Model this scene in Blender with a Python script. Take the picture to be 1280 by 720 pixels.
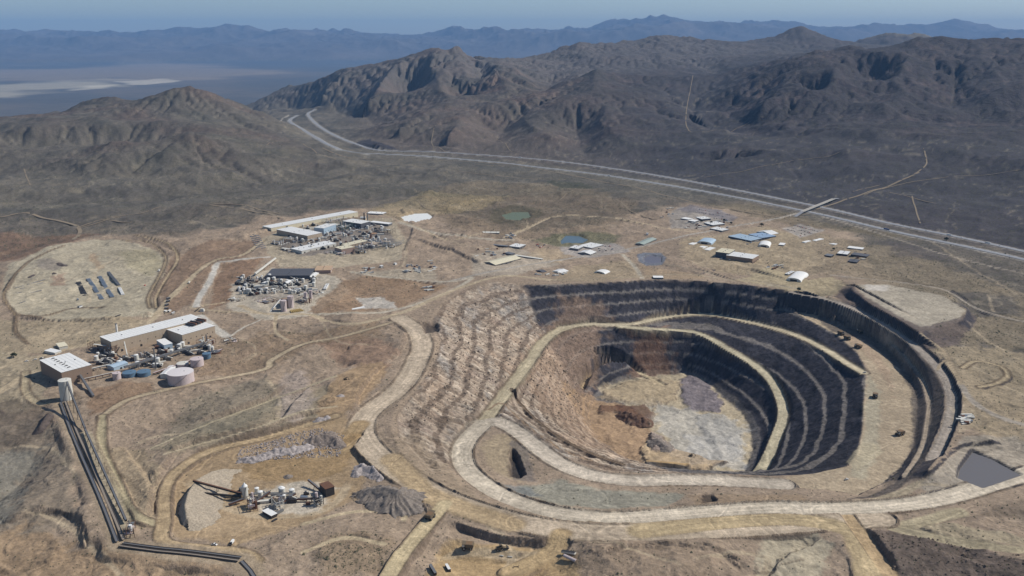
import bpy, bmesh, math, random, time
import numpy as np
from mathutils import Vector, Matrix
T0 = time.time()
random.seed(7)
S = bpy.context.scene
for o in list(bpy.data.objects): bpy.data.objects.remove(o)
COL = S.collection
R = math.radians
# ------------------------------------------------------------------ camera
CAMH, FPX, PITCH = 600.0, 1100.0, math.atan(310/1100)
cam = bpy.data.cameras.new('camera'); cam.sensor_width = 36; cam.lens = 36*FPX/1280
cam.clip_start = 1; cam.clip_end = 400000
co = bpy.data.objects.new('camera', cam); COL.objects.link(co)
co.location = (0, 0, CAMH); co.rotation_euler = (R(90)-PITCH, 0, 0)
S.camera = co
# ------------------------------------------------------------------ light
SUN_EL, SUN_AZ = R(44), R(17)          # azimuth from +X towards +Y
sd = Vector((math.cos(SUN_EL)*math.cos(SUN_AZ), math.cos(SUN_EL)*math.sin(SUN_AZ), math.sin(SUN_EL)))
w = bpy.data.worlds.new('World'); S.world = w; w.use_nodes = True
nt = w.node_tree; nt.nodes.clear()
sky = nt.nodes.new('ShaderNodeTexSky'); sky.sky_type = 'NISHITA'; sky.sun_disc = False
sky.sun_elevation = SUN_EL; sky.sun_rotation = math.atan2(sd.x, sd.y)
sky.altitude = 1500; sky.air_density = 1.0; sky.dust_density = 1.6; sky.ozone_density = 3.0
bg = nt.nodes.new('ShaderNodeBackground'); bg.inputs[1].default_value = 0.106
ow = nt.nodes.new('ShaderNodeOutputWorld')
nt.links.new(sky.outputs[0], bg.inputs[0]); nt.links.new(bg.outputs[0], ow.inputs[0])
sun = bpy.data.lights.new('sun', 'SUN'); sun.energy = 5.0; sun.angle = R(0.5); sun.color = (1.0, 0.965, 0.905)
so = bpy.data.objects.new('sun', sun); COL.objects.link(so)
so.rotation_euler = sd.to_track_quat('Z', 'Y').to_euler(); so.location = (3000, 1000, 5000)
S.view_settings.view_transform = 'Standard'; S.view_settings.look = 'None'
S.view_settings.exposure = -0.10; S.view_settings.gamma = 1
try: S.cycles.volume_bounces = 0; S.cycles.max_bounces = 4
except Exception: pass
# ------------------------------------------------------------------ maths helpers
cp, sp = math.cos(PITCH), math.sin(PITCH)
def ray(px, py):
    a = (np.asarray(px, float)-640)/FPX; b = (360-np.asarray(py, float))/FPX
    return a, cp+b*sp, -sp+b*cp
def W(px, py, z=0.0):
    a, b, c = ray(px, py); t = (z-CAMH)/c
    return a*t, b*t
def WD(px, py, D):
    a, b, c = ray(px, py); t = D/b
    return a*t, b*t, CAMH+c*t
rng = np.random.RandomState(3)
_P = rng.permutation(4096).astype(np.int32); _G = rng.uniform(0, 2*np.pi, 4096)
_GX = np.cos(_G).astype(np.float32); _GY = np.sin(_G).astype(np.float32)
def noise(x, y):
    xi = np.floor(x).astype(np.int32); yi = np.floor(y).astype(np.int32)
    fx = (x-xi).astype(np.float32); fy = (y-yi).astype(np.float32)
    u = fx*fx*fx*(fx*(fx*6-15)+10); v = fy*fy*fy*(fy*(fy*6-15)+10)
    def g(ix, iy, dx, dy):
        h = _P[(_P[ix & 4095]+iy) & 4095]
        return _GX[h]*dx+_GY[h]*dy
    a = g(xi, yi, fx, fy); b = g(xi+1, yi, fx-1, fy); c = g(xi, yi+1, fx, fy-1); d = g(xi+1, yi+1, fx-1, fy-1)
    return ((a+u*(b-a))*(1-v)+(c+u*(d-c))*v)*1.5
def fbm(x, y, wl, octv=4, gain=0.5, off=0.0):
    s = 0; a = 1.0; n = 0
    for k in range(octv):
        s = s+a*noise(x/wl+off+17.3*k, y/wl-off*1.7+9.1*k); n += a; a *= gain; wl *= 0.5
    return s/n
def ridged(x, y, wl, octv=5, gain=0.5, off=0.0):
    s = 0; a = 1.0; n = 0; prev = 1.0
    for k in range(octv):
        v = 1-np.abs(noise(x/wl+off+31.7*k, y/wl+off*2.3-12.9*k))*1.6
        v = np.clip(v, 0, 1)**2; s = s+a*v*prev; n += a; prev = np.clip(v*1.3, 0, 1); a *= gain; wl *= 0.5
    return s/n
def sst(a, b, x):
    t = np.clip((x-a)/(b-a), 0, 1); return t*t*(3-2*t)
# ------------------------------------------------------------------ terrain grid (fan of rays and rings, finer near the viewer)
TH = np.arange(-0.69, 0.691, 0.00140); NC = len(TH)
rr = [690.0]
while rr[-1] < 72000:
    r = rr[-1]
    k = 0.00078 if 980 < r < 2500 else 0.00105
    rr.append(r+min((r*r+CAMH*CAMH)*k/CAMH, r*0.0085))
RR = np.array(rr); NR = len(RR)
GX = (RR[:, None]*np.sin(TH)[None]); GY = (RR[:, None]*np.cos(TH)[None])
def idx(x, y):
    return np.interp(np.hypot(x, y), RR, np.arange(NR)), (np.arctan2(x, y)-TH[0])/(TH[1]-TH[0])
def sample(F, x, y):
    i, j = idx(np.asarray(x, float), np.asarray(y, float))
    i = np.clip(i, 0, NR-1.001); j = np.clip(j, 0, NC-1.001)
    i0 = i.astype(int); j0 = j.astype(int); a = i-i0; b = j-j0
    return (F[i0, j0]*(1-a)+F[i0+1, j0]*a)*(1-b)+(F[i0, j0+1]*(1-a)+F[i0+1, j0+1]*a)*b
CON = []   # constraint lines: (world x, y, z, amplitude)
def con(pts, A, z=None, closed=False):
    """pts: (px,py[,z])"""
    P = []
    for p in pts:
        zz = p[2] if len(p) > 2 else z
        x, y = W(p[0], p[1], zz); P.append((x, y, zz, A))
    if closed: P.append(P[0])
    CON.append(np.array(P, float))
CREST = []
def ridge(pts, A):
    P = []; CREST.append((len(CON), A, max(p[2] for p in pts)))
    for px, py, D in pts:
        x, y, z = WD(px, py, D*1000); P.append((x, y, z, A))
    CON.append(np.array(P, float))
def conw(pts): CON.append(np.array(pts, float))
# ---- open country
con([(-150, 600), (100, 690), (300, 760), (640, 790), (900, 790), (1400, 760)], .05, -8)
HW = [(1420, 352, 4), (1340, 335, 2), (1280, 322, 0), (1200, 303, 0), (1110, 284, 0), (1020, 263, 0), (900, 240, 0), (800, 222, -4), (700, 209, -8),
      (620, 200, -10), (540, 193, -12), (480, 189, -16), (440, 184, -22), (412, 172, -30), (395, 160, -40), (382, 150, -50), (380, 144, -60), (392, 138, -80)]
con(HW, .04)
con([(x, y-9, z+2) for x, y, z in HW[2:-2]], .06)
con([(x, y+9, z) for x, y, z in HW[2:-6]], .04)
con([(1000, 225, 20), (1100, 235, 20), (1200, 245, 25), (1290, 260, 30)], .12)
con([(880, 190, 60), (960, 185, 90), (1060, 190, 100), (1150, 195, 100), (1290, 205, 110)], .3)
con([(640, 195, 0), (720, 202, 0), (800, 208, 5), (880, 218, 10)], .15)
con([(0, 250, 0), (120, 255, 0), (240, 240, -5), (360, 225, -10), (480, 215, -10), (600, 230, -5)], .26)
con([(0, 290, 0), (100, 282, 0), (200, 277, 2), (300, 265, 4), (450, 248, 4), (560, 238, 0), (700, 240, 0), (800, 250, 0)], .2)
# hills at the left
ridge([(60, 150, 6.2), (90, 133, 6.3), (118, 123, 6.3), (135, 121, 6.3), (165, 128, 6.2), (200, 117, 6.0), (225, 110, 6.0), (237, 107, 6.0), (262, 116, 6.0), (290, 126, 6.1), (325, 142, 6.2)], .6)
ridge([(-120, 168, 4.8), (0, 166, 4.8), (40, 158, 4.8), (100, 160, 4.9), (160, 158, 5.0), (200, 152, 5.1), (240, 155, 5.0), (300, 160, 5.1), (345, 172, 5.2)], .5)
ridge([(60, 205, 4.0), (100, 196, 4.1), (140, 184, 4.2), (158, 177, 4.25), (172, 186, 4.1)], .5)
ridge([(200, 190, 4.1), (225, 172, 4.3), (240, 166, 4.4), (270, 180, 4.3), (310, 192, 4.2), (350, 196, 4.3)], .5)
ridge([(-60, 218, 3.8), (0, 218, 3.8), (60, 221, 3.75), (120, 222, 3.72), (200, 220, 3.75), (290, 214, 3.85)], .2)
con([(0, 185, 60), (100, 180, 60), (180, 182, 60)], .3)
con([(60, 140, 40), (180, 140, 60), (300, 152, 40)], .4)
con([(340, 165, -40), (360, 150, -60), (340, 140, -80)], .15)
# right massif
ridge([(915, 118, 6.3), (947, 97, 6.5), (978, 77, 6.7), (1018, 63, 6.9), (1065, 58, 7.0), (1099, 62, 7.0), (1125, 56, 7.0), (1149, 47, 7.1), (1186, 48, 7.1), (1220, 50, 7.1), (1253, 49, 7.1), (1290, 52, 7.1), (1400, 55, 7.0)], 1)
ridge([(1065, 58, 7.0), (1060, 75, 6.4), (1040, 95, 5.9), (1030, 125, 5.4)], 1)
ridge([(1149, 47, 7.1), (1135, 75, 6.3), (1120, 100, 5.8), (1140, 130, 5.3), (1165, 150, 5.0)], 1)
ridge([(1253, 49, 7.1), (1240, 80, 6.2), (1220, 110, 5.6), (1225, 150, 5.1)], 1)
ridge([(1018, 63, 6.9), (1000, 85, 6.3), (975, 110, 5.8), (950, 135, 5.4)], .9)
ridge([(1060, 135, 5.3), (1090, 122, 5.5), (1110, 120, 5.6)], .9)
con([(1000, 105, 330), (1010, 130, 200)], .8)
con([(1090, 100, 330), (1085, 118, 250)], .8)
con([(1195, 103, 330), (1190, 140, 190)], .8)
con([(900, 140, 130), (940, 155, 120), (1000, 160, 130), (1080, 165, 150), (1160, 168, 160), (1290, 172, 160)], .45)
con([(860, 155, 60), (900, 165, 70), (1000, 175, 90)], .3)
# pointed peak and the ridges behind
ridge([(870, 55, 11), (905, 52, 11.2), (940, 52, 11.3), (968, 46, 11.5), (985, 38, 11.5), (1003, 32.5, 11.5), (1020, 40, 11.5), (1045, 50, 11.5), (1062, 58, 11.5)], .5)
ridge([(1003, 32.5, 11.5), (1010, 60, 10.5), (1000, 75, 9.8)], .4)
ridge([(1060, 52, 13.5), (1090, 43, 13.5), (1118, 41, 13.5), (1150, 44, 13.5), (1180, 50, 13.5)], .4)
ridge([(640, 80, 10), (672, 72, 10), (700, 60, 10), (722, 53, 10), (742, 54, 10), (760, 55, 10.2), (790, 51, 10.5), (828, 45, 10.6), (855, 49, 10.8), (880, 53, 11)], .9)
ridge([(828, 45, 10.6), (850, 70, 9.3), (880, 85, 8.5), (900, 100, 7.8)], .8)
ridge([(722, 53, 10), (715, 75, 9.2), (690, 90, 8.6)], .8)
ridge([(340, 115, 10.5), (385, 103, 10), (430, 88, 9.6), (470, 80, 9.4), (500, 72, 9.2), (520, 67, 9.1), (535, 61, 9.1), (548, 58, 9.1), (558, 63, 9.1), (568, 58, 9.1), (585, 65, 9.2), (605, 73, 9.3), (640, 80, 10)], .6)
ridge([(568, 58, 9.1), (600, 85, 8.6), (605, 105, 7.8)], .8)
# middle red hills
ridge([(590, 108, 7.6), (618, 84, 8.0), (640, 90, 7.8), (660, 104, 7.4)], .7)
ridge([(618, 84, 8.0), (634, 110, 7.0), (640, 120, 6.8), (650, 135, 6.3)], .7)
ridge([(690, 112, 7.0), (715, 100, 7.2), (745, 87, 7.3), (765, 96, 7.2), (790, 110, 6.9)], .7)
ridge([(745, 87, 7.3), (740, 112, 6.4), (700, 130, 6.0)], .6)
ridge([(560, 125, 6.8), (530, 140, 6.2), (500, 160, 5.6)], .5)
ridge([(600, 125, 6.7), (580, 145, 5.9), (560, 170, 5.2)], .5)
ridge([(650, 140, 6.2), (660, 155, 5.6), (690, 172, 5.1)], .5)
ridge([(760, 130, 6.0), (750, 150, 5.5), (780, 175, 4.9)], .5)
ridge([(830, 125, 6.3), (860, 140, 5.9), (840, 165, 5.1)], .5)
ridge([(890, 205, 4.35), (908, 192, 4.4), (925, 203, 4.35)], .35)
ridge([(452, 182, 5.2), (463, 172, 5.25), (478, 183, 5.2)], .2)
con([(480, 175, -10), (540, 185, -5), (600, 190, 0)], .2)
con([(630, 165, 20), (615, 180, 5)], .3)
con([(720, 165, 30), (730, 190, 5)], .3)
con([(690, 103, 235), (680, 118, 190)], .5)
con([(905, 100, 300), (890, 112, 240), (870, 128, 170), (865, 145, 110), (890, 158, 90)], .12)
con([(900, 78, 400), (940, 75, 420), (900, 90, 330), (860, 88, 330)], .15)
con([(940, 178, 90), (1010, 183, 110), (1090, 180, 120), (1170, 182, 130), (1280, 190, 135)], .12)
con([(820, 192, 30), (870, 200, 35), (940, 205, 50), (1020, 210, 55), (1120, 215, 60), (1240, 222, 60)], .1)
con([(560, 100, 200), (590, 96, 240)], .4)
ridge([(548, 59, 9.05), (540, 68, 8.8), (536, 84, 8.4), (548, 102, 7.6), (560, 125, 6.8)], .6)
ridge([(568, 59, 9.05), (578, 74, 8.7), (584, 92, 8.0), (588, 108, 7.5)], .6)
ridge([(500, 74, 9.0), (482, 95, 8.4), (470, 114, 7.8), (455, 136, 7.2)], .6)
ridge([(430, 90, 9.4), (416, 105, 9.0), (402, 121, 8.7)], .5)
ridge([(605, 75, 9.1), (614, 82, 8.4), (618, 86, 8.0)], .7)
con([(520, 118, 110), (505, 132, 40)], .4)
con([(590, 116, 170), (575, 135, 70)], .4)
con([(420, 140, -50), (450, 150, -30), (480, 160, -10)], .25)
con([(400, 140, -70), (360, 136, -110), (330, 138, -110)], .15)
# the low valley, far plains and far ranges
def arc(r, t0, t1, z, A, n=24):
    conw([(r*math.sin(t), r*math.cos(t), z, A) for t in np.linspace(t0, t1, n)])
arc(9500, -.69, -.28, -390, .1); arc(12000, -.69, -.12, -400, .03); arc(13500, -.2, .05, -330, .05)
for r in (16000, 21000, 27000, 34000): arc(r, -.69, .2, -400, .0)
arc(16000, .2, .69, -100, .3); arc(22000, .0, .69, -400, .1); arc(32000, .0, .69, -400, .1)
arc(38000, -.69, .69, -400, .1)
FARR = [(-200, 40), (-80, 44), (0, 43), (60, 40), (110, 38), (150, 40), (200, 38), (250, 37), (288, 33), (296, 36), (312, 32), (330, 35), (380, 36), (430, 34), (450, 37), (500, 37), (560, 38), (600, 36), (625, 34), (650, 30), (668, 33), (700, 35),
        (730, 33), (760, 26), (780, 21), (800, 17), (828, 13), (850, 17), (880, 19), (930, 22), (990, 25), (1040, 31), (1060, 32), (1100, 28), (1145, 25), (1180, 29), (1220, 33), (1280, 37), (1340, 35), (1420, 42)]
ridge([(x, y+1, 54) for x, y in FARR], 2.2)
ridge([(0, 52, 46), (100, 50, 46), (200, 54, 46), (300, 50, 46), (400, 52, 46), (450, 56, 46)], 1.6)
ridge([(560, 52, 46), (620, 47, 46), (680, 46, 46), (740, 44, 46), (800, 38, 46), (860, 36, 46), (940, 42, 46)], 1.8)
arc(42000, -.69, .69, -330, .5)
arc(69000, -.69, .69, -300, .5); 
# ---- the mine: pads and ground around the pit
con([(-80, 400, 12), (20, 330, 12), (80, 305, 12), (150, 300, 10), (190, 310, 8)], .04)
con([(0, 450, 8), (60, 400, 11), (150, 390, 9), (200, 350, 8)], .03)
con([(-60, 300, -5), (0, 318, -5), (60, 302, -5), (90, 292, -6)], .12)
con([(40, 450, 6), (110, 445, 6), (200, 420, 6), (290, 400, 5)], .02)
con([(60, 490, 5), (160, 470, 5), (240, 462, 5)], .02)
con([(330, 290, 8), (400, 275, 8), (480, 285, 8), (490, 310, 7), (400, 335, 6)], .02)
con([(290, 360, 4), (380, 380, 3), (450, 370, 3), (560, 350, 2)], .03)
con([(600, 325, 2), (720, 320, 0), (860, 290, 0), (960, 290, 0)], .03)
con([(800, 335, 0), (920, 320, 0), (1000, 345, 0), (1100, 330, 0), (1280, 370, 0)], .04)
con([(1230, 430, -2), (1280, 450, -2), (1260, 520, -4), (1270, 560, -6), (1380, 600, -8)], .04)
# plateau of waste east of the pit
con([(1068, 354), (1110, 354), (1180, 368), (1208, 386), (1203, 400), (1160, 410), (1150, 416), (1120, 398), (1085, 378), (1066, 362), (1068, 354)], .0, 17)
con([(1100, 370), (1160, 385), (1180, 392)], .0, 17)
con([(1044, 356), (1048, 364), (1070, 380), (1105, 403), (1146, 428)], .02, 0)
con([(1160, 430), (1210, 420), (1225, 395), (1190, 366), (1110, 350), (1060, 348)], .02, 0)
# pit rim and the open west wall
con([(552, 378, 3), (575, 364, 2), (610, 354, 1), (650, 351, 0), (682, 357, 0), (720, 354, 0), (775, 352, 0), (825, 349, 0), (860, 350, 0), (892, 353, 0), (930, 356, 0), (985, 363, 0), (1034, 370, 0), (1078, 387, 0), (1116, 410, 0), (1153, 432, 0), (1180, 457, 0), (1200, 480, 0), (1203, 500, 0), (1198, 530, -2), (1185, 562, -4), (1160, 590, -6)], .0)
con([(552, 378, 3), (534, 400, 3), (545, 425, 3), (536, 450, 3), (520, 475, 2), (500, 500, 2), (486, 530, 0), (500, 565, 0), (530, 595, -1), (570, 622, -2), (640, 645, -3), (720, 662, -3), (800, 664, -3), (900, 658, -5), (1000, 648, -6)], .0)
con([(450, 420, 2), (420, 450, 0), (440, 500, -2)], .03)
con([(1027, 379, -4), (1065, 392, -4), (1106, 413, -5), (1140, 439, -6), (1166, 463, -9), (1181, 490, -12), (1181, 512, -13), (1172, 540, -14), (1160, 572, -14)], 0)
con([(1027, 383, -22), (1062, 399, -23), (1102, 423, -24), (1131, 449, -25), (1151, 476, -28), (1163, 501, -30), (1165, 523, -31), (1159, 547, -31), (1148, 578, -28)], 0)
con([(1031, 384, -23), (1059, 396, -24), (1090, 412, -25), (1114, 431, -26), (1136, 455, -28), (1152, 480, -30), (1158, 505, -31), (1156, 530, -31), (1149, 562, -31), (1135, 590, -26)], 0)
con([(1020, 388, -42), (1040, 402, -42), (1059, 408, -42), (1078, 410, -42), (1104, 428, -42), (1126, 450, -42), (1140, 475, -42), (1147, 500, -42), (1146, 530, -42), (1142, 559, -42), (1126, 587, -40), (1104, 606, -38), (1070, 622, -36)], 0)
# wide haul bench inner crest
con([(975, 384, -40), (1015, 403, -42), (1046, 419, -42), (1071, 440, -42), (1082, 462, -42), (1080, 482, -42), (1079, 502, -42), (1078, 535, -42), (1074, 566, -42), (1062, 581, -42), (1025, 592, -42), (969, 596, -41), (912, 592, -40), (870, 590, -40), (800, 590, -40), (755, 588, -40), (710, 572, -39), (672, 552, -38), (645, 530, -38), (625, 517, -40)], 0)
con([(1110, 470, -42), (1115, 520, -42), (1100, 570, -42), (1060, 605, -40), (960, 606, -39), (860, 606, -39), (760, 602, -39), (690, 578, -38)], 0)
# ramps
R1 = [(700, 410, -77), (740, 405, -77), (775, 406, -77), (797, 404, -77), (835, 396, -77), (887, 393, -74), (943, 404, -70), (990, 417, -64), (1027, 434, -57), (1059, 454, -49), (1080, 466, -43)]
R2 = [(775, 408, -77), (812, 411, -80), (847, 413, -83), (877, 418, -87), (912, 437, -96), (943, 456, -106), (965, 477, -115), (977, 502, -124), (979, 521, -129), (971, 545, -136), (962, 568, -142), (948, 592, -150), (925, 604, -158)]
R3 = [(738, 405, -77), (715, 408, -75), (692, 417, -72), (675, 433, -68), (662, 452, -62), (650, 468, -57), (632, 492, -50), (617, 512, -45), (604, 530, -40)]
R4 = [(604, 530, -40), (622, 527, -40), (645, 538, -39), (668, 556, -38), (695, 576, -38), (725, 590, -39), (760, 598, -39), (800, 601, -39), (860, 600, -39), (920, 602, -39), (980, 606, -39), (1040, 608, -40), (1080, 600, -41), (1105, 580, -42), (1118, 545, -42), (1118, 500, -42)]
R5 = [(604, 530, -40), (588, 545, -37), (578, 562, -34), (580, 580, -31), (594, 597, -28), (620, 615, -24), (655, 630, -20), (700, 642, -17), (760, 648, -14), (830, 645, -12), (900, 639, -11), (970, 635, -10), (1040, 636, -9), (1120, 632, -8), (1180, 622, -7), (1240, 605, -7), (1300, 588, -7), (1380, 570, -7)]
for rp in (R1, R2, R3, R4, R5): con(rp, 0)
con([(655, 470, -57), (672, 452, -62), (690, 425, -72)], 0)
# triangular dirt between the hairpin legs
con([(622, 540, -40), (612, 565, -36), (640, 590, -40), (690, 610, -36), (760, 622, -30), (860, 622, -28), (960, 620, -26), (1060, 622, -22)], 0)
# pit floor
con([(745, 497, -160), (765, 480, -162), (800, 470, -163), (857, 465, -163), (883, 477, -163), (902, 494, -163), (925, 512, -163), (938, 535, -163), (942, 560, -163), (930, 590, -163)], 0)
con([(745, 497, -160), (735, 520, -158), (745, 545, -158), (775, 570, -160), (820, 585, -163), (880, 600, -163), (930, 590, -163)], 0)
con([(800, 500, -163), (860, 520, -163), (900, 560, -163), (860, 575, -163), (780, 540, -161)], 0)
# basin with the crusher
con([(225, 590, -9), (250, 575, -9), (300, 560, -9), (340, 545, -9)], 0, 0)
con([(240, 620, -10), (300, 600, -10), (380, 590, -9), (430, 570, -8), (450, 590, -8), (420, 625, -9), (340, 650, -10), (250, 650, -10), (225, 625, -10)], 0)
con([(190, 650, 0), (195, 610, 0), (225, 565, 0), (300, 545, 1), (380, 525, 1), (430, 520, 0)], .02)
con([(180, 690, 0), (300, 695, 0), (400, 660, 0), (480, 650, 0), (500, 610, 0)], .02)
con([(120, 560, -6), (150, 600, -8), (170, 640, -6), (150, 640, -5)], .04)
con([(90, 500, 3), (120, 580, 2), (150, 670, 2)], .02)
con([(0, 480, 4), (40, 500, 2), (60, 540, -8), (30, 600, -28), (-20, 640, -36)], .05)
con([(60, 700, -6), (100, 640, -8), (100, 590, -6)], .05)
con([(0, 690, -14), (60, 740, -12)], .05)
con([(240, 470, 3), (330, 430, 5), (400, 400, 3)], .05)
con([(200, 520, -3), (300, 490, -2), (370, 480, 0)], .06)
# foreground bay
con([(550, 690, -14), (600, 700, -14), (680, 700, -13), (700, 715, -13), (600, 730, -14)], 0)
con([(560, 665, -1), (640, 680, -2), (700, 685, -3)], 0)
con([(740, 690, 4), (800, 710, 6), (900, 700, 4)], .04)
con([(1110, 690, 10), (1180, 680, 14), (1280, 690, 14), (1300, 740, 14)], .08)
# small hills in the middle ground
for px, py, z, rad in [(500, 235, 22, 40), (590, 290, 14, 30), (700, 232, 12, 30), (250, 280, 18, 40), (60, 262, 25, 60), (860, 275, 3, 30), (420, 430, 10, 25), (1240, 390, 5, 20)]:
    con([(px-rad, py+2, z*.7), (px, py, z), (px+rad, py+1, z*.7)], .12)

def densify(P, step=0.6):
    i, j = idx(P[:, 0], P[:, 1]); out = []
    for k in range(len(P)-1):
        n = max(1, int(max(abs(i[k+1]-i[k]), abs(j[k+1]-j[k]))/step)); n = min(n, 4000)
        t = np.linspace(0, 1, n, endpoint=False)[:, None]; out.append(P[k]*(1-t)+P[k+1]*t)
    out.append(P[-1:]); return np.vstack(out)
def membrane():
    D = np.vstack([densify(p) for p in CON])
    i, j = idx(D[:, 0], D[:, 1]); ok = (i >= 0) & (j >= 0) & (j <= NC-1); D = D[ok]; i = i[ok]; j = j[ok]
    U = None
    for lv in (32, 16, 8, 4, 2, 1):
        ni, nj = (NR-1)//lv+2, (NC-1)//lv+2
        ii = np.clip(np.round(i/lv).astype(int), 0, ni-1); jj = np.clip(np.round(j/lv).astype(int), 0, nj-1)
        f = ii*nj+jj; cnt = np.bincount(f, minlength=ni*nj).astype(float)
        Z = np.bincount(f, D[:, 2], ni*nj); A = np.bincount(f, D[:, 3], ni*nj)
        m = (cnt > 0).reshape(ni, nj); c = np.maximum(cnt, 1)
        V = np.stack([Z/c, A/c]).reshape(2, ni, nj)
        if U is None: U = V.copy(); U[:, ~m] = V[:, m].mean(1)[:, None]
        else:
            y = np.clip(np.arange(ni)*lv/plv, 0, U.shape[1]-1.001); x = np.clip(np.arange(nj)*lv/plv, 0, U.shape[2]-1.001)
            y0 = y.astype(int); x0 = x.astype(int); a = (y-y0)[:, None]; b = (x-x0)[None]
            U = (U[:, y0][:, :, x0]*(1-a)+U[:, y0+1][:, :, x0]*a)*(1-b)+(U[:, y0][:, :, x0+1]*(1-a)+U[:, y0+1][:, :, x0+1]*a)*b
        rI = np.interp(np.arange(ni)*lv, np.arange(NR), RR); dr = np.gradient(rI)+1e-6
        wr = ((rI*(TH[1]-TH[0])*lv)/dr)**2; wr = wr[:, None]/(2+2*wr[:, None]); wt = .5-wr
        its = {32: 600, 16: 300, 8: 200, 4: 120, 2: 50, 1: 24}[lv]
        U = U.astype(np.float32); V = V.astype(np.float32); wr = wr.astype(np.float32); wt = wt.astype(np.float32)
        U[:, m] = V[:, m]
        Mf = m[None]
        for _ in range(its):
            P = np.pad(U, ((0, 0), (1, 1), (1, 1)), 'edge')
            N = wr*(P[:, 2:, 1:-1]+P[:, :-2, 1:-1])+wt*(P[:, 1:-1, 2:]+P[:, 1:-1, :-2])
            U = np.where(Mf, V, N)
        plv = lv
    return U[0, :NR, :NC].astype(float), U[1, :NR, :NC].astype(float)
H, AMP = membrane()
print('grid', NR, NC, NR*NC, 'membrane', time.time()-T0)
# ------------------------------------------------------------------ geometry tests on the grid
def box_of(xs, ys, pad):
    r = np.hypot(xs, ys); t = np.arctan2(xs, ys)
    rp = pad; tp = pad/max(r.min()-pad, 300)
    i0 = int(np.searchsorted(RR, r.min()-rp)); i1 = int(np.searchsorted(RR, r.max()+rp))+1
    j0 = int((t.min()-tp-TH[0])/(TH[1]-TH[0])); j1 = int((t.max()+tp-TH[0])/(TH[1]-TH[0]))+2
    i0 = max(i0-1, 0); j0 = max(j0, 0); i1 = min(i1, NR); j1 = min(j1, NC)
    return (slice(i0, i1), slice(j0, j1)) if i1 > i0 and j1 > j0 else None
def line_dist(P, pad):
    """P (n,3): distance, side, z and arc length of the nearest line point for vertices within pad"""
    B = box_of(P[:, 0], P[:, 1], pad)
    if B is None: return None
    X = GX[B]; Y = GY[B]
    D = np.full(X.shape, 1e9); Zc = np.zeros(X.shape); Lc = np.zeros(X.shape); Sd = np.zeros(X.shape); acc = 0
    for k in range(len(P)-1):
        a, b = P[k], P[k+1]; L = math.hypot(b[0]-a[0], b[1]-a[1])
        if L < 1e-6: continue
        q = box_of(np.array([a[0], b[0]]), np.array([a[1], b[1]]), pad)
        if q is None: acc += L; continue
        s = (slice(max(q[0].start-B[0].start, 0), max(q[0].stop-B[0].start, 0)), slice(max(q[1].start-B[1].start, 0), max(q[1].stop-B[1].start, 0)))
        x = X[s]-a[0]; y = Y[s]-a[1]; ux = (b[0]-a[0])/L; uy = (b[1]-a[1])/L
        t = np.clip(x*ux+y*uy, 0, L); dx = x-t*ux; dy = y-t*uy; d = np.sqrt(dx*dx+dy*dy)
        m = d < D[s]
        D[s] = np.where(m, d, D[s]); Zc[s] = np.where(m, a[2]+(b[2]-a[2])*t/L, Zc[s])
        Lc[s] = np.where(m, acc+t, Lc[s]); Sd[s] = np.where(m, np.sign(x*uy-y*ux), Sd[s]); acc += L
    return B, D, Sd, Zc, Lc
def smooth_line(P, n=6):
    """Catmull-Rom through the points"""
    P = np.asarray(P, float); Q = np.vstack([2*P[0]-P[1], P, 2*P[-1]-P[-2]]); out = []
    for k in range(1, len(Q)-2):
        for t in np.linspace(0, 1, n, endpoint=False):
            out.append(.5*((2*Q[k])+(-Q[k-1]+Q[k+1])*t+(2*Q[k-1]-5*Q[k]+4*Q[k+1]-Q[k+2])*t*t+(-Q[k-1]+3*Q[k]-3*Q[k+1]+Q[k+2])*t**3))
    out.append(P[-1]); return np.array(out)
def poly_sd(P, pad):
    """signed distance (inside positive) to a closed polygon"""
    P = np.vstack([P, P[:1]]); B = box_of(P[:, 0], P[:, 1], pad)
    if B is None: return None
    X = GX[B]; Y = GY[B]; D = np.full(X.shape, 1e9); ins = np.zeros(X.shape, bool)
    for k in range(len(P)-1):
        (ax, ay), (bx, by) = P[k, :2], P[k+1, :2]; L2 = (bx-ax)**2+(by-ay)**2
        if L2 < 1e-9: continue
        t = np.clip(((X-ax)*(bx-ax)+(Y-ay)*(by-ay))/L2, 0, 1)
        D = np.minimum(D, (X-ax-t*(bx-ax))**2+(Y-ay-t*(by-ay))**2)
        if ay != by:
            c = ((ay > Y) != (by > Y)) & (X < (bx-ax)*(Y-ay)/(by-ay)+ax); ins ^= c
    D = np.sqrt(D); return B, np.where(ins, D, -D)
def HZ(x, y): return sample(H, x, y)
def hit(px, py):
    """the ground point seen at a photo pixel"""
    z = 0.0
    for _ in range(14):
        x, y = W(px, py, z); z = z*.4+.6*float(HZ(x, y))
    x, y = W(px, py, z); return float(x), float(y), float(HZ(x, y))
def pxl(pts):
    """pixel polyline -> world polyline on the ground (z given or found)"""
    out = []
    for p in pts:
        if len(p) > 2: x, y = W(p[0], p[1], p[2]); out.append((x, y, p[2]))
        else: out.append(hit(p[0], p[1]))
    return np.array(out, float)
WX = fbm(GX, GY, 900, 3, off=3)*120; WY = fbm(GX, GY, 900, 3, off=8)*120
mask = sst(.10, .8, AMP)
far = sst(20000, 30000, RR)[:, None]
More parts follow.
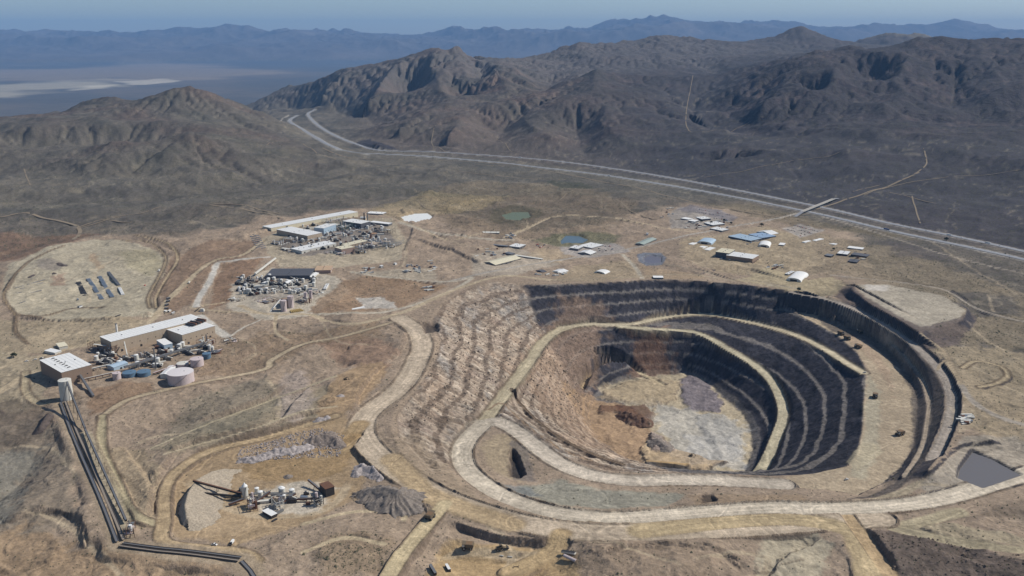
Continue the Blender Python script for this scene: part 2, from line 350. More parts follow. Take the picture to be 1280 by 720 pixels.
def erode():
    """running water cuts branching valleys into the hills (stream power law on a regular grid)"""
    cs = 17.0; x0, x1, y0, y1 = -5600, 7000, 2900, 12400
    xs = np.arange(x0, x1, cs); ys = np.arange(y0, y1, cs); gx, gy = np.meshgrid(xs, ys); ny, nx = gx.shape
    h = sample(H, gx, gy); am = np.clip(sample(AMP, gx, gy), 0, 1)
    wx = fbm(gx, gy, 900, 3, off=3)*110; wy = fbm(gx, gy, 900, 3, off=8)*110
    m = sst(.08, .7, am); h0 = h.copy()
    h = h+m*(.25+.75*am*am)*((ridged(gx+wx, gy+wy, 1300, 4, .5)-.42)*105+fbm(gx, gy, 240, 4, .6, off=77)*24)+fbm(gx, gy, 60, 2, off=78)*3*am
    h = h+am*fbm(gx, gy, 500, 3, off=79)*20+(1-m)*am*(fbm(gx, gy, 420, 4, .55, off=81)*190+(ridged(gx, gy, 300, 3, off=82)-.4)*60)
    offs = [(-1, -1), (-1, 0), (-1, 1), (0, -1), (0, 1), (1, -1), (1, 0), (1, 1)]
    base = np.arange(ny*nx).reshape(ny, nx)
    for it in range(11):
        best = np.zeros_like(h); rec = base.copy()
        P = np.pad(h, 1, constant_values=1e9)
        for dy, dx in offs:
            nb = P[1+dy:1+dy+ny, 1+dx:1+dx+nx]; sl = (h-nb)/(cs*math.hypot(dx, dy)); g = sl > best
            best = np.where(g, sl, best); rec = np.where(g, base+dy*nx+dx, rec)
        hf = h.ravel(); rf = rec.ravel(); od = np.argsort(hf)
        A = [1.0]*(ny*nx); rl = rf.tolist(); ol = od.tolist()
        for i in reversed(ol):
            r = rl[i]
            if r != i: A[r] += A[i]
        F = (np.sqrt(np.array(A))*.072*np.clip(am.ravel()*1.8, .05, 1)).tolist(); hl = hf.tolist()
        for i in ol:
            r = rl[i]
            if r != i: f = F[i]; hl[i] = (hl[i]+f*hl[r])/(1+f)
        h = np.array(hl).reshape(ny, nx)
        Q = np.pad(h, 1, 'edge'); h = h+.012*(Q[2:, 1:-1]+Q[:-2, 1:-1]+Q[1:-1, 2:]+Q[1:-1, :-2]-4*h)
    d = h-h0; lm = 12+170*am; d = np.where(d < 0, -lm*np.tanh(-d/lm), d)
    d += m*22                                        # keep the crests at their height
    return xs, ys, d, np.log(np.array(A).reshape(ny, nx))
ex, ey, ed, eA = erode()
def wsample(F, xs, ys, X, Y):
    u = np.clip((X-xs[0])/(xs[1]-xs[0]), 0, len(xs)-1.001); v = np.clip((Y-ys[0])/(ys[1]-ys[0]), 0, len(ys)-1.001)
    i = v.astype(int); j = u.astype(int); a = v-i; b = u-j
    return (F[i, j]*(1-b)+F[i, j+1]*b)*(1-a)+(F[i+1, j]*(1-b)+F[i+1, j+1]*b)*a
inb = sst(ex[0], ex[0]+500, GX)*(1-sst(ex[-1]-500, ex[-1], GX))*sst(ey[0], ey[0]+1000, GY)*(1-sst(ey[-1]-700, ey[-1], GY))
H += inb*wsample(ed, ex, ey, GX, GY)
FLOW = inb*wsample(eA, ex, ey, GX, GY)
rd = ridged(GX+WX, GY+WY, 1500, 6, .52); rd2 = ridged(GX+WX*.3, GY+WY*.3, 260, 5, .6, off=5)
H += (1-inb)*mask*(1-far)*((rd-.45)*240)
H += mask*(1-far)*((rd2-.4)*18+fbm(GX, GY, 70, 3, .65, off=7)*8)
H += far*np.clip(AMP, 0, 3)*((ridged(GX, GY, 9000, 6, .6, off=2)-.4)*340+fbm(GX, GY, 2600, 3, .6, off=9)*150)
H += (1-far)*(1-inb)*np.clip(AMP, 0.0, .4)*(fbm(GX, GY, 300, 4, .55, off=4)*120+(ridged(GX, GY, 220, 3, off=83)-.4)*50)
for ci, A_, D_ in CREST:                            # hold the main crests at their true height
    if D_ > 15 or A_ < .45: continue
    Pc = densify(CON[ci], 2.0); tgt = Pc[:, 2]; cur = sample(H, Pc[:, 0], Pc[:, 1]); df = tgt-cur
    seg = np.hypot(*(CON[ci][-1, :2]-CON[ci][0, :2])); kw = max(3, int(len(Pc)*400/max(seg, 500))) | 1; kw = min(kw, (len(Pc)//2)*2-1 if len(Pc) > 3 else 1)
    if kw > 2: df = np.convolve(np.pad(df, kw//2, 'edge'), np.ones(kw)/kw, 'valid')
    st_ = max(1, len(Pc)//60); Q = np.c_[Pc[:, :2], df][::st_]; q = line_dist(Q, 700)
    if q is None: continue
    B, D, _, Zc, _ = q; H[B] += Zc*np.exp(-(D/(260+60*(A_ > .8)))**2)
rough = sst(.015, .06, AMP)
H += rough*(1-mask)*((ridged(GX, GY, 170, 4, .6, off=11)-.4)*(6+20*np.clip(AMP, 0, .3))+fbm(GX, GY, 60, 4, .6, off=6)*3.0+fbm(GX, GY, 11, 2, .6, off=16)*.5)
H += (1-rough)*fbm(GX, GY, 45, 4, .6, off=17)*.9
wk = sst(.004, .022, AMP)*(1-sst(2600, 3600, RR)[:, None])
H += wk*(fbm(GX, GY, 150, 3, .55, off=18)*6+(ridged(GX+WX*.2, GY+WY*.2, 75, 4, .62, off=19)-.35)*4.5)
def scarp(pts, h, w=5, L=60):
    """a cut or fill edge: the ground left of the line stands h higher and fades back over L metres"""
    P = smooth_line(pxl(pts)); q = line_dist(P, L*1.6)
    if q is None: return
    B, D, Sd, _, Lc = q; D = D+fbm(GX[B], GY[B], 22, 3, .6, off=24)*w*.9
    sd_ = -Sd*D; H[B] += h*(sst(-w, w, sd_)*np.exp(-np.clip(sd_, 0, None)/L)-.0)*sst(0, 25, Lc)*(1-sst(Lc.max()-25, Lc.max()+.1, Lc))*(1-sst(L*1.1, L*1.55, D))
for a_ in [([(185, 650), (196, 605), (228, 562), (300, 543), (380, 520), (432, 500)], 9, 5, 70), ([(455, 528), (446, 500), (466, 470), (500, 440), (508, 415)], 8, 5, 50), ([(700, 678), (620, 668), (560, 650)], -11, 3, 60), ([(240, 470), (300, 448), (345, 430)], 7, 6, 50),
           ([(100, 570), (112, 610), (130, 660)], -7, 5, 60), ([(0, 660), (50, 640), (95, 650), (110, 690)], 8, 6, 60), ([(350, 530), (372, 495), (400, 470), (450, 450)], -9, 5, 50), ([(240, 530), (320, 505), (360, 480)], 8, 5, 50), ([(150, 555), (185, 600), (186, 650)], -5, 4, 40),
           ([(20, 398), (70, 402), (150, 400), (196, 392)], 6, 4, 60), ([(210, 330), (206, 350), (190, 372)], -6, 4, 30), ([(275, 330), (262, 350), (246, 385)], -6, 4, 40), ([(430, 352), (470, 346), (560, 356)], -5, 3, 50), ([(385, 394), (440, 408), (500, 392)], -6, 4, 50), ([(520, 300), (560, 312), (600, 330)], 8, 5, 70), ([(740, 700), (800, 685), (900, 690), (940, 720)], 8, 8, 60), ([(1085, 668), (1150, 680), (1230, 700)], -9, 8, 80), ([(950, 735), (985, 690), (1030, 670)], -8, 5, 50), ([(480, 640), (520, 625), (545, 650)], 6, 5, 40), ([(470, 700), (440, 680), (380, 690)], 5, 4, 40), ([(620, 612), (700, 622), (780, 630), (860, 632)], -6, 5, 30), ([(1160, 600), (1200, 560), (1260, 556)], 5, 4, 50), ([(870, 345), (920, 335), (985, 350)], 5, 4, 50), ([(1010, 330), (1100, 345), (1200, 372)], -5, 4, 60), ([(100, 300), (160, 298), (215, 312), (222, 330)], -7, 4, 40), ([(300, 300), (330, 290), (400, 274), (460, 262)], 9, 6, 60), ([(500, 262), (515, 285), (505, 315)], 6, 5, 50), ([(690, 260), (760, 262), (820, 275)], -7, 5, 60), ([(560, 262), (600, 250), (650, 248)], 7, 6, 60)]: scarp(*a_)
print('relief', time.time()-T0)
# pit: benches cut in rock
PITPOLY = W2 = np.array([W(x, y, z) for x, y, z in [(556, 380, 0), (580, 363, 0), (615, 353, 0), (682, 356, 0), (775, 352, 0), (825, 349, 0), (892, 353, 0), (930, 356, -2), (972, 372, -20), (1010, 398, -42), (1046, 418, -42), (1072, 441, -42), (1083, 462, -42), (1081, 502, -42), (1078, 540, -42), (1072, 568, -42), (1058, 583, -42), (1020, 593, -42), (912, 592, -40), (800, 590, -40), (755, 588, -40), (710, 572, -39), (672, 552, -38), (645, 530, -38), (606, 520, -44), (570, 555, -30), (560, 575, -20), (540, 590, -5), (500, 545, 0), (496, 520, 0), (530, 475, 0), (545, 450, 0), (552, 425, 0), (540, 402, 0)]])
B, sdp = poly_sd(PITPOLY, 30)
wgt = np.zeros_like(H); wgt[B] = sst(-4, 8, sdp)
STEP = 21.0-9.0*0
west0 = 1-sst(-60, 40, GX+(GY-1900)*.25-100)
Hm = H+fbm(GX, GY, 130, 3, off=21)*(5-2.5*west0)*wgt+fbm(GX, GY, 40, 2, off=22)*2.2*wgt
floor_m = sst(-158, -150, Hm)                       # nothing is cut on the floor
# the west wall is worn: its benches are narrow and ragged
west = 1-sst(-60, 40, GX+ (GY-1900)*.25-100)
west = np.clip(west, 0, 1); Hm = Hm+west*(fbm(GX, GY, 230, 2, off=27)*9+fbm(GX, GY, 60, 3, off=28)*3); STEP = np.where((west > .5) & (Hm > -200), 11.0, 21.0); ph = Hm/STEP+.15*west; fr = ph-np.floor(ph)
back_ = sst(2050, 2250, GY)*(1-sst(300, 520, GX)); wallw = .77-.10*west-.10*back_
st = STEP*(np.floor(ph)-.15*west+np.clip((fr-(1-wallw))/wallw, 0, 1)*.97+.03)
st = np.where(fr < 1-wallw, STEP*(np.floor(ph)-.15*west)+fr*1.5, st)
k = wgt*floor_m*(.94-.24*west)
H = H*(1-k)+st*k
wallm = k*(fr > 1-wallw)
gul = ridged(GX+WX*.2, GY+WY*.2, 55, 4, .6, off=14)
_a = np.array(W(690, 412, -75)); _b = np.array(W(604, 530, -40)); _d = (_b-_a)/np.linalg.norm(_b-_a)
UU = GX*_d[0]+GY*_d[1]; VV = -GX*_d[1]+GY*_d[0]           # along and across the worn west wall
chute = noise(UU/7+3, VV/60)+.6*noise(UU/16+9, VV/90)+.5*noise(UU/3.5, VV/30)
H += wgt*floor_m*((gul-.4)*(2.5+1.0*west)+chute*2.4*west+fbm(GX, GY, 9, 3, .65, off=15)*(1.5+.9*west))
# ------------------------------------------------------------------ colour fields
C = np.zeros((NR, NC, 3)); KIND = np.zeros((NR, NC), np.int8)      # 0 ground 1 haul road 2 pit wall 3 pit floor 4 mountains 5 far
def lin(r, g, b): return np.array([((c/255)/12.92 if c/255 <= .04045 else ((c/255+.055)/1.055)**2.4) for c in (r, g, b)])
def mixc(m, c):
    global C
    C = C*(1-m[..., None])+np.asarray(c)*m[..., None]
VEG = np.zeros((NR, NC)); ROCK = np.zeros((NR, NC))
n1 = fbm(GX, GY, 420, 4, .55, off=30); n2 = fbm(GX, GY, 90, 4, .6, off=31); n3 = fbm(GX, GY, 24, 3, .6, off=32)
C[:] = lin(104, 97, 86)
mixc(sst(-.25, .35, n1+.4*n2)*.8, lin(80, 77, 71)); mixc(sst(.05, .5, n2-.3*n1)*.55, lin(128, 117, 98)); mixc(sst(.1, .5, -n2+.3*n3)*.45, lin(64, 62, 57))
VEG[:] = .8
# beyond the highway the ground is coloured darker, most of all to the east
hwP = np.array([W(x, y, z) for x, y, z in HW]); hr = np.hypot(hwP[:, 0], hwP[:, 1]); ht = np.arctan2(hwP[:, 0], hwP[:, 1]); o_ = np.argsort(ht)
beyond = RR[:, None]-np.interp(TH, ht[o_], hr[o_])[None]
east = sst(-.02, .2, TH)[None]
db = sst(-60, 150, beyond)*(RR[:, None] < 14500)*sst(-.20, -.14, TH)[None]
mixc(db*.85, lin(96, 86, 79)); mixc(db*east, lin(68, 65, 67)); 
mm = mask*(RR[:, None] < 14500)
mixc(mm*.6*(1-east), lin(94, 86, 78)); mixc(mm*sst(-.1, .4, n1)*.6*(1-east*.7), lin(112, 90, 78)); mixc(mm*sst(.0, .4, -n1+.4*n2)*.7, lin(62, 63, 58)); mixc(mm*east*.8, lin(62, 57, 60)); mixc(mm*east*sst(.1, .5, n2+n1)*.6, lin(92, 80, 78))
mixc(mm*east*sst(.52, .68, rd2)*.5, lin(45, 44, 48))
mixc(mm*sst(2.0, 4.5, FLOW)*.42*(1-.5*east), lin(118, 110, 96)); mixc(mm*(1-sst(.2, 1.4, FLOW))*inb*.35, lin(56, 54, 54))
lf = (sst(0, 900, beyond)*0+1)*mm*(1-sst(-.3, -.2, TH)[None]); mixc(lf*sst(.2, .5, -n1)*.5, lin(66, 68, 60))
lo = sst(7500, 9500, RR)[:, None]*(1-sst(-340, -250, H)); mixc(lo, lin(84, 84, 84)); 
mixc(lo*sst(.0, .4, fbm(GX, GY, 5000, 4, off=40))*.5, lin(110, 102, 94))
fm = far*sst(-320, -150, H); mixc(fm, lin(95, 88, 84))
mixc(sst(7200, 8600, GY)*mm*.55*(1-sst(9800, 11000, GY)*0), lin(104, 100, 98))  # more distant mountains greyed, haze painted into the colour
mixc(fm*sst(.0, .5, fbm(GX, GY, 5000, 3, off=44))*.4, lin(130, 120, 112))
VEG *= 1-lo
KIND[(mask > .35)] = 4; KIND[(RR > 20000)] = 5
def wp(pts, z=None):
    return np.array([(W(p[0], p[1], p[2] if len(p) > 2 else z) if (len(p) > 2 or z is not None) else hit(p[0], p[1])[:2]) for p in pts], float)
def paint(pts, col, f=6, s=1.0, z=None, rag=6, wl=40, veg=None, rock=None, kind=None, hgt=None, hf=None):
    """colour (and level) one patch of ground inside a polygon with a ragged soft edge"""
    P = wp(pts, z); q = poly_sd(P, f*2+rag*2+6)
    if q is None: return
    B, d = q
    d = d+rag*fbm(GX[B], GY[B], wl, 4, .65, off=len(pts)+pts[0][0]*.01)*2.2+fbm(GX[B], GY[B], 14, 3, .6, off=pts[0][0]*.02)*min(8, rag*1.2)
    m = sst(-f, f, d)*s
    if col is not None:
        c = lin(*col); C[B] = C[B]*(1-m[..., None])+c*m[..., None]
    if veg is not None: VEG[B] = VEG[B]*(1-m)+veg*m
    if rock is not None: ROCK[B] = ROCK[B]*(1-m)+rock*m
    if kind is not None: KIND[B] = np.where(m > .5, kind, KIND[B])
    if hgt is not None:
        mh = sst(-(hf or f), (hf or f), d); H[B] = H[B]*(1-mh)+hgt*mh
    return B, d, m
def road(pts, wd, col, sh=6, berm=0.0, s=1.0, kind=None, level=True, streak=.12, ext=None, smooth=True, f=1.5, zoff=0.0, fade=0, paint_it=True):
    """a dirt road pressed into the ground, worn in long streaks, with optional berms"""
    P = pxl(pts)
    if smooth: P = smooth_line(P)
    pad = wd/2+sh+8; q = line_dist(P, pad)
    if q is None: return
    B, D, Sd, Zc, Lc = q
    edge = fbm(GX[B], GY[B], 55, 3, .6, off=51)*min(7, wd*.26)
    d = D+edge
    if level:
        m = 1-sst(wd/2, wd/2+sh, D); H[B] = H[B]*(1-m)+(Zc+zoff)*m
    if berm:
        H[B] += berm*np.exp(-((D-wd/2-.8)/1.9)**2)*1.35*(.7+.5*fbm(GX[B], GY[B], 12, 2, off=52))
        bm = np.exp(-((D-wd/2-1.0)/2.4)**2)*.8*(.6+.6*np.clip(berm/2.4, 0, 1)); bm = np.clip(bm, 0, .85); C[B] = C[B]*(1-bm[..., None])+lin(92, 80, 66)*bm[..., None]  # brown berm dirt, darkened to paint in the berm's shadow line
    f = max(f, wd*.15); m = (1-sst(wd/2-f, wd/2+f, d))*s
    if fade: m = m*sst(0, fade, Lc)*(1-sst(Lc.max()-fade, Lc.max()+.1, Lc))
    lat = Sd*D
    tone = 1+streak*(2.0*noise(lat/2.0+60, Lc/260)+1.6*noise(lat/5.0+90, Lc/300)+.9*noise(Lc/45, lat/14)+.8*noise(GX[B]/13, GY[B]/13))
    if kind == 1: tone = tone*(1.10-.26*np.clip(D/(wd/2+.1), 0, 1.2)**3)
    c = lin(*col)*tone[..., None]
    C[B] = C[B]*(1-m[..., None])+c*m[..., None]; VEG[B] *= 1-m; ROCK[B] *= 1-m
    if kind is not None: KIND[B] = np.where(m > .5, kind, KIND[B])
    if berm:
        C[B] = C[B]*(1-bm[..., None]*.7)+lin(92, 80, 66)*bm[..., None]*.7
    return P
# ------------------------------------------------------------------ big colour patches
TAN = (150, 139, 116); PALE = (163, 153, 130); BROWN = (122, 104, 84); DUST = (148, 132, 112); GREY = (128, 124, 118)
def P0(*a, **k): return paint(*a, **k)
# the worked land round the mine is barer and paler than the desert
P0([(-60, 420), (0, 330), (60, 306), (130, 292), (230, 296), (330, 270), (450, 258), (560, 262), (640, 290), (760, 275), (860, 255), (960, 265), (1060, 290), (1100, 340), (1150, 420), (1290, 500), (1330, 640), (1330, 800), (-100, 800)], DUST, f=40, s=.88, rag=50, wl=200, veg=.10)
P0([(860, 300), (1000, 290), (1120, 310), (1290, 370), (1310, 440), (1200, 430), (1060, 345), (900, 340)], (132, 120, 98), f=20, s=.7, rag=30, veg=.5)
P0([(1160, 430), (1300, 440), (1310, 560), (1220, 540), (1190, 470)], (148, 135, 110), f=10, s=.8, rag=12, veg=.35)
P0([(1100, 300), (1180, 315), (1200, 330), (1120, 320)], (84, 78, 74), f=12, s=.7, rag=14)
P0([(1190, 363), (1270, 370), (1275, 395), (1200, 385)], (82, 78, 72), f=10, s=.8, rag=14)
P0([(530, 240), (600, 225), (740, 235), (800, 255), (760, 290), (640, 300), (560, 285)], (118, 104, 84), f=25, s=.6, rag=40, veg=.8)
P0([(460, 262), (540, 240), (640, 245), (600, 262), (500, 275)], (142, 128, 96), f=12, s=.55, rag=20)
P0([(880, 255), (940, 255), (1040, 280), (1180, 300), (1100, 296), (960, 275)], (112, 102, 80), f=12, s=.6, rag=20, veg=.8)
P0([(0, 290), (50, 296), (130, 292), (40, 318), (-30, 335), (-60, 300)], (116, 94, 76), f=8, s=.8, rag=8)
P0([(200, 330), (260, 300), (330, 300), (300, 325), (262, 340), (248, 375), (210, 395), (200, 360)], (126, 106, 86), f=8, s=.8, rag=8)
P0([(285, 330), (330, 322), (310, 350), (290, 375), (262, 388), (268, 350)], (128, 104, 82), f=5, s=.8)
# laydown pad
P0([(10, 330), (60, 308), (120, 299), (175, 305), (212, 322), (205, 345), (190, 370), (200, 395), (130, 400), (60, 400), (20, 390), (0, 370)], (160, 152, 130), f=4, s=.9, rag=3, veg=.0)
P0([(0, 400), (60, 402), (190, 400), (170, 425), (60, 440), (0, 445), (-40, 430)], (148, 136, 112), f=6, s=.8, rag=6, veg=.3)
P0([(150, 315), (190, 310), (205, 330), (190, 345), (160, 335)], (150, 142, 112), f=8, s=.5, rag=10, veg=.5)
P0([(45, 325), (60, 322), (85, 330), (70, 338), (50, 336)], (120, 112, 104), f=4, s=.6)
P0([(65, 345), (80, 342), (82, 356), (68, 357)], (138, 112, 94), f=3, s=.6)
P0([(110, 318), (118, 316), (130, 335), (122, 338)], (150, 124, 96), f=3, s=.5)
P0([(325, 300), (345, 290), (420, 275), (490, 272), (510, 300), (500, 325), (420, 335), (350, 335)], (158, 148, 126), f=6, s=.85, rag=6, veg=0)
P0([(290, 355), (340, 335), (420, 345), (440, 365), (385, 395), (330, 400), (285, 385)], (168, 160, 142), f=5, s=.9, rag=6, veg=0)
P0([(428, 350), (460, 345), (540, 352), (560, 358), (500, 385), (430, 388), (400, 395), (385, 390)], (132, 110, 86), f=5, s=.8, rag=6, veg=.3)
P0([(440, 340), (540, 335), (545, 350), (470, 346)], (160, 150, 130), f=4, s=.8, rag=6, veg=0)
P0([(445, 372), (480, 372), (500, 386), (455, 386)], (172, 170, 160), f=3, s=.7, rag=6, veg=0)
P0([(590, 318), (640, 308), (680, 320), (700, 330), (640, 345), (590, 345)], (160, 150, 132), f=5, s=.8, rag=6, veg=0)
P0([(670, 310), (720, 312), (700, 330), (660, 320)], (158, 142, 116), f=5, s=.7, rag=6, veg=0)
P0([(700, 308), (760, 300), (790, 315), (740, 322), (705, 318)], (148, 143, 136), f=4, s=.8, rag=4, veg=0)
P0([(850, 300), (960, 282), (1010, 300), (1030, 330), (980, 345), (880, 335), (850, 320)], (156, 142, 116), f=6, s=.7, rag=10, veg=.1)
P0([(835, 268), (850, 258), (900, 262), (915, 275), (880, 288), (840, 285)], (142, 137, 128), f=5, s=.8, rag=5, veg=.1)
P0([(845, 262), (862, 256), (900, 262), (925, 272), (915, 277), (880, 268)], (118, 113, 112), f=3, s=.8, rag=2, veg=0)
P0([(978, 285), (1000, 279), (1032, 288), (1000, 298)], (150, 144, 134), f=3, s=.9, rag=1, veg=0)
P0([(690, 350), (720, 332), (790, 325), (805, 347), (740, 352)], (152, 138, 112), f=5, s=.7, rag=6, veg=.1)
P0([(800, 332), (840, 338), (880, 345), (880, 349), (805, 348)], (150, 132, 106), f=5, s=.7, rag=6, veg=.1)
P0([(920, 350), (960, 335), (1010, 350), (1040, 345), (1060, 355), (1040, 370), (980, 362)], (162, 150, 120), f=5, s=.8, rag=6, veg=.05)
P0([(345, 302), (400, 284), (440, 276), (480, 280), (494, 300), (455, 314), (380, 320), (350, 312)], (118, 111, 104), f=4, s=.75, rag=5, veg=0)
P0([(305, 352), (340, 340), (400, 345), (404, 366), (350, 378), (310, 372)], (140, 133, 122), f=4, s=.6, rag=6, veg=0)
# plateau
P0([(1068, 356), (1110, 356), (1180, 370), (1206, 387), (1201, 400), (1165, 409), (1150, 412), (1120, 396), (1085, 376)], (160, 152, 134), z=17, f=5, s=.95, rag=4, veg=0)
P0([(1080, 356), (1112, 357), (1108, 364), (1080, 362)], (186, 180, 168), z=17, f=5, s=.8, rag=6)
P0([(1052, 358), (1066, 362), (1085, 378), (1120, 398), (1150, 414), (1200, 402), (1212, 390), (1222, 398), (1200, 425), (1150, 436), (1105, 405), (1068, 382), (1044, 366)], (92, 82, 76), f=4, s=.85, rag=5, z=8, veg=.1)  # waste slope below the plateau top, its shade painted in
# pit rock
bp, dp_ = poly_sd(PITPOLY, 40)
pm = sst(-3, 3, dp_); KIND[bp] = np.where(pm > .5, 2, KIND[bp]); VEG[bp] *= 1-pm; ROCK[bp] = np.maximum(ROCK[bp], pm)
wst = west[bp]; a1 = n1[bp]; a2 = n2[bp]; a3 = n3[bp]; zz = H[bp]
dark = lin(58, 57, 61)[None, None]*(1+.5*a3[..., None]+.3*a2[..., None])  # dark rock of the east and back walls, their shade painted in
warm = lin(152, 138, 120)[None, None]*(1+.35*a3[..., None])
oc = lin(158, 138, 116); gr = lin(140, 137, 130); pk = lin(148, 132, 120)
xx = GX[bp]; yy = GY[bp]
g1 = fbm(xx*1.0+yy*.35, yy*.35, 70, 4, .6, off=61); g2 = fbm(xx, yy, 95, 4, .6, off=62); g3 = fbm(xx, yy, 30, 4, .65, off=63)
def mx(c, m, d): return c*(1-m[..., None])+d*m[..., None]
warm = mx(warm, sst(.05, .45, g1)*.75, oc); warm = mx(warm, sst(.05, .4, -g1+.3*g3)*.8, gr); warm = mx(warm, sst(.1, .5, g2)*.5, pk)
ch = chute[bp]; warm = mx(warm, sst(.1, .9, ch)*.75, lin(186, 174, 154)); warm = mx(warm, sst(.1, .8, -ch)*.6, lin(100, 86, 72)); warm = mx(warm, sst(.2, .5, g3)*.35, lin(92, 78, 66))
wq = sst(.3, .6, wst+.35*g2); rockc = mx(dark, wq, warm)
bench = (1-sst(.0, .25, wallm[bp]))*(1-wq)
rockc = mx(rockc, bench*.8*(.55+.6*back_[bp]), lin(140, 134, 124)); rockc = mx(rockc, (1-sst(.0, .3, wallm[bp]))*wq*.66, lin(106, 92, 78))  # paler ledges, sunlight painted in most on the back wall
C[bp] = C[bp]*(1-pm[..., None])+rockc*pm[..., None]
# inner walls: brown iron stains on the dark face, orange west side
P0([(700, 412), (760, 415), (740, 470), (735, 500), (770, 560), (820, 580), (750, 575), (690, 535), (640, 495), (670, 450)], (146, 124, 102), z=-110, f=14, s=.55, rag=30, wl=50)
P0([(790, 430), (830, 425), (850, 455), (830, 463), (790, 460)], (122, 92, 66), z=-120, f=10, s=.5, rag=25, wl=30)
P0([(700, 505), (735, 500), (780, 505), (815, 530), (830, 570), (790, 580), (740, 550)], (162, 136, 104), z=-160, f=10, s=.8, rag=14, kind=3, rock=.4)
P0([(745, 490), (765, 480), (800, 472), (857, 466), (883, 477), (903, 496), (926, 514), (938, 535), (942, 560), (930, 590), (850, 590), (800, 575), (815, 535), (780, 505)], (168, 156, 130), z=-163, f=5, s=.95, rag=5, kind=3, rock=.1)
P0([(800, 500), (860, 512), (930, 530), (935, 570), (850, 585), (830, 560), (820, 535)], (160, 162, 158), z=-163, f=10, s=.5, rag=24)
P0([(850, 475), (862, 470), (885, 480), (905, 505), (900, 516), (865, 514), (853, 500)], (112, 106, 112), z=-163, f=3, s=.85, rag=5, rock=1, hgt=-160, hf=6)
P0([(860, 545), (925, 548), (930, 585), (862, 585)], (172, 170, 162), z=-163, f=5, s=.6, rag=10)
P0([(748, 497), (775, 480), (815, 474), (852, 478), (846, 500), (820, 512), (785, 506)], (158, 142, 114), z=-163, f=4, s=.7, rag=12, hgt=-158, hf=8)
P0([(868, 522), (905, 518), (930, 540), (922, 560), (885, 552)], (150, 148, 140), z=-163, f=4, s=.7, rag=12, hgt=-160, hf=9)
P0([(800, 560), (850, 566), (905, 580), (880, 592), (810, 580)], (170, 148, 116), z=-163, f=4, s=.7, rag=8, hgt=-157, hf=4)
H[bp] += (fbm(xx, yy, 34, 4, .6, off=88)*3.2+ridged(xx, yy, 50, 2, off=89)*3-1)*(pm*(1-floor_m[bp]))
P0([(805, 508), (815, 516), (812, 530), (788, 528), (772, 518), (770, 508)], (88, 62, 48), z=-158, f=3, s=.8, rag=6, hgt=-153, hf=5)
P0([(748, 505), (770, 506), (778, 515), (750, 514)], (100, 72, 56), z=-156, f=3, s=.7, rag=6, hgt=-154, hf=4)
P0([(812, 540), (830, 548), (842, 565), (815, 566)], (140, 128, 122), z=-160, f=3, s=.7, rag=6, hgt=-154, hf=5, rock=1)
# right: wide haul bench and berms
P0([(985, 386), (1010, 384), (1024, 390), (1040, 403), (1060, 409), (1078, 411), (1104, 429), (1126, 451), (1139, 476), (1146, 500), (1145, 530), (1141, 559), (1125, 587), (1104, 605), (1070, 622), (1000, 612), (980, 597), (1062, 582), (1074, 566), (1079, 535), (1080, 502), (1083, 480), (1086, 462), (1071, 439), (1046, 418), (1015, 402)], (160, 146, 122), z=-42, f=3, s=.95, rag=2, kind=1, veg=0, hgt=-42, hf=4)
P0([(1050, 418), (1075, 418), (1105, 450), (1120, 500), (1112, 480), (1090, 450)], (160, 138, 116), z=-42, f=8, s=.5, rag=8)
P0([(1085, 465), (1100, 490), (1098, 560), (1080, 600), (1060, 595), (1080, 560), (1082, 500)], (160, 154, 132), z=-42, f=5, s=.7, rag=5)
P0([(1058, 575), (1070, 590), (1105, 565), (1095, 555), (1078, 552)], (168, 158, 132), z=-42, f=2, s=.8, rag=1)
for pl, zz_ in (([(1031, 382), (1062, 396), (1092, 411), (1117, 430), (1139, 454), (1155, 480), (1162, 505), (1161, 532), (1154, 560), (1135, 592), (1110, 615)], -27),):
    road([(x, y, zz_) for x, y in pl], 9, (150, 136, 116), sh=1, level=False, kind=None)
P0([(1027, 379), (1065, 392), (1106, 413), (1140, 439), (1166, 463), (1181, 490), (1179, 515), (1168, 545), (1153, 585), (1120, 612), (1060, 624), (1100, 606), (1138, 587), (1143, 540), (1142, 478), (1128, 452), (1104, 430), (1078, 412), (1040, 403), (1022, 386)], (62, 60, 62), z=-20, f=3, s=.7, rag=3, rock=1, kind=2)  # outer wall bands, dark rock tone with their shade painted in
road([(1031, 383, -22.5), (1062, 397, -23.5), (1092, 412, -24.5), (1117, 432, -25.5), (1140, 456, -27), (1155, 480, -29), (1161, 505, -31), (1158, 535, -31), (1150, 565, -28), (1130, 595, -24)], 8, (146, 134, 116), sh=2, level=True)
road([(990, 366, -2), (1036, 375, -3), (1072, 388, -3), (1112, 410, -4), (1146, 434, -5), (1172, 460, -8), (1188, 487, -11), (1189, 515, -13), (1180, 545, -13), (1166, 575, -13)], 19, (142, 134, 122), sh=4, level=True, kind=1)
road([(1150, 600, -10), (1120, 614, -14), (1080, 627, -14), (1000, 632, -12)], 24, (156, 144, 120), sh=12, level=False)
# ground around the hairpin
P0([(620, 540), (600, 560), (615, 590), (650, 605), (660, 570), (640, 545)], (152, 138, 112), z=-38, f=6, s=.8, rag=4, veg=0)
P0([(650, 600), (700, 592), (760, 606), (860, 612), (830, 636), (760, 640), (690, 632), (640, 612)], (132, 132, 118), z=-25, f=6, s=.8, rag=6, veg=.1)
P0([(625, 602), (660, 600), (680, 615), (650, 622)], (112, 116, 114), z=-25, f=5, s=.7, rag=5)
P0([(860, 612), (1000, 615), (1010, 630), (870, 638)], (140, 122, 98), z=-22, f=5, s=.6, rag=6)
P0([(638, 545), (662, 560), (668, 600), (640, 600)], (96, 92, 90), z=-34, f=4, s=.6, rag=5)
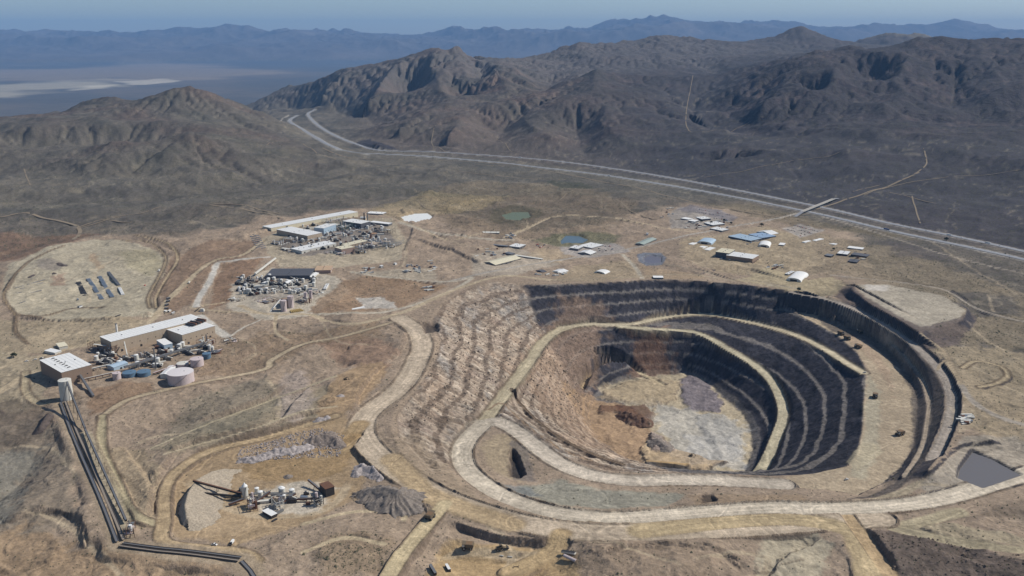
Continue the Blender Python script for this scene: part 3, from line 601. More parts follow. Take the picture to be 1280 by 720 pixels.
# foreground slopes
P0([(480, 560), (520, 540), (560, 585), (600, 625), (560, 620)], (138, 124, 104), f=6, s=.7, rag=6, rock=.5)
P0([(660, 500), (560, 540), (560, 440), (600, 440)], None)
P0([(190, 560), (340, 500), (420, 480), (430, 520), (300, 548), (220, 570)], (138, 128, 106), f=8, s=.8, rag=14, veg=.15)
P0([(240, 500), (330, 470), (360, 500), (300, 535), (200, 550)], (116, 112, 96), f=10, s=.5, rag=14, veg=.4)
P0([(350, 470), (380, 462), (395, 500), (370, 530), (345, 520)], (154, 142, 130), f=6, s=.7, rag=10, rock=.6)
P0([(390, 430), (440, 415), (480, 425), (500, 440), (470, 470), (420, 450)], (136, 112, 92), f=8, s=.7, rag=12, veg=.1)
P0([(420, 470), (450, 455), (482, 455), (480, 470), (440, 510), (400, 540), (395, 505)], (152, 130, 100), f=5, s=.85, rag=6, veg=0)
P0([(205, 655), (210, 605), (235, 572), (300, 550), (360, 530), (430, 515), (450, 540), (460, 590), (445, 625), (380, 655), (300, 680), (220, 672)], (154, 134, 104), f=5, s=.9, rag=5, veg=0, kind=1)
P0([(300, 575), (350, 560), (400, 555), (440, 560), (430, 590), (380, 602), (310, 600)], (140, 118, 84), f=5, s=.7, rag=6)
P0([(310, 620), (380, 600), (420, 612), (400, 640), (330, 645)], (184, 178, 162), f=5, s=.75, rag=6)
P0([(230, 640), (290, 630), (340, 655), (290, 670), (235, 665)], (166, 146, 116), f=8, s=.6, rag=6)
P0([(130, 560), (180, 560), (205, 600), (190, 660), (160, 650), (140, 600)], (160, 144, 116), f=5, s=.7, rag=6, veg=.05)
P0([(-60, 520), (50, 520), (90, 560), (95, 640), (40, 680), (-60, 680)], (126, 116, 100), f=14, s=.8, rag=22, veg=.1)
P0([(-40, 570), (50, 560), (40, 600), (10, 650), (-40, 660)], (116, 117, 108), f=14, s=.6, rag=22, veg=.1)
P0([(-60, 680), (30, 660), (110, 680), (240, 700), (280, 720), (280, 780), (-60, 780)], (144, 124, 98), f=10, s=.8, rag=20, veg=.1)
P0([(0, 440), (55, 445), (60, 500), (20, 520), (-40, 500)], (150, 140, 116), f=6, s=.7, rag=8)
P0([(0, 500), (50, 505), (64, 530), (30, 560), (-30, 550)], (88, 80, 70), f=6, s=.7, rag=10)
P0([(110, 488), (150, 478), (190, 478), (190, 490), (140, 512), (112, 520)], (130, 108, 86), f=5, s=.8, rag=4)
P0([(255, 440), (330, 415), (420, 410), (470, 400), (480, 420), (400, 430), (330, 465), (245, 470)], (130, 112, 90), f=8, s=.7, rag=10, veg=.5)
P0([(550, 690), (570, 675), (690, 682), (720, 690), (730, 730), (530, 730)], (160, 138, 102), f=5, s=.9, rag=5, veg=0, kind=1)
P0([(390, 680), (430, 668), (490, 672), (480, 720), (400, 720)], (134, 118, 96), f=6, s=.7, rag=8, veg=.8)
P0([(720, 680), (800, 676), (860, 682), (900, 700), (880, 740), (730, 740)], (142, 126, 106), f=5, s=.7, rag=8, veg=.1, rock=.5)
P0([(950, 670), (1010, 655), (1040, 680), (1020, 730), (950, 730), (945, 700)], (158, 150, 128), f=5, s=.85, rag=8, veg=.1)
P0([(1082, 662), (1110, 658), (1180, 672), (1280, 700), (1320, 740), (1150, 760), (1100, 720)], (96, 86, 78), f=5, s=.85, rag=8, veg=.2, rock=.7)
P0([(1200, 645), (1290, 620), (1300, 640), (1215, 650)], (110, 98, 84), f=5, s=.7, rag=6, veg=.3)
P0([(1120, 655), (1200, 655), (1300, 680), (1300, 690), (1180, 672)], (150, 140, 116), f=3, s=.8, rag=3)
P0([(1150, 610), (1190, 570), (1205, 545), (1270, 545), (1300, 560), (1300, 590), (1240, 605), (1170, 622)], (150, 142, 126), f=5, s=.85, rag=3, veg=.05)
P0([(1190, 510), (1210, 505), (1230, 530), (1200, 540)], (170, 156, 130), f=3, s=.5, rag=6)
# dry lake and valley floor
P0([(-250, 112), (-60, 108), (0, 106), (60, 101), (125, 98), (140, 106), (60, 114), (0, 121), (-250, 128)], (186, 176, 154), z=-400, f=500, s=.5, rag=900, wl=3500, kind=5)
P0([(100, 108), (150, 105), (148, 109), (90, 113)], (204, 194, 172), z=-400, f=150, s=.45, rag=300, wl=2000)
P0([(150, 102), (200, 98), (225, 101), (190, 106), (160, 107)], (180, 172, 156), z=-400, f=120, s=.8, rag=200, wl=2000)
P0([(-200, 92), (60, 86), (200, 80), (280, 83), (330, 92), (250, 98), (100, 98), (-200, 104)], (160, 142, 122), z=-400, f=900, s=.4, rag=1500, wl=6000)
P0([(560, 68), (620, 64), (650, 66), (600, 71)], (170, 160, 150), z=-400, f=500, s=.7, rag=800, wl=6000)
P0([(180, 66), (300, 60), (420, 66), (330, 70)], (110, 104, 100), z=-400, f=900, s=.5, rag=1500, wl=6000)
# ------------------------------------------------------------------ roads, small ones first
HR = (170, 156, 134); DR = (164, 150, 124); HG = (162, 154, 136)
ridgeline = [([(350, 268), (300, 256), (265, 255)], 9), ([(0, 272), (30, 266), (60, 274), (98, 284), (92, 300)], 14), ([(98, 284), (130, 275), (165, 278)], 8),
 ([(100, 285), (140, 272), (200, 258)], 7), ([(350, 273), (325, 266), (262, 256)], 10), ([(30, 210), (38, 232)], 4), ([(1155, 185), (1158, 205), (1140, 220), (1090, 238)], 7),
 ([(1280, 205), (1200, 220), (1120, 232), (1080, 244)], 6), ([(865, 120), (858, 140), (866, 165), (930, 157), (960, 152)], 6), ([(1140, 245), (1150, 280)], 4), ([(1020, 262), (1060, 248), (1100, 236), (1150, 215)], 10),
 ([(880, 222), (930, 214), (1000, 200), (1060, 187)], 5), ([(1110, 240), (1170, 254)], 5), ([(1160, 300), (1215, 335), (1280, 375)], 7), ([(1235, 365), (1240, 385), (1250, 392)], 6),
 ([(770, 250), (800, 268), (850, 275)], 4), ([(720, 236), (700, 250)], 4), ([(330, 182), (360, 178), (420, 200)], 5), ([(520, 250), (535, 262), (560, 262)], 4),
 ([(430, 195), (470, 205), (560, 212), (700, 225)], 6), ([(560, 205), (640, 208)], 5), ([(1066, 240), (1100, 231)], 4),
 ([(560, 190), (540, 180), (545, 165)], 5), ([(640, 190), (622, 175)], 4)]
FAR_TRACKS = []
for pl, wd in ridgeline:
    if math.hypot(*hit(*pl[0])[:2]) > 3000 or math.hypot(*hit(*pl[-1])[:2]) > 3300: FAR_TRACKS.append((smooth_line(pxl(pl)), wd)); continue
    _r = math.hypot(*hit(*pl[0])[:2]); wd, _s = (max(wd, _r*.0032), min(.7, .35+wd/(_r*.0032)*.5)) if _r > 3200 else (wd, .7)
    road(pl, wd, (150, 138, 116), sh=3, s=_s, streak=.06, level=False, fade=40)
for pl, wd in [([(600, 650), (640, 690), (620, 720)], 10), ([(540, 700), (580, 690), (640, 695), (690, 685)], 12), ([(860, 700), (920, 690), (960, 700), (940, 730)], 8), ([(730, 676), (800, 690), (860, 712)], 6), ([(330, 470), (350, 500), (345, 530)], 6), ([(160, 560), (200, 545), (260, 540)], 7), ([(0, 560), (60, 560), (100, 600)], 6), ([(20, 640), (70, 650), (120, 690), (160, 730)], 8),
    ([(230, 600), (300, 640), (400, 640), (440, 600)], 14), ([(300, 420), (320, 440), (300, 455)], 5), ([(400, 400), (420, 425), (470, 430)], 6), ([(560, 300), (600, 310), (650, 300), (700, 305)], 6), ([(640, 260), (660, 280), (640, 296)], 5), ([(840, 300), (900, 300), (960, 312), (1010, 330)], 7), ([(960, 320), (1000, 318), (1050, 330), (1120, 338)], 6), ([(1210, 400), (1240, 430), (1290, 445)], 6), ([(1160, 440), (1200, 450), (1290, 500)], 5), ([(1100, 640), (1140, 610), (1200, 610)], 8), ([(860, 330), (900, 326), (950, 335)], 7), ([(760, 335), (790, 340), (800, 347)], 6), ([(60, 420), (110, 415), (170, 405), (200, 398)], 8), ([(150, 320), (120, 340), (110, 380)], 8), ([(30, 350), (80, 352), (130, 330)], 7), ([(450, 270), (500, 300), (505, 330), (480, 342)], 8)]:
    road(pl, wd, (170, 156, 130), sh=3, s=.6, streak=.1, level=False, fade=25)
# access roads of the plant area
road([(630, 297), (660, 285), (700, 270), (770, 272), (830, 285), (870, 290)], 12, DR, sh=6, streak=.06)
road([(500, 278), (540, 290), (590, 297), (640, 300)], 16, HG, sh=4, streak=.05)
road([(470, 265), (520, 283), (560, 300), (600, 292)], 8, DR, sh=3)
road([(560, 352), (620, 338), (700, 325), (760, 316), (800, 308), (850, 296), (900, 286), (960, 275), (1000, 266), (1030, 256)], 13, (152, 146, 134), sh=6, streak=.04)
road([(778, 318), (793, 333), (803, 348)], 12, HG, sh=4)
road([(440, 340), (480, 346), (560, 352), (590, 347), (560, 365), (520, 380), (480, 390), (420, 392), (385, 393)], 12, HG, sh=5, streak=.05)
road([(300, 382), (330, 392), (385, 393), (410, 402), (440, 405), (470, 400), (510, 388), (545, 372), (580, 358), (630, 345), (690, 350)], 14, DR, sh=6, streak=.06)
road([(280, 378), (240, 385), (330, 392)], 8, DR, sh=3)
road([(345, 395), (345, 415), (360, 425)], 8, DR, sh=3)
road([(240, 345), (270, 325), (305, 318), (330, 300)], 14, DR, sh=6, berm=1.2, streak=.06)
road([(242, 345), (210, 375), (190, 400), (150, 425), (90, 435), (0, 460)], 16, DR, sh=6, streak=.08)
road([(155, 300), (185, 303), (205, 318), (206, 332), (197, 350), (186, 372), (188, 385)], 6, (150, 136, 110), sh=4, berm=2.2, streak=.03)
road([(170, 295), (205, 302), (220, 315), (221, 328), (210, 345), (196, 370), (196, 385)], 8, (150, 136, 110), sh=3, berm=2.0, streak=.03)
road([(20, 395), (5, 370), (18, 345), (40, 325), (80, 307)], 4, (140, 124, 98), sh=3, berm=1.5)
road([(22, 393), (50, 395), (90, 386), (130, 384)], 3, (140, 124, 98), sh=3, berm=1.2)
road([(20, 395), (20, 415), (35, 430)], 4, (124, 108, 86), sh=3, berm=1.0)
road([(245, 383), (250, 370), (262, 352), (272, 328), (300, 324), (335, 321)], 16, (178, 174, 162), sh=4, streak=.02, smooth=False)
road([(250, 395), (265, 408), (283, 420)], 22, (178, 174, 162), sh=3, streak=.02, smooth=False)
road([(283, 424), (300, 412), (325, 400)], 5, (186, 180, 164), sh=2)
road([(0, 490), (30, 470), (60, 462)], 14, DR, sh=5)
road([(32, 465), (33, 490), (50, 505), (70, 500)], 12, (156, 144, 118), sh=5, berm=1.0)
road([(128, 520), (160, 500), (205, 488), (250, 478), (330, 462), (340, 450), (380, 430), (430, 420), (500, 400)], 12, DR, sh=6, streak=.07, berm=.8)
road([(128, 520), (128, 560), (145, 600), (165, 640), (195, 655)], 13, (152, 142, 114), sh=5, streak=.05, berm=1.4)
road([(190, 560), (260, 530), (340, 500), (420, 470)], 5, (160, 150, 124), sh=3)
road([(205, 568), (250, 555), (320, 533), (380, 515), (420, 508)], 5, (166, 154, 128), sh=3)
road([(1200, 640), (1140, 655), (1120, 660), (1200, 678), (1280, 688), (1340, 696)], 22, (154, 144, 118), sh=6)
road([(1040, 344), (1120, 352), (1180, 362), (1220, 385), (1280, 402), (1340, 412)], 9, (142, 134, 120), sh=5, streak=.04)
road([(1200, 480), (1220, 505), (1260, 525), (1300, 535)], 12, (150, 142, 128), sh=4, streak=.05)
road([(1150, 425), (1180, 440), (1200, 480)], 8, (150, 136, 112), sh=4)
road([(1190, 445), (1176, 455), (1172, 462)], 6, (150, 136, 112), sh=3)
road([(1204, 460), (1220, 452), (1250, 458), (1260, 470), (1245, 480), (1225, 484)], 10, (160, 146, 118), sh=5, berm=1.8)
road([(1000, 366), (950, 352), (900, 345), (860, 335), (800, 325)], 7, (140, 130, 112), sh=4)
road([(1040, 380), (1000, 366), (960, 356)], 8, (146, 138, 120), sh=4)
road([(690, 350), (775, 347), (850, 343), (900, 348), (985, 362)], 9, (146, 134, 112), sh=4)
road([(880, 336), (940, 356)], 5, (140, 126, 104), sh=2)
road([(1030, 345), (1150, 400)], 4, (120, 108, 90), sh=2, s=.4)
HWA = [(1420, 349), (1290, 317), (1200, 297), (1110, 279), (1030, 260), (900, 234), (800, 216), (700, 202), (620, 195), (540, 190), (475, 185), (445, 180), (422, 171), (402, 160), (389, 149), (385, 142), (394, 137)]
HWB = [(1420, 360), (1290, 327), (1200, 307), (1110, 288), (1020, 267), (900, 243), (800, 226), (740, 217), (680, 210), (620, 203), (540, 196), (480, 193), (440, 190), (415, 183), (395, 172), (375, 160), (362, 151), (372, 144)]
PA = road(HWA, 36, (146, 140, 130), sh=30, streak=.02); PB = road(HWB, 36, (150, 146, 138), sh=30, streak=.02)
FAR_TRACKS.append((smooth_line(pxl([(640, 206), (560, 201), (480, 199), (430, 196), (400, 184)])), 9))
road([(345, 152), (360, 144), (385, 141)], 14, (156, 148, 134), sh=6, level=False)
# small hill beside the road, its black shadow side painted in
P0([(440, 180), (452, 176), (463, 171), (470, 177), (492, 184), (500, 188), (470, 186)], (58, 56, 60), f=10, s=.9, rag=12, veg=0, rock=1)
# frontage
FAR_TRACKS.append((smooth_line(pxl([(640, 206), (760, 229), (880, 256), (960, 270), (1010, 271)])), 9))
road([(1025, 270), (1100, 292), (1180, 318), (1290, 345)], 9, (140, 132, 118), sh=5, streak=.03)
# haul roads: banks first, then the running surfaces over them
HAUL = [
  (8, 2.6, (lambda **k: road([(500, 398, 3), (520, 412, 3), (528, 432, 2), (520, 455, 1), (508, 476, 0), (490, 494, -1), (470, 508, -1), (456, 522, -1), (452, 538, -1), (462, 558, -1), (490, 583, -1), (540, 615, -1), (590, 636, -1), (650, 653, -1), (720, 664, -1), (800, 666, -1), (900, 662, -2), (980, 656, -3), (1040, 652, -4), (1100, 648, -6)], 42, HR, kind=1, streak=.11, **k))),
  (6, 0.0, (lambda **k: road([(490, 575, -1), (530, 612, -1), (570, 632, -1), (640, 655, -1)], 38, (156, 138, 108), kind=1, streak=.11, **k))),
  (8, 0.0, (lambda **k: road([(450, 530, -1), (440, 545, -4), (430, 560, -8), (400, 570, -9)], 30, (150, 130, 98), kind=1, streak=.1, **k))),
  (6, 0.0, (lambda **k: road([(445, 545), (410, 560), (350, 565)], 22, (144, 122, 88), kind=1, streak=.08, **k))),
  (6, 1.2, (lambda **k: road([(556, 630, -1), (530, 660, -1), (505, 690, 0), (480, 730, 0)], 20, (168, 154, 122), kind=1, streak=.08, **k))),
  (8, 0.0, (lambda **k: road([(700, 668, -1), (690, 690, -10), (640, 715, -14)], 26, (160, 140, 106), kind=1, **k))),
  (6, 0.0, (lambda **k: road([(800, 664, -1), (900, 654, -5), (990, 650, -6), (1060, 662, -4), (1080, 690, -2), (1090, 730, 0)], 34, (162, 146, 114), kind=1, streak=.1, **k))),
  (6, 0.0, (lambda **k: road([(1060, 645, -7), (1085, 680, -5), (1120, 730, 0)], 18, (160, 140, 108), kind=1, streak=.1, **k))),
  (5, .8, (lambda **k: road([(320, 700), (300, 690), (210, 680), (205, 650), (212, 600), (260, 565), (340, 545), (420, 520)], 16, (156, 138, 108), kind=1, **k))),
  (4, 0.0, (lambda **k: road([(380, 690), (430, 672), (480, 680)], 7, (166, 152, 124), **k))),
  (4, 0.0, (lambda **k: road([(380, 655), (440, 640), (500, 640), (505, 650)], 7, (166, 152, 124), **k))),
  (9, 2.4, (lambda **k: road(R3, 26, (160, 150, 124), kind=1, streak=.09, **k))),
  (6, 1.6, (lambda **k: road(R1, 20, (168, 158, 132), kind=1, streak=.06, **k))),
  (6, 1.8, (lambda **k: road(R2, 21, (166, 158, 132), kind=1, streak=.06, **k))),
  (4, 0.0, (lambda **k: road([(745, 462, -158), (770, 459, -158), (800, 466, -160), (830, 482, -162)], 10, (170, 156, 126), kind=1, **k))),
  (5, 0.0, (lambda **k: road([(726, 490, -152), (735, 475, -153), (752, 465, -156), (775, 461, -158)], 12, (160, 142, 112), kind=1, **k))),
  (8, 2.2, (lambda **k: road(R4[:-5], 34, (178, 168, 150), kind=1, streak=.1, **k))),
  (8, 2.8, (lambda **k: road(R5, 35, (180, 170, 150), kind=1, streak=.11, **k))),
]
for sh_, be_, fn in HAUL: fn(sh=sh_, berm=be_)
for sh_, be_, fn in HAUL: fn(sh=1.0, berm=0.0)
for q_ in ([(78, 500), (94, 540), (112, 580), (131, 625), (153, 680)], [(150, 682), (200, 688), (250, 693), (300, 700)], [(298, 700), (315, 716), (330, 745)]): road(q_, 30, (146, 132, 110), sh=14, streak=.05)
road([(107, 541), (130, 595), (158, 657)], 14, (150, 140, 118), sh=8, streak=.05)
# narrow ledge inside the hairpin road
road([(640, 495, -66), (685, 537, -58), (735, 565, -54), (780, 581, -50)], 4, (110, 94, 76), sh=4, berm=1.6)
road([(810, 576, -150), (860, 580, -150)], 8, (176, 150, 108), sh=4)
road([(610, 512, -44), (628, 505, -48), (660, 530, -44), (700, 558, -43), (740, 575, -43)], 5, (130, 112, 90), sh=4, level=False)
# holes and ponds
def pond(pts, z_off, depth=2.0): 
    P = pxl(pts); z = P[:, 2].min()-z_off
    q = poly_sd(P[:, :2], 14); B, d = q; m = sst(-6, 2, d); H[B] = H[B]*(1-m)+(z-depth)*m
    return P, z
PONDS = {}
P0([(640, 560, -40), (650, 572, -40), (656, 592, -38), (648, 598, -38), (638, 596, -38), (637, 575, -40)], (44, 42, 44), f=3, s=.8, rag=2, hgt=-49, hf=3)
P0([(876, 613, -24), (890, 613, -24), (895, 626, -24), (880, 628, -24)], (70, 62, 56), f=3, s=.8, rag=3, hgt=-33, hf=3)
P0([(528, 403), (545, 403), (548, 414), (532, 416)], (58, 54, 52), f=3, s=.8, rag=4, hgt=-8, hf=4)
PONDS['green'] = pond([(628, 268), (640, 264), (660, 265), (664, 270), (650, 273), (632, 273)], .3)
PONDS['blue'] = pond([(700, 298), (708, 293), (724, 293), (735, 299), (728, 303), (702, 304)], .3)
P0([(665, 300), (700, 292), (740, 290), (775, 294), (770, 304), (700, 308)], (88, 92, 66), f=10, s=.7, rag=12, veg=1)
P0([(615, 262), (640, 256), (675, 262), (680, 270), (640, 280), (612, 276)], (86, 80, 62), f=8, s=.7, rag=12, veg=1)
P0([(680, 225), (730, 228), (745, 235), (700, 236)], (72, 72, 60), f=8, s=.8, rag=12, veg=1)
P0([(796, 318), (806, 316), (826, 316), (833, 322), (828, 331), (808, 332), (798, 326)], (112, 116, 122), f=2, s=1, rag=0, hgt=0.5, hf=3, veg=0)
PONDS['round'] = pond([(805, 321), (813, 318), (826, 320), (826, 327), (815, 329), (806, 326)], 2.5)
PONDS['white'] = pond([(501, 270), (507, 266), (520, 264), (534, 265), (541, 269), (536, 274), (520, 276), (506, 275)], 1)
PONDS['lilac'] = pond([(1216, 562), (1200, 585), (1198, 596), (1228, 608), (1276, 592), (1240, 572)], 1.5)
# steep cut faces show bare rock, with shade painted in on the east side of the pit
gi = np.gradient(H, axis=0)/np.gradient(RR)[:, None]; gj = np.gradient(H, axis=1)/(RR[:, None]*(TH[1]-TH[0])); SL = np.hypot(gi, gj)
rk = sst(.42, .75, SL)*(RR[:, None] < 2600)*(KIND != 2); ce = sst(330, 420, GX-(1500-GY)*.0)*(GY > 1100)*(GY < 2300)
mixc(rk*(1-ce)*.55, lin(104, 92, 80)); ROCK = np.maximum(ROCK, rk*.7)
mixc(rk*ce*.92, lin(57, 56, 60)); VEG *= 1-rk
bare = 1-sst(.15, .45, VEG)
tw = fbm(GX, GY, 130, 2, .5, off=71); trk = np.exp(-(tw/.012)**2)+np.exp(-((tw-.12)/.010)**2)*.8+np.exp(-((fbm(GX, GY, 90, 2, .5, off=73))/.012)**2)*.7
notpit = (KIND != 2)*(RR[:, None] < 5000)
C *= (1+.26*(np.clip(trk, 0, 1)*bare*notpit))[..., None]; H -= .5*np.clip(trk, 0, 1)*bare*notpit
edge2 = np.exp(-((np.abs(tw)-.03)/.012)**2)*.5; C *= (1-.3*edge2*bare*notpit)[..., None]
wsh = np.exp(-(fbm(GX, GY, 380, 4, .55, off=111)/.014)**2)*(1-bare)*(1-mask)*(RR[:, None] < 7000)
C = C*(1-wsh[..., None]*.35)+lin(150, 140, 120)*wsh[..., None]*.35
near = (1-sst(6000, 9000, RR))[:, None]
C *= np.clip(1+near*(.34*fbm(GX, GY, 70, 5, .7, off=75)+.2*fbm(GX, GY, 300, 3, .6, off=76)), .5, 1.5)[..., None]
C *= np.where((RR[:, None] < 3500)[..., None], np.array([1.02, .982, .975]), 1.0)
print('paint', time.time()-T0)
# ------------------------------------------------------------------ materials
def ncol(c, a=1.0): return (float(c[0]), float(c[1]), float(c[2]), a)
def mk(name):
    m = bpy.data.materials.new(name); m.use_nodes = True; n = m.node_tree; b = n.nodes['Principled BSDF']
    b.inputs['Roughness'].default_value = .9; b.inputs['Specular IOR Level'].default_value = .2
    return m, n, b
def nd(n, t, **k):
    q = n.nodes.new(t)
    for a, v in k.items():
        if a.startswith('i'): q.inputs[int(a[1:])].default_value = v
        else: setattr(q, a, v)
    return q
def mth(n, op, a, b=None, c=None):
    q = n.nodes.new('ShaderNodeMath'); q.operation = op
    for i, v in enumerate((a, b, c)):
        if v is None: continue
        if isinstance(v, (int, float)): q.inputs[i].default_value = v
        else: n.links.new(v, q.inputs[i])
    return q.outputs[0]
def earth_material():
    m, n, b = mk('earth'); L = n.links.new
    col = nd(n, 'ShaderNodeAttribute', attribute_name='Col'); msk = nd(n, 'ShaderNodeAttribute', attribute_name='Mask')
    sep = nd(n, 'ShaderNodeSeparateColor'); L(msk.outputs['Color'], sep.inputs[0])
    veg, rock, farm = sep.outputs[0], sep.outputs[1], sep.outputs[2]
    geo = nd(n, 'ShaderNodeNewGeometry'); pos = geo.outputs['Position']
    def nz(scale, det=4, rough=.6, dim='3D'):
        q = nd(n, 'ShaderNodeTexNoise'); q.inputs['Scale'].default_value = scale; q.inputs['Detail'].default_value = det; q.inputs['Roughness'].default_value = rough
        L(pos, q.inputs['Vector']); return q.outputs['Fac']
    fine = nz(.17, 3, .7); midn = nz(.07, 5, .72); big = nz(.004, 5, .6)
    t = mth(n, 'MULTIPLY_ADD', fine, 1.1, .45); t2 = mth(n, 'MULTIPLY_ADD', midn, .9, .55); t = mth(n, 'MULTIPLY', t, t2)
    t3 = mth(n, 'MULTIPLY_ADD', big, .6, .7); t = mth(n, 'MULTIPLY', t, t3)
    # scattered low scrub too small to build, as darker flecks
    vor = nd(n, 'ShaderNodeTexVoronoi'); vor.inputs['Scale'].default_value = .17; L(pos, vor.inputs['Vector'])
    vor2 = nd(n, 'ShaderNodeTexVoronoi'); vor2.inputs['Scale'].default_value = .06; L(pos, vor2.inputs['Vector'])
    clump = nz(.012, 3, .6)
    thr = mth(n, 'MULTIPLY_ADD', clump, .55, .02)
    f1 = mth(n, 'LESS_THAN', vor.outputs['Distance'], thr); f2 = mth(n, 'LESS_THAN', vor2.outputs['Distance'], mth(n, 'MULTIPLY', thr, .95))
    f = mth(n, 'ADD', mth(n, 'MULTIPLY', f1, .62), mth(n, 'MULTIPLY', f2, .42)); f = mth(n, 'MULTIPLY', f, veg)
    mul = nd(n, 'ShaderNodeVectorMath', operation='SCALE'); L(col.outputs['Color'], mul.inputs[0]); L(t, mul.inputs['Scale'])
    mx = nd(n, 'ShaderNodeMix', data_type='RGBA'); L(f, mx.inputs[0]); L(mul.outputs[0], mx.inputs[6]); mx.inputs[7].default_value = (.075, .072, .045, 1)
    # rock: broken patches of lighter and darker stone, stretched down the face
    sc = nd(n, 'ShaderNodeMapping'); sc.inputs['Scale'].default_value = (1, 1, .35); L(pos, sc.inputs[0])
    rn = nd(n, 'ShaderNodeTexNoise'); rn.inputs['Scale'].default_value = .09; rn.inputs['Detail'].default_value = 6; rn.inputs['Roughness'].default_value = .75; L(sc.outputs[0], rn.inputs['Vector'])
    rt = mth(n, 'MULTIPLY_ADD', rn.outputs['Fac'], 2.2, -.1); rt = mth(n, 'MAXIMUM', rt, .35)
    mr = nd(n, 'ShaderNodeMix', data_type='FLOAT'); L(rock, mr.inputs[0]); mr.inputs[2].default_value = 1; L(rt, mr.inputs[3])
    mul2 = nd(n, 'ShaderNodeVectorMath', operation='SCALE'); L(mx.outputs[2], mul2.inputs[0]); L(mr.outputs[0], mul2.inputs['Scale'])
    L(mul2.outputs[0], b.inputs['Base Color'])
    b.inputs['Roughness'].default_value = .95; b.inputs['Specular IOR Level'].default_value = .1
    # relief too fine for the mesh
    hsum = mth(n, 'ADD', mth(n, 'MULTIPLY', fine, .8), mth(n, 'MULTIPLY', midn, 5.0))
    rb = mth(n, 'MULTIPLY', mth(n, 'MULTIPLY', rn.outputs['Fac'], 7.0), rock)
    hsum = mth(n, 'ADD', hsum, rb)
    hsum = mth(n, 'ADD', hsum, mth(n, 'MULTIPLY', f, .8))
    hb = nz(.012, 6, .65); hsum = mth(n, 'ADD', hsum, mth(n, 'MULTIPLY', mth(n, 'MULTIPLY', hb, 40.0), farm))
    bump = nd(n, 'ShaderNodeBump'); bump.inputs['Strength'].default_value = .55; bump.inputs['Distance'].default_value = 1.0
    L(hsum, bump.inputs['Height']); L(bump.outputs[0], b.inputs['Normal'])
    return m
M_EARTH = earth_material()
# ------------------------------------------------------------------ build the land: one grid, split into named pieces that share their edges
def build_land():
    X = GX.astype(np.float32); Y = GY.astype(np.float32); Zf = H.astype(np.float32)
    # normals of the whole sheet, so the pieces meet without seams
    dXi = np.gradient(X, axis=0); dYi = np.gradient(Y, axis=0); dZi = np.gradient(Zf, axis=0)
    dXj = np.gradient(X, axis=1); dYj = np.gradient(Y, axis=1); dZj = np.gradient(Zf, axis=1)
    N = np.stack([dYj*dZi-dZj*dYi, dZj*dXi-dXj*dZi, dXj*dYi-dYj*dXi], -1)
    N *= np.sign(N[..., 2:3]+1e-9); N /= np.linalg.norm(N, axis=-1, keepdims=True)
    K = KIND[:-1, :-1]
    colr = np.ones((NR, NC, 4), np.float32); colr[..., :3] = np.clip(C, 0.005, .9)
    msk = np.ones((NR, NC, 4), np.float32); msk[..., 0] = VEG; msk[..., 1] = ROCK; msk[..., 2] = np.clip(mask*(1-far), 0, 1)
    names = {0: 'desert_ground', 1: 'haul_road', 2: 'pit_wall', 3: 'pit_floor', 4: 'mountains', 5: 'far_valley_and_ranges'}
    ids = np.arange(NR*NC).reshape(NR, NC)
    P = np.stack([X, Y, Zf], -1).reshape(-1, 3); Nf = N.reshape(-1, 3)
    for k, nm in names.items():
        s = (K == k); 
        if not s.any(): continue
        a = ids[:-1, :-1][s]; b = ids[:-1, 1:][s]; c = ids[1:, 1:][s]; d = ids[1:, :-1][s]
        q = np.stack([a, b, c, d], 1); used, inv = np.unique(q, return_inverse=True); q = inv.reshape(-1, 4)
        me = bpy.data.meshes.new(nm); nv = len(used); nf = len(q)
        me.vertices.add(nv); me.vertices.foreach_set('co', P[used].ravel())
        me.loops.add(nf*4); me.loops.foreach_set('vertex_index', q.ravel().astype(np.int32))
        me.polygons.add(nf); me.polygons.foreach_set('loop_start', np.arange(0, nf*4, 4, dtype=np.int32))
        me.polygons.foreach_set('use_smooth', np.ones(nf, bool))
        ca = me.color_attributes.new('Col', 'FLOAT_COLOR', 'POINT'); ca.data.foreach_set('color', colr.reshape(-1, 4)[used].ravel())
        cb = me.color_attributes.new('Mask', 'FLOAT_COLOR', 'POINT'); cb.data.foreach_set('color', msk.reshape(-1, 4)[used].ravel())
        me.update(); me.validate()
        me.normals_split_custom_set_from_vertices(Nf[used].tolist())
        me.materials.append(M_EARTH)
        o = bpy.data.objects.new(nm, me); COL.objects.link(o); o['kind'] = 'structure'
build_land()
print('land', time.time()-T0)
# ------------------------------------------------------------------ haze
def haze():
    x0, x1, y0, y1, z0, z1 = -60000, 60000, -3000, 74000, H.min()-1, max(H.max(), CAMH)+60
    print('haze box', z0, z1)
    me = bpy.data.meshes.new('haze')
    v = [(x, y, z) for x in (x0, x1) for y in (y0, y1) for z in (z0, z1)]
    f = [(0, 1, 3, 2), (4, 6, 7, 5), (0, 4, 5, 1), (2, 3, 7, 6), (0, 2, 6, 4), (1, 5, 7, 3)]
    me.from_pydata(v, [], f); m = bpy.data.materials.new('haze'); m.use_nodes = True; n = m.node_tree
    for q in list(n.nodes):
        if q.type == 'BSDF_PRINCIPLED': n.nodes.remove(q)
    vo = n.nodes.new('ShaderNodeVolumePrincipled'); vo.inputs['Color'].default_value = HAZE_COL; vo.inputs['Density'].default_value = HAZE_D
    vo.inputs['Anisotropy'].default_value = 0.0
    n.links.new(vo.outputs[0], n.nodes['Material Output'].inputs['Volume'])
    me.materials.append(m); o = bpy.data.objects.new('haze', me); COL.objects.link(o); o['kind'] = 'stuff'
HAZE_COL = (.25, .51, .92, 1); HAZE_D = 1.85e-5
haze()
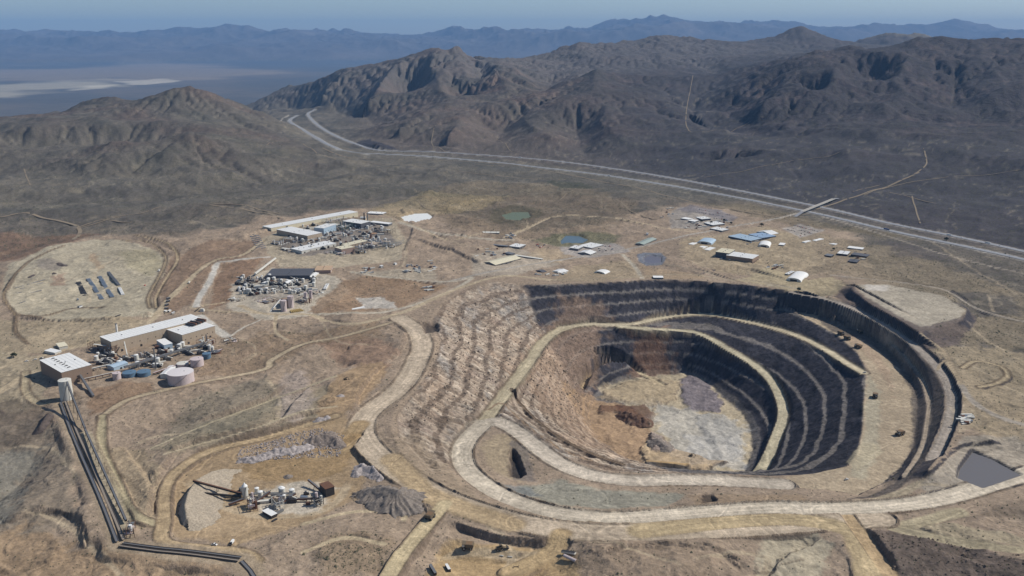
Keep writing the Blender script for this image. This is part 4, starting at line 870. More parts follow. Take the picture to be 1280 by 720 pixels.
# ------------------------------------------------------------------ object helpers
MATS = {}
def M(name, rgb=None, rough=.7, metal=0.0, dirt=.25, rib=0.0, emis=None):
    """painted or bare surface with dust and streaks; rib adds the fine corrugation of sheet metal"""
    if name in MATS: return MATS[name]
    m, n, b = mk(name); L = n.links.new; c = lin(*rgb)
    tc = nd(n, 'ShaderNodeTexCoord'); gp = nd(n, 'ShaderNodeNewGeometry')
    q = nd(n, 'ShaderNodeTexNoise'); q.inputs['Scale'].default_value = .35; q.inputs['Detail'].default_value = 5; q.inputs['Roughness'].default_value = .7
    mp = nd(n, 'ShaderNodeMapping'); mp.inputs['Scale'].default_value = (1, 1, .3); L(gp.outputs['Position'], mp.inputs[0]); L(mp.outputs[0], q.inputs['Vector'])
    r = nd(n, 'ShaderNodeMapRange'); r.inputs[1].default_value = .42; r.inputs[2].default_value = .75; r.inputs[4].default_value = min(1, dirt*2); L(q.outputs['Fac'], r.inputs[0])
    mx = nd(n, 'ShaderNodeMix', data_type='RGBA'); L(r.outputs[0], mx.inputs[0]); mx.inputs[6].default_value = ncol(c); mx.inputs[7].default_value = ncol(c*.35+lin(140, 122, 98)*.45)
    L(mx.outputs[2], b.inputs['Base Color']); b.inputs['Roughness'].default_value = rough; b.inputs['Metallic'].default_value = metal
    if rib:
        wv = nd(n, 'ShaderNodeTexWave'); wv.inputs['Scale'].default_value = rib; L(tc.outputs['Object'], wv.inputs['Vector'])
        bp_ = nd(n, 'ShaderNodeBump'); bp_.inputs['Strength'].default_value = .3; bp_.inputs['Distance'].default_value = .1; L(wv.outputs['Fac'], bp_.inputs['Height']); L(bp_.outputs[0], b.inputs['Normal'])
    MATS[name] = m; return m
WHITE = M('white_roof', (222, 220, 214), .6, 0, .12, .5); OFFW = M('off_white_paint', (206, 202, 190), .6, 0, .2); CREAM = M('cream_paint', (214, 204, 176), .7, 0, .2, .5)
BLUEW = M('pale_blue_metal', (168, 186, 198), .5, .1, .12, .5); TANW = M('tan_siding', (176, 158, 136), .8, 0, .25, .5); BRN = M('brown_siding', (146, 124, 106), .8, 0, .3, .5)
PINK = M('pinkish_tank_paint', (196, 180, 176), .6, 0, .15); PINKD = M('pinkish_siding', (158, 134, 122), .8, 0, .25, .5); BLUET = M('blue_tank_paint', (92, 118, 138), .5, .1, .15)
DK = M('dark_steel', (62, 60, 60), .6, .4, .2); GRY = M('grey_steel', (122, 122, 122), .5, .4, .25); RUST = M('rusty_steel', (104, 74, 58), .9, .1, .2); GLS = M('dark_glass', (28, 32, 38), .15, 0, 0)
BLK = M('black_rubber', (24, 24, 26), .8, 0, .2); YEL = M('yellow_machine_paint', (176, 140, 66), .5, 0, .25); CONC = M('concrete', (160, 154, 144), .9, 0, .3); ASPH = M('asphalt', (138, 139, 142), .9, 0, .3)
DGR = M('dark_grey_roof', (84, 86, 92), .8, 0, .2, .4); STEELB = M('galvanised_steel', (150, 156, 162), .35, .6, .2); GRN = M('green_steel', (104, 124, 116), .6, .1, .2); REDP = M('red_paint', (176, 66, 48), .5, 0, .2)
BLUEV = M('blue_vehicle_paint', (52, 74, 112), .4, .1, .15); SILV = M('silver_vehicle_paint', (170, 172, 174), .3, .4, .1); TANR = M('tan_roof', (188, 160, 130), .8, 0, .2); YELR = M('ochre_pipe', (190, 164, 104), .7, 0, .2)
PAINTW = M('road_paint', (214, 212, 200), .7, 0, .1); LEAF = M('dark_green_leaves', (52, 58, 38), .9, 0, 0); BARK = M('brown_bark', (84, 68, 52), .9, 0, .1)
LEDGE = M('timber', (120, 96, 72), .9, 0, .2)
class MB:
    def __init__(s): s.v = []; s.f = []; s.m = []; s.mi = 0
    def box(s, x0, x1, y0, y1, z0, z1, top=None):
        k = len(s.v); tx = top or 0
        s.v += [(x0, y0, z0), (x1, y0, z0), (x1, y1, z0), (x0, y1, z0), (x0+tx, y0+tx, z1), (x1-tx, y0+tx, z1), (x1-tx, y1-tx, z1), (x0+tx, y1-tx, z1)]
        s.f += [tuple(k+i for i in q) for q in ((3, 2, 1, 0), (4, 5, 6, 7), (0, 1, 5, 4), (1, 2, 6, 5), (2, 3, 7, 6), (3, 0, 4, 7))]; return s
    def bar(s, p, q, w, h=None):
        h = h or w; p = Vector(p); q = Vector(q); d = (q-p)
        if d.length < 1e-6: return s
        d.normalize(); up = Vector((0, 0, 1)) if abs(d.z) < .95 else Vector((1, 0, 0)); a = d.cross(up).normalized()*w/2; b = a.cross(d).normalized()*h/2; k = len(s.v)
        for e in (p, q):
            for u, t in ((-1, -1), (1, -1), (1, 1), (-1, 1)): s.v.append(tuple(e+a*u+b*t))
        s.f += [tuple(k+i for i in g) for g in ((3, 2, 1, 0), (4, 5, 6, 7), (0, 1, 5, 4), (1, 2, 6, 5), (2, 3, 7, 6), (3, 0, 4, 7))]; return s
    def cyl(s, x, y, z0, z1, r0, r1=None, n=16, cap=True):
        r1 = r0 if r1 is None else r1; k = len(s.v)
        for z, r in ((z0, r0), (z1, r1)):
            for i in range(n): a = 2*math.pi*i/n; s.v.append((x+r*math.cos(a), y+r*math.sin(a), z))
        s.f += [(k+i, k+(i+1) % n, k+n+(i+1) % n, k+n+i) for i in range(n)]
        if cap: s.f += [tuple(k+n+i for i in range(n)), tuple(k+n-1-i for i in range(n))]
        return s
    def tube(s, p, q, r, n=8):
        p = Vector(p); q = Vector(q); d = (q-p).normalized(); up = Vector((0, 0, 1)) if abs(d.z) < .95 else Vector((1, 0, 0)); a = d.cross(up).normalized(); b = a.cross(d); k = len(s.v)
        for e in (p, q):
            for i in range(n): t = 2*math.pi*i/n; s.v.append(tuple(e+(a*math.cos(t)+b*math.sin(t))*r))
        s.f += [(k+i, k+(i+1) % n, k+n+(i+1) % n, k+n+i) for i in range(n)]+[tuple(k+n+i for i in range(n)), tuple(k+n-1-i for i in range(n))]; return s
    def prism(s, prof, y0, y1):
        """profile in x,z swept along y"""
        k = len(s.v); n = len(prof)
        for y in (y0, y1): s.v += [(x, y, z) for x, z in prof]
        s.f += [(k+i, k+(i+1) % n, k+n+(i+1) % n, k+n+i) for i in range(n)]+[tuple(k+n+i for i in range(n)), tuple(k+n-1-i for i in range(n))]; return s
    def prismx(s, prof, x0, x1):
        k = len(s.v); n = len(prof)
        for x in (x0, x1): s.v += [(x, y, z) for y, z in prof]
        s.f += [(k+i, k+(i+1) % n, k+n+(i+1) % n, k+n+i) for i in range(n)]+[tuple(k+n+i for i in range(n)), tuple(k+n-1-i for i in range(n))]; return s
    def build(s, name, mat, parent=None, label=None, smooth=False, kind=None):
        me = bpy.data.meshes.new(name); me.from_pydata(s.v, [], s.f)
        bm = bmesh.new(); bm.from_mesh(me); bmesh.ops.recalc_face_normals(bm, faces=bm.faces); bm.to_mesh(me); bm.free()
        if smooth:
            me.shade_smooth()
            me.set_sharp_from_angle(angle=R(40))
        me.materials.append(mat); o = bpy.data.objects.new(name, me); COL.objects.link(o)
        if parent: o.parent = parent
        if label: o['label'] = label
        if kind: o['kind'] = kind
        return o
def thing(name, label, cat, loc, rz=0, group=None):
    o = bpy.data.objects.new(name, None); COL.objects.link(o); o.location = loc; o.rotation_euler = (0, 0, rz)
    o.empty_display_size = 1; o['label'] = label; o['category'] = cat
    if group: o['group'] = group
    return o
def tag(o, label, cat, group=None):
    o['label'] = label; o['category'] = cat
    if group: o['group'] = group
    return o
def dup(root, loc, rz, label=None, group=None, sc=None):
    r = root.copy(); COL.objects.link(r); r.location = loc; r.rotation_euler = (0, 0, rz)
    if label: r['label'] = label
    if group: r['group'] = group
    if sc: r.scale = (sc, sc, sc)
    for ch in list(root.children):
        c = ch.copy(); COL.objects.link(c); c.parent = r
        for g in list(ch.children): d = g.copy(); COL.objects.link(d); d.parent = c
    return r
def gz(x, y): return float(HZ(x, y))
def roofquad(pts, h):
    """three roof corners seen in the photo (a->b long side, b->c short side), h above the ground: centre, size, heading"""
    cx, cy = np.mean([p[0] for p in pts]), np.mean([p[1] for p in pts]); z = 0.0
    zg = 0.0
    for _ in range(8):
        x, y = W(cx, cy, zg+h); zg = gz(float(x), float(y))
    P = [np.array(W(p[0], p[1], zg+h)) for p in pts]
    a, b, c, d = P[0], P[1], P[2], P[3]
    u = ((b-a)+(c-d))/2; L = np.linalg.norm(u); u = u/L; v = np.array([-u[1], u[0]]); wv = ((d-a)+(c-b))/2; Wd = abs(wv@v)
    c0 = (a+b+c+d)/4
    corners = [c0+u*L/2*i+v*Wd/2*j for i in (-1, 1) for j in (-1, 1)]
    zb = min(gz(float(q[0]), float(q[1])) for q in corners+[c0])
    return c0, L, Wd, math.atan2(u[1], u[0]), zb, zg+h-zb
def building(name, label, quad, h, wall, roof, kind='flat', cat='building', doors=0, wins=0, vents=0, group=None, over=.5, dmat=None, minw=None):
    c0, L, Wd, rz, zb, H_ = roofquad(quad, h)
    if minw: Wd = max(Wd, minw)
    t = thing(name, label, cat, (c0[0], c0[1], zb), rz, group); x, y = L/2, Wd/2; HH = H_
    if kind == 'flat':
        MB().box(-x, x, -y, y, -1, HH-.35).build('wall', wall, t); rf = MB().box(-x-over, x+over, -y-over, y+over, HH-.35, HH).build('roof', roof, t)
    elif kind == 'gable':
        r = HH; e = HH-Wd*.10; MB().prismx([(-y, -1), (y, -1), (y, e), (0, r-.2), (-y, e)], -x, x).build('wall', wall, t)
        rf = MB().prismx([(-y-over, e-.05), (0, r), (y+over, e-.05), (y+over, e+.3), (0, r+.35), (-y-over, e+.3)], -x-over, x+over).build('roof', roof, t)
    elif kind == 'arch':
        n = 10; pr = [(-y*math.cos(math.pi*i/n), max(0, HH*math.sin(math.pi*i/n)**.7)) for i in range(n+1)]; pr[0] = (-y, -1); pr[-1] = (y, -1)
        MB().prismx([(a*.97, b*.97 if b > 0 else b) for a, b in pr], -x, x).build('wall', wall, t)
        po = [(a, b) for a, b in pr]; pi_ = [(a*.975, b*.975 if b > 0 else b) for a, b in reversed(pr)]
        rf = MB().prismx(po+pi_, -x+.4, x-.4).build('roof', roof, t, smooth=True)
    if L > 32 and kind != 'arch':
        sm_ = MB(); ns = int(L/7)
        for q_ in range(1, ns):
            X_ = -x+L*q_/ns
            if kind == 'flat': sm_.box(X_-.18, X_+.18, -y-over, y+over, HH, HH+.22)
            else: sm_.bar((X_, -y-over, HH-Wd*.10+.3), (X_, 0, HH+.5), .35, .3).bar((X_, 0, HH+.5), (X_, y+over, HH-Wd*.10+.3), .35, .3)
        if ns > 1: sm_.build('roof_seam', roof, t, kind='stuff')
        if not vents and kind == 'flat': vents = 3
    eave = HH-.35 if kind == 'flat' else (HH-Wd*.10 if kind == 'gable' else HH*.6)
    dm = dmat or DK
    if kind == 'arch':
        MB().box(-x-.15, -x+.1, -y*.45, y*.45, 0, HH*.6).build('door', dm, t)
    for k in range(doors):
        px_ = -x+L*(k+.5)/doors; wv = min(4.5, L/doors*.45); MB().box(px_-wv/2, px_+wv/2, -y-.12, -y+.1, 0, min(5, eave*.65)).build('door', dm, t)
    for k in range(wins):
        px_ = -x+L*(k+.5)/wins; wv = min(2.4, L/wins*.5); w_ = MB().box(px_-wv/2, px_+wv/2, -y-.10, -y+.1, eave*.45, eave*.45+min(1.6, eave*.3)).build('window', GLS, t)
    for k in range(vents):
        px_ = -x+L*(k+.5)/vents; MB().box(px_-1.0, px_+1.0, -1.0, 1.0, HH-.2, HH+1.3).build('roof_vent', GRY, t)
    return t
def tank(name, label, px, py, r, h, mat, roofm=None, cat='tank', group=None, low=False, stairs=True, cone=.08):
    x, y, z = hit(px, py); t = thing(name, label, cat, (x, y, z), random.random()*.5, group)
    MB().cyl(0, 0, -1, h, r, n=36).build('shell', mat, t, smooth=True)
    if low:
        MB().cyl(0, 0, h, h+.3, r*.96, r*.96, n=36).build('liquid', roofm or CONC, t); MB().bar((-r, 0, h+1), (r, 0, h+1), 1.2, .6).build('walkway', GRY, t)
    else:
        MB().cyl(0, 0, h, h+r*cone, r*1.01, .6, n=36).build('roof', roofm or mat, t, smooth=True)
    if stairs and h > 5:
        s = MB(); n = 10
        for k in range(n):
            a0 = -1.9+1.1*k/n; a1 = -1.9+1.1*(k+1)/n; s.bar(((r+.5)*math.cos(a0), (r+.5)*math.sin(a0), h*k/n), ((r+.5)*math.cos(a1), (r+.5)*math.sin(a1), h*(k+1)/n), 1.0, .3)
        s.build('stairway', GRY, t)
        MB().cyl(r*.3, 0, h+r*cone*.6, h+r*cone*.6+1.0, .8, n=10).build('hatch', GRY, t)
    return t
def conveyor(name, label, a, b, za, zb, wd=3.0, hh=2.6, mat=None, cover=None, cat='conveyor', nleg=None, group=None, leg=DK):
    """gallery from pixel a to pixel b (ground points), deck heights za/zb above the ground there"""
    xa, ya, ga = hit(*a); xb, yb, gb = hit(*b); t = thing(name, label, cat, (xa, ya, ga), 0, group)
    p = Vector((0, 0, za)); q = Vector((xb-xa, yb-ya, gb-ga+zb)); L = (q-p).length
    MB().bar(p, q, wd, hh).build('gallery', mat or GRY, t)
    up = Vector((0, 0, hh/2+.12)); MB().bar(p+up, q+up, wd*.72, .35).build('cover', cover or OFFW, t)
    n = nleg if nleg is not None else max(1, int(L/22))
    for k in range(n):
        f = (k+.5)/n; c = p.lerp(q, f); g = gz(xa+c.x, ya+c.y)-ga
        if c.z-hh/2-g < 1: continue
        d = (q-p); d.z = 0; d.normalize(); s_ = Vector((-d.y, d.x, 0))*wd*.45; lm = MB()
        lm.bar((c.x+s_.x, c.y+s_.y, c.z-hh/2), (c.x+s_.x*1.7, c.y+s_.y*1.7, g-.5), .5); lm.bar((c.x-s_.x, c.y-s_.y, c.z-hh/2), (c.x-s_.x*1.7, c.y-s_.y*1.7, g-.5), .5)
        lm.bar((c.x-s_.x*1.3, c.y-s_.y*1.3, (c.z+g)/2), (c.x+s_.x*1.3, c.y+s_.y*1.3, (c.z+g)/2), .35); lm.build('leg', leg, t)
    return t
def frame(name, label, quad, h, levels=2, bays=4, cat='steel frame', mat=None, fill=None, group=None, eq=6, seed=0):
    """open steel process unit: columns, beams, part floors, and vessels, pipes and ducts standing in it"""
    rd_ = random.Random(seed+int(quad[0][0]*7)); c0, L, Wd, rz, zb, H_ = roofquad(quad, h); t = thing(name, label, cat, (c0[0], c0[1], zb), rz, group); x, y = L/2, Wd/2
    mat = mat or DK
    for i in range(bays+1):
        for j in (-1, 1): X_ = -x+L*i/bays; MB().bar((X_, j*y, -.5), (X_, j*y, H_), .5).build('column', mat, t)
    for l in range(levels):
        z = H_*(l+1)/levels; f = MB()
        for j in (-1, 1): f.bar((-x, j*y, z), (x, j*y, z), .5)
        for i in range(bays+1): X_ = -x+L*i/bays; f.bar((X_, -y, z), (X_, y, z), .4)
        f.build('beam', mat, t)
        a = rd_.uniform(-x, 0); w_ = L*rd_.uniform(.15, .3); b = rd_.uniform(-y, 0); MB().box(a, a+w_, b, b+Wd*.5, z-.35, z-.1).build('deck', rd_.choice([GRY, OFFW, TANW]), t)
    cols = [OFFW, STEELB, PINK, GRY, WHITE, TANW, mat]
    for k in range(int(eq*1.5)):
        X_ = rd_.uniform(-x, x)*.95; Y_ = rd_.uniform(-y, y)*.9; r = min(Wd*.16, .8+1.6*rd_.random()); z0 = 0 if rd_.random() < .5 else H_*.5; hh = H_*rd_.uniform(.35, 1.15); q = rd_.random()
        if q < .5: MB().cyl(X_, Y_, z0, z0+hh, r, n=10).build('vessel', rd_.choice(cols), t, smooth=True)
        elif q < .75: MB().tube((X_-r*2, Y_, z0+1.5), (X_+r*2, Y_, z0+1.5), r*.8, 10).build('vessel', rd_.choice(cols), t, smooth=True)
        else: MB().box(X_-r*1.3, X_+r*1.3, Y_-r, Y_+r, z0, z0+hh*.5).build('cabinet', rd_.choice(cols), t)
    for k in range(4):
        z = H_*rd_.uniform(.3, 1.0); Y_ = rd_.uniform(-y, y); MB().tube((-x, Y_, z), (x, Y_+rd_.uniform(-2, 2), z), .35, 6).build('pipe', rd_.choice(cols), t)
    return t
def col_stack(name, label, px, py, r, h, mat, cat='chimney', cone=False, legs=False):
    x, y, z = hit(px, py); t = thing(name, label, cat, (x, y, z))
    MB().cyl(0, 0, -1, h, r, r*.8, n=14).build('shaft', mat, t, smooth=True); MB().cyl(0, 0, h, h+1.0, r*.95, n=14).build('rim', GRY, t)
    MB().box(-r*1.8, r*1.8, -r*1.8, r*1.8, -1, .8).build('footing', CONC, t)
    return t
# ------------------------------------------------------------------ vehicles (front towards +x)
def wheels(t, xs, y, r, w, dbl=False):
    for X_ in xs:
        for s_ in (-1, 1):
            o = MB(); k = len(o.v); o.tube((X_, s_*y-w/2, r), (X_, s_*y+w/2, r), r, 14); q = o.build('wheel', BLK, t)
            h = MB().tube((X_, s_*(y+w/2)-.04, r), (X_, s_*(y+w/2)+.06, r), r*.5, 10).build('rim', STEELB, q)
TRUCKB = M('dusty_truck_paint', (104, 92, 74), .7, 0, .3)
def haul_truck(label, group=None):
    t = thing('haul_truck', label, 'haul truck', (0, 0, 0), 0, group)
    MB().box(-4.6, 4.4, -1.5, 1.5, 1.4, 2.6).build('chassis', DK, t)
    MB().prism([(-5.6, 3.4), (-5.2, 5.6), (2.2, 6.2), (4.6, 6.4), (4.6, 6.1), (2.4, 5.8), (1.6, 2.9), (-3.6, 2.5)], -3.2, 3.2).build('dump_body', TRUCKB, t)
    MB().prism([(-4.6, 4.9), (-4.2, 5.9), (1.6, 6.25), (1.6, 5.0)], -2.8, 2.8).build('load', LEDGE, t)
    b = MB().box(2.6, 4.6, .3, 2.9, 3.4, 5.6).build('cab', OFFW, t); MB().box(4.62, 4.68, .5, 2.7, 4.2, 5.3).build('windscreen', GLS, b)
    MB().box(3.0, 5.3, -2.7, 2.7, 1.4, 3.3).build('bonnet', TRUCKB, t); MB().box(5.32, 5.4, -1.4, 1.4, 1.6, 3.0).build('grille', DK, t)
    wheels(t, (3.2, -3.0), 2.6, 1.6, 1.1); return t
def car(label, mat, kind='pickup', group=None, cat='car'):
    t = thing('parked_car' if kind == 'car' else 'pickup_truck', label, cat, (0, 0, 0), 0, group)
    MB().prism([(-2.6, .5), (-2.6, 1.1), (2.0, 1.15), (2.6, .95), (2.6, .5)], -.95, .95).build('body', mat, t)
    if kind == 'car': MB().prism([(-2.0, 1.1), (-1.4, 1.65), (.5, 1.65), (1.2, 1.12)], -.85, .85).build('cabin', GLS, t); MB().box(-1.4, .5, -.84, .84, 1.65, 1.72).build('roof', mat, t)
    else:
        MB().prism([(-.6, 1.1), (-.5, 1.9), (.8, 1.9), (1.4, 1.12)], -.88, .88).build('cabin', GLS, t); MB().box(-.5, .8, -.88, .88, 1.9, 1.98).build('roof', mat, t)
        MB().box(-2.5, -.8, -.8, .8, 1.1, 1.16).build('load_bed', DK, t)
    wheels(t, (1.6, -1.6), .85, .4, .3); return t
def semi(label, cabm, trm, group=None, L=14):
    t = thing('semi_truck', label, 'truck', (0, 0, 0), 0, group)
    MB().box(-L/2-1, L/2-2, -1.3, 1.3, 1.2, 4.1).build('trailer', trm, t); c = MB().prism([(L/2-1.4, 1), (L/2-1.4, 3.6), (L/2+.2, 3.7), (L/2+.9, 2.6), (L/2+3, 2.2), (L/2+3, .8)], -1.2, 1.2).build('cab', cabm, t)
    MB().box(L/2+.35, L/2+.95, -1.05, 1.05, 2.7, 3.4).build('windscreen', GLS, c); wheels(t, (L/2+2.1, L/2-.8, -L/2+1.2), 1.05, .55, .4); return t
def loader(label, mat=TRUCKB, group=None):
    t = thing('wheel_loader', label, 'loader', (0, 0, 0), 0, group)
    MB().box(-4, 2.2, -1.5, 1.5, 1.3, 3.0).build('body', mat, t); c = MB().box(-.6, 1.4, -1.1, 1.1, 3.0, 4.6).build('cab', GLS, t); MB().box(-.7, 1.5, -1.2, 1.2, 4.6, 4.8).build('roof', mat, c)
    MB().bar((1.8, -1, 2.4), (5.2, -1, 1.2), .4).bar((1.8, 1, 2.4), (5.2, 1, 1.2), .4).build('lift_arm', mat, t)
    MB().prism([(5, .2), (5, 1.9), (5.5, 2.0), (6.9, .4), (6.9, .2)], -2.0, 2.0).build('bucket', DK, t); wheels(t, (1.4, -2.6), 1.6, 1.1, .8); return t
def excavator(label, mat=TRUCKB, group=None):
    t = thing('excavator', label, 'excavator', (0, 0, 0), 0, group)
    for s_ in (-1, 1): MB().prism([(-2.8, .4), (-2.4, 1.3), (2.4, 1.3), (2.8, .4), (2.3, 0), (-2.3, 0)], s_*1.7-.45, s_*1.7+.45).build('track', BLK, t)
    MB().box(-3.2, 1.8, -1.7, 1.7, 1.5, 3.4).build('body', mat, t); MB().box(.2, 2.1, .5, 1.7, 3.4, 4.6).build('cab', GLS, t)
    MB().bar((1.4, -.4, 2.8), (5.2, -.4, 6.2), .7).bar((5.2, -.4, 6.2), (8.2, -.4, 4.2), .6).build('boom', mat, t); MB().bar((8.2, -.4, 4.3), (8.6, -.4, 1.4), .5).build('stick', mat, t); MB().box(7.8, 9.2, -1.1, .5, .4, 1.6).build('bucket', DK, t); return t
def trailer_box(name, label, cat, L, wd, h, mat, roof=None, group=None):
    t = thing(name, label, cat, (0, 0, 0), 0, group); MB().box(-L/2, L/2, -wd/2, wd/2, .3, h).build('box', mat, t); MB().box(-L/2-.1, L/2+.1, -wd/2-.1, wd/2+.1, h, h+.15).build('roof', roof or mat, t)
    MB().box(-L/2-.06, -L/2, -wd*.35, wd*.35, .5, h-.2).build('door', GRY, t); return t
def put(o, px, py, px2=None, py2=None, rz=None, dz=0.0):
    x, y, z = hit(px, py)
    if px2 is not None: x2, y2, z2 = hit(px2, py2); rz = math.atan2(y2-y, x2-x)
    a = rz or 0.0
    o.location = (x, y, z+dz); o.rotation_euler = (0, 0, a)
    if px2 is not None:
        d = math.hypot(x2-x, y2-y)
        if d > 3: o.rotation_euler = (0, -math.atan2(gz(x+math.cos(a)*4, y+math.sin(a)*4)-gz(x-math.cos(a)*4, y-math.sin(a)*4), 8), a)
    return o
# ------------------------------------------------------------------ heaps of rock and gravel
def heap_mat(name, rgb, amp=.6, sc=.25):
    if name in MATS: return MATS[name]
    m, n, b = mk(name); L = n.links.new; g = nd(n, 'ShaderNodeNewGeometry'); q = nd(n, 'ShaderNodeTexNoise'); q.inputs['Scale'].default_value = sc; q.inputs['Detail'].default_value = 6; q.inputs['Roughness'].default_value = .75; L(g.outputs['Position'], q.inputs['Vector'])
    v = nd(n, 'ShaderNodeTexVoronoi'); v.inputs['Scale'].default_value = sc*1.6; L(g.outputs['Position'], v.inputs['Vector'])
    s_ = mth(n, 'MULTIPLY_ADD', q.outputs['Fac'], amp*2, 1-amp); s_ = mth(n, 'MULTIPLY', s_, mth(n, 'MULTIPLY_ADD', v.outputs['Distance'], .5, .7))
    k = nd(n, 'ShaderNodeVectorMath', operation='SCALE'); k.inputs[0].default_value = lin(*rgb); L(s_, k.inputs['Scale']); L(k.outputs[0], b.inputs['Base Color'])
    bp_ = nd(n, 'ShaderNodeBump'); bp_.inputs['Strength'].default_value = .8; bp_.inputs['Distance'].default_value = 1.5; L(q.outputs['Fac'], bp_.inputs['Height']); L(bp_.outputs[0], b.inputs['Normal'])
    MATS[name] = m; return m
def heap(name, label, line, slope, mat, cat='stockpile', res=1.6, rough=.6, gully=0.0, slope2=None):
    """line: (px,py,height above ground) ridge points; the sides fall at the given slopes (left/right of the line) to the ground"""
    P = []
    for px, py, h in line:
        z = 0
        for _ in range(8): x, y = W(px, py, z+h); z = gz(float(x), float(y))
        P.append((float(x), float(y), z+h))
    P = np.array(P); hm = max(l[2] for l in line); pad = hm/min(slope, slope2 or slope)*1.25+5
    x0, x1 = P[:, 0].min()-pad, P[:, 0].max()+pad; y0, y1 = P[:, 1].min()-pad, P[:, 1].max()+pad
    res = max(res, math.sqrt((x1-x0)*(y1-y0)/22000))
    xs = np.arange(x0, x1, res); ys = np.arange(y0, y1, res); gx, gy = np.meshgrid(xs, ys); g = sample(H, gx, gy); top = np.full(gx.shape, -1e9)
    for k in range(max(1, len(P)-1)):
        a = P[k]; b = P[min(k+1, len(P)-1)]; dx, dy = b[0]-a[0], b[1]-a[1]; L2 = dx*dx+dy*dy+1e-9
        t = np.clip(((gx-a[0])*dx+(gy-a[1])*dy)/L2, 0, 1); ex_, ey_ = gx-a[0]-t*dx, gy-a[1]-t*dy; d = np.hypot(ex_, ey_)
        sl = slope if slope2 is None else np.where(ex_*dy-ey_*dx > 0, slope2, slope)
        ang = np.arctan2(ey_, ex_)
        zz = a[2]+(b[2]-a[2])*t-sl*d*(1+.12*noise(gx/14+5, gy/14))
        if gully: zz = zz-gully*np.abs(np.sin(ang*9+noise(gx/20, gy/20)*3))*np.clip(d/10, 0, 1)
        top = np.maximum(top, zz)
    top += fbm(gx, gy, 9, 3, .65, off=91)*rough*3*np.clip((top-g+1)/3, 0, 1)
    keep = top > g-.25; V = -np.ones(gx.shape, int); f = []; v = []
    c = (P[:, 0].mean(), P[:, 1].mean()); cz = gz(*c)
    cell = keep[:-1, :-1] & keep[1:, :-1] & keep[:-1, 1:] & keep[1:, 1:]
    if not cell.any(): return None
    use = np.zeros_like(keep); use[:-1, :-1] |= cell; use[1:, :-1] |= cell; use[:-1, 1:] |= cell; use[1:, 1:] |= cell
    V[use] = np.arange(use.sum()); v = np.stack([gx[use]-c[0], gy[use]-c[1], np.maximum(top, g-.3)[use]-cz], 1)
    f = np.stack([V[:-1, :-1][cell], V[:-1, 1:][cell], V[1:, 1:][cell], V[1:, :-1][cell]], 1)
    me = bpy.data.meshes.new(name); me.from_pydata(v.tolist(), [], f.tolist()); me.shade_smooth(); me.materials.append(mat)
    o = bpy.data.objects.new(name, me); COL.objects.link(o); o.location = (c[0], c[1], cz); return tag(o, label, cat)
def boulders(name, label, poly, n, smin, smax, mat, seed=1):
    """broken rock lying loose over an area"""
    rd_ = random.Random(seed); pts = [hit(*p) for p in poly]; v = []; f = []; k = 0
    xs = [p[0] for p in pts]; ys = [p[1] for p in pts]; o0 = (sum(xs)/len(xs), sum(ys)/len(ys))
    def inside(x, y):
        c = False
        for i in range(len(pts)):
            (ax, ay, _), (bx, by, _) = pts[i], pts[i-1]
            if (ay > y) != (by > y) and x < (bx-ax)*(y-ay)/(by-ay)+ax: c = not c
        return c
    P = []
    while len(P) < n:
        x, y = rd_.uniform(min(xs), max(xs)), rd_.uniform(min(ys), max(ys)); k += 1
        if inside(x, y) or k > n*30: P.append((x, y))
    zs = sample(H, np.array([p[0] for p in P]), np.array([p[1] for p in P])); z0 = float(zs.mean())
    for (x, y), z in zip(P, zs):
        s_ = rd_.uniform(smin, smax)*(1 if rd_.random() < .85 else 1.7); b = len(v); a = rd_.random()*6
        for i in range(5): an = a+i*1.2566; rr_ = s_*rd_.uniform(.7, 1.2); v.append((x-o0[0]+math.cos(an)*rr_, y-o0[1]+math.sin(an)*rr_, z-z0-.3*s_))
        for i in range(4): an = a+.5+i*1.57; rr_ = s_*rd_.uniform(.3, .75); v.append((x-o0[0]+math.cos(an)*rr_, y-o0[1]+math.sin(an)*rr_, z-z0+s_*rd_.uniform(.5, 1.0)))
        f += [(b+5, b+6, b+7, b+8), (b, b+1, b+5), (b+1, b+6, b+5), (b+1, b+2, b+6), (b+2, b+7, b+6), (b+2, b+3, b+7), (b+3, b+8, b+7), (b+3, b+4, b+8), (b+4, b+5, b+8), (b+4, b, b+5)]
    me = bpy.data.meshes.new(name); me.from_pydata(v, [], f); me.materials.append(mat); o = bpy.data.objects.new(name, me); COL.objects.link(o); o.location = (o0[0], o0[1], z0)
    tag(o, label, 'rocks'); o['kind'] = 'stuff'; return o
GRAVEL = heap_mat('grey_gravel', (126, 116, 106)); RUBBLE = heap_mat('pale_rubble', (158, 148, 142), .9, .18); SAND = heap_mat('crushed_ore', (164, 150, 130), .35); DIRTM = heap_mat('brown_dirt', (134, 112, 90), .4); DARKR = heap_mat('dark_rock', (84, 74, 68), .8, .15)
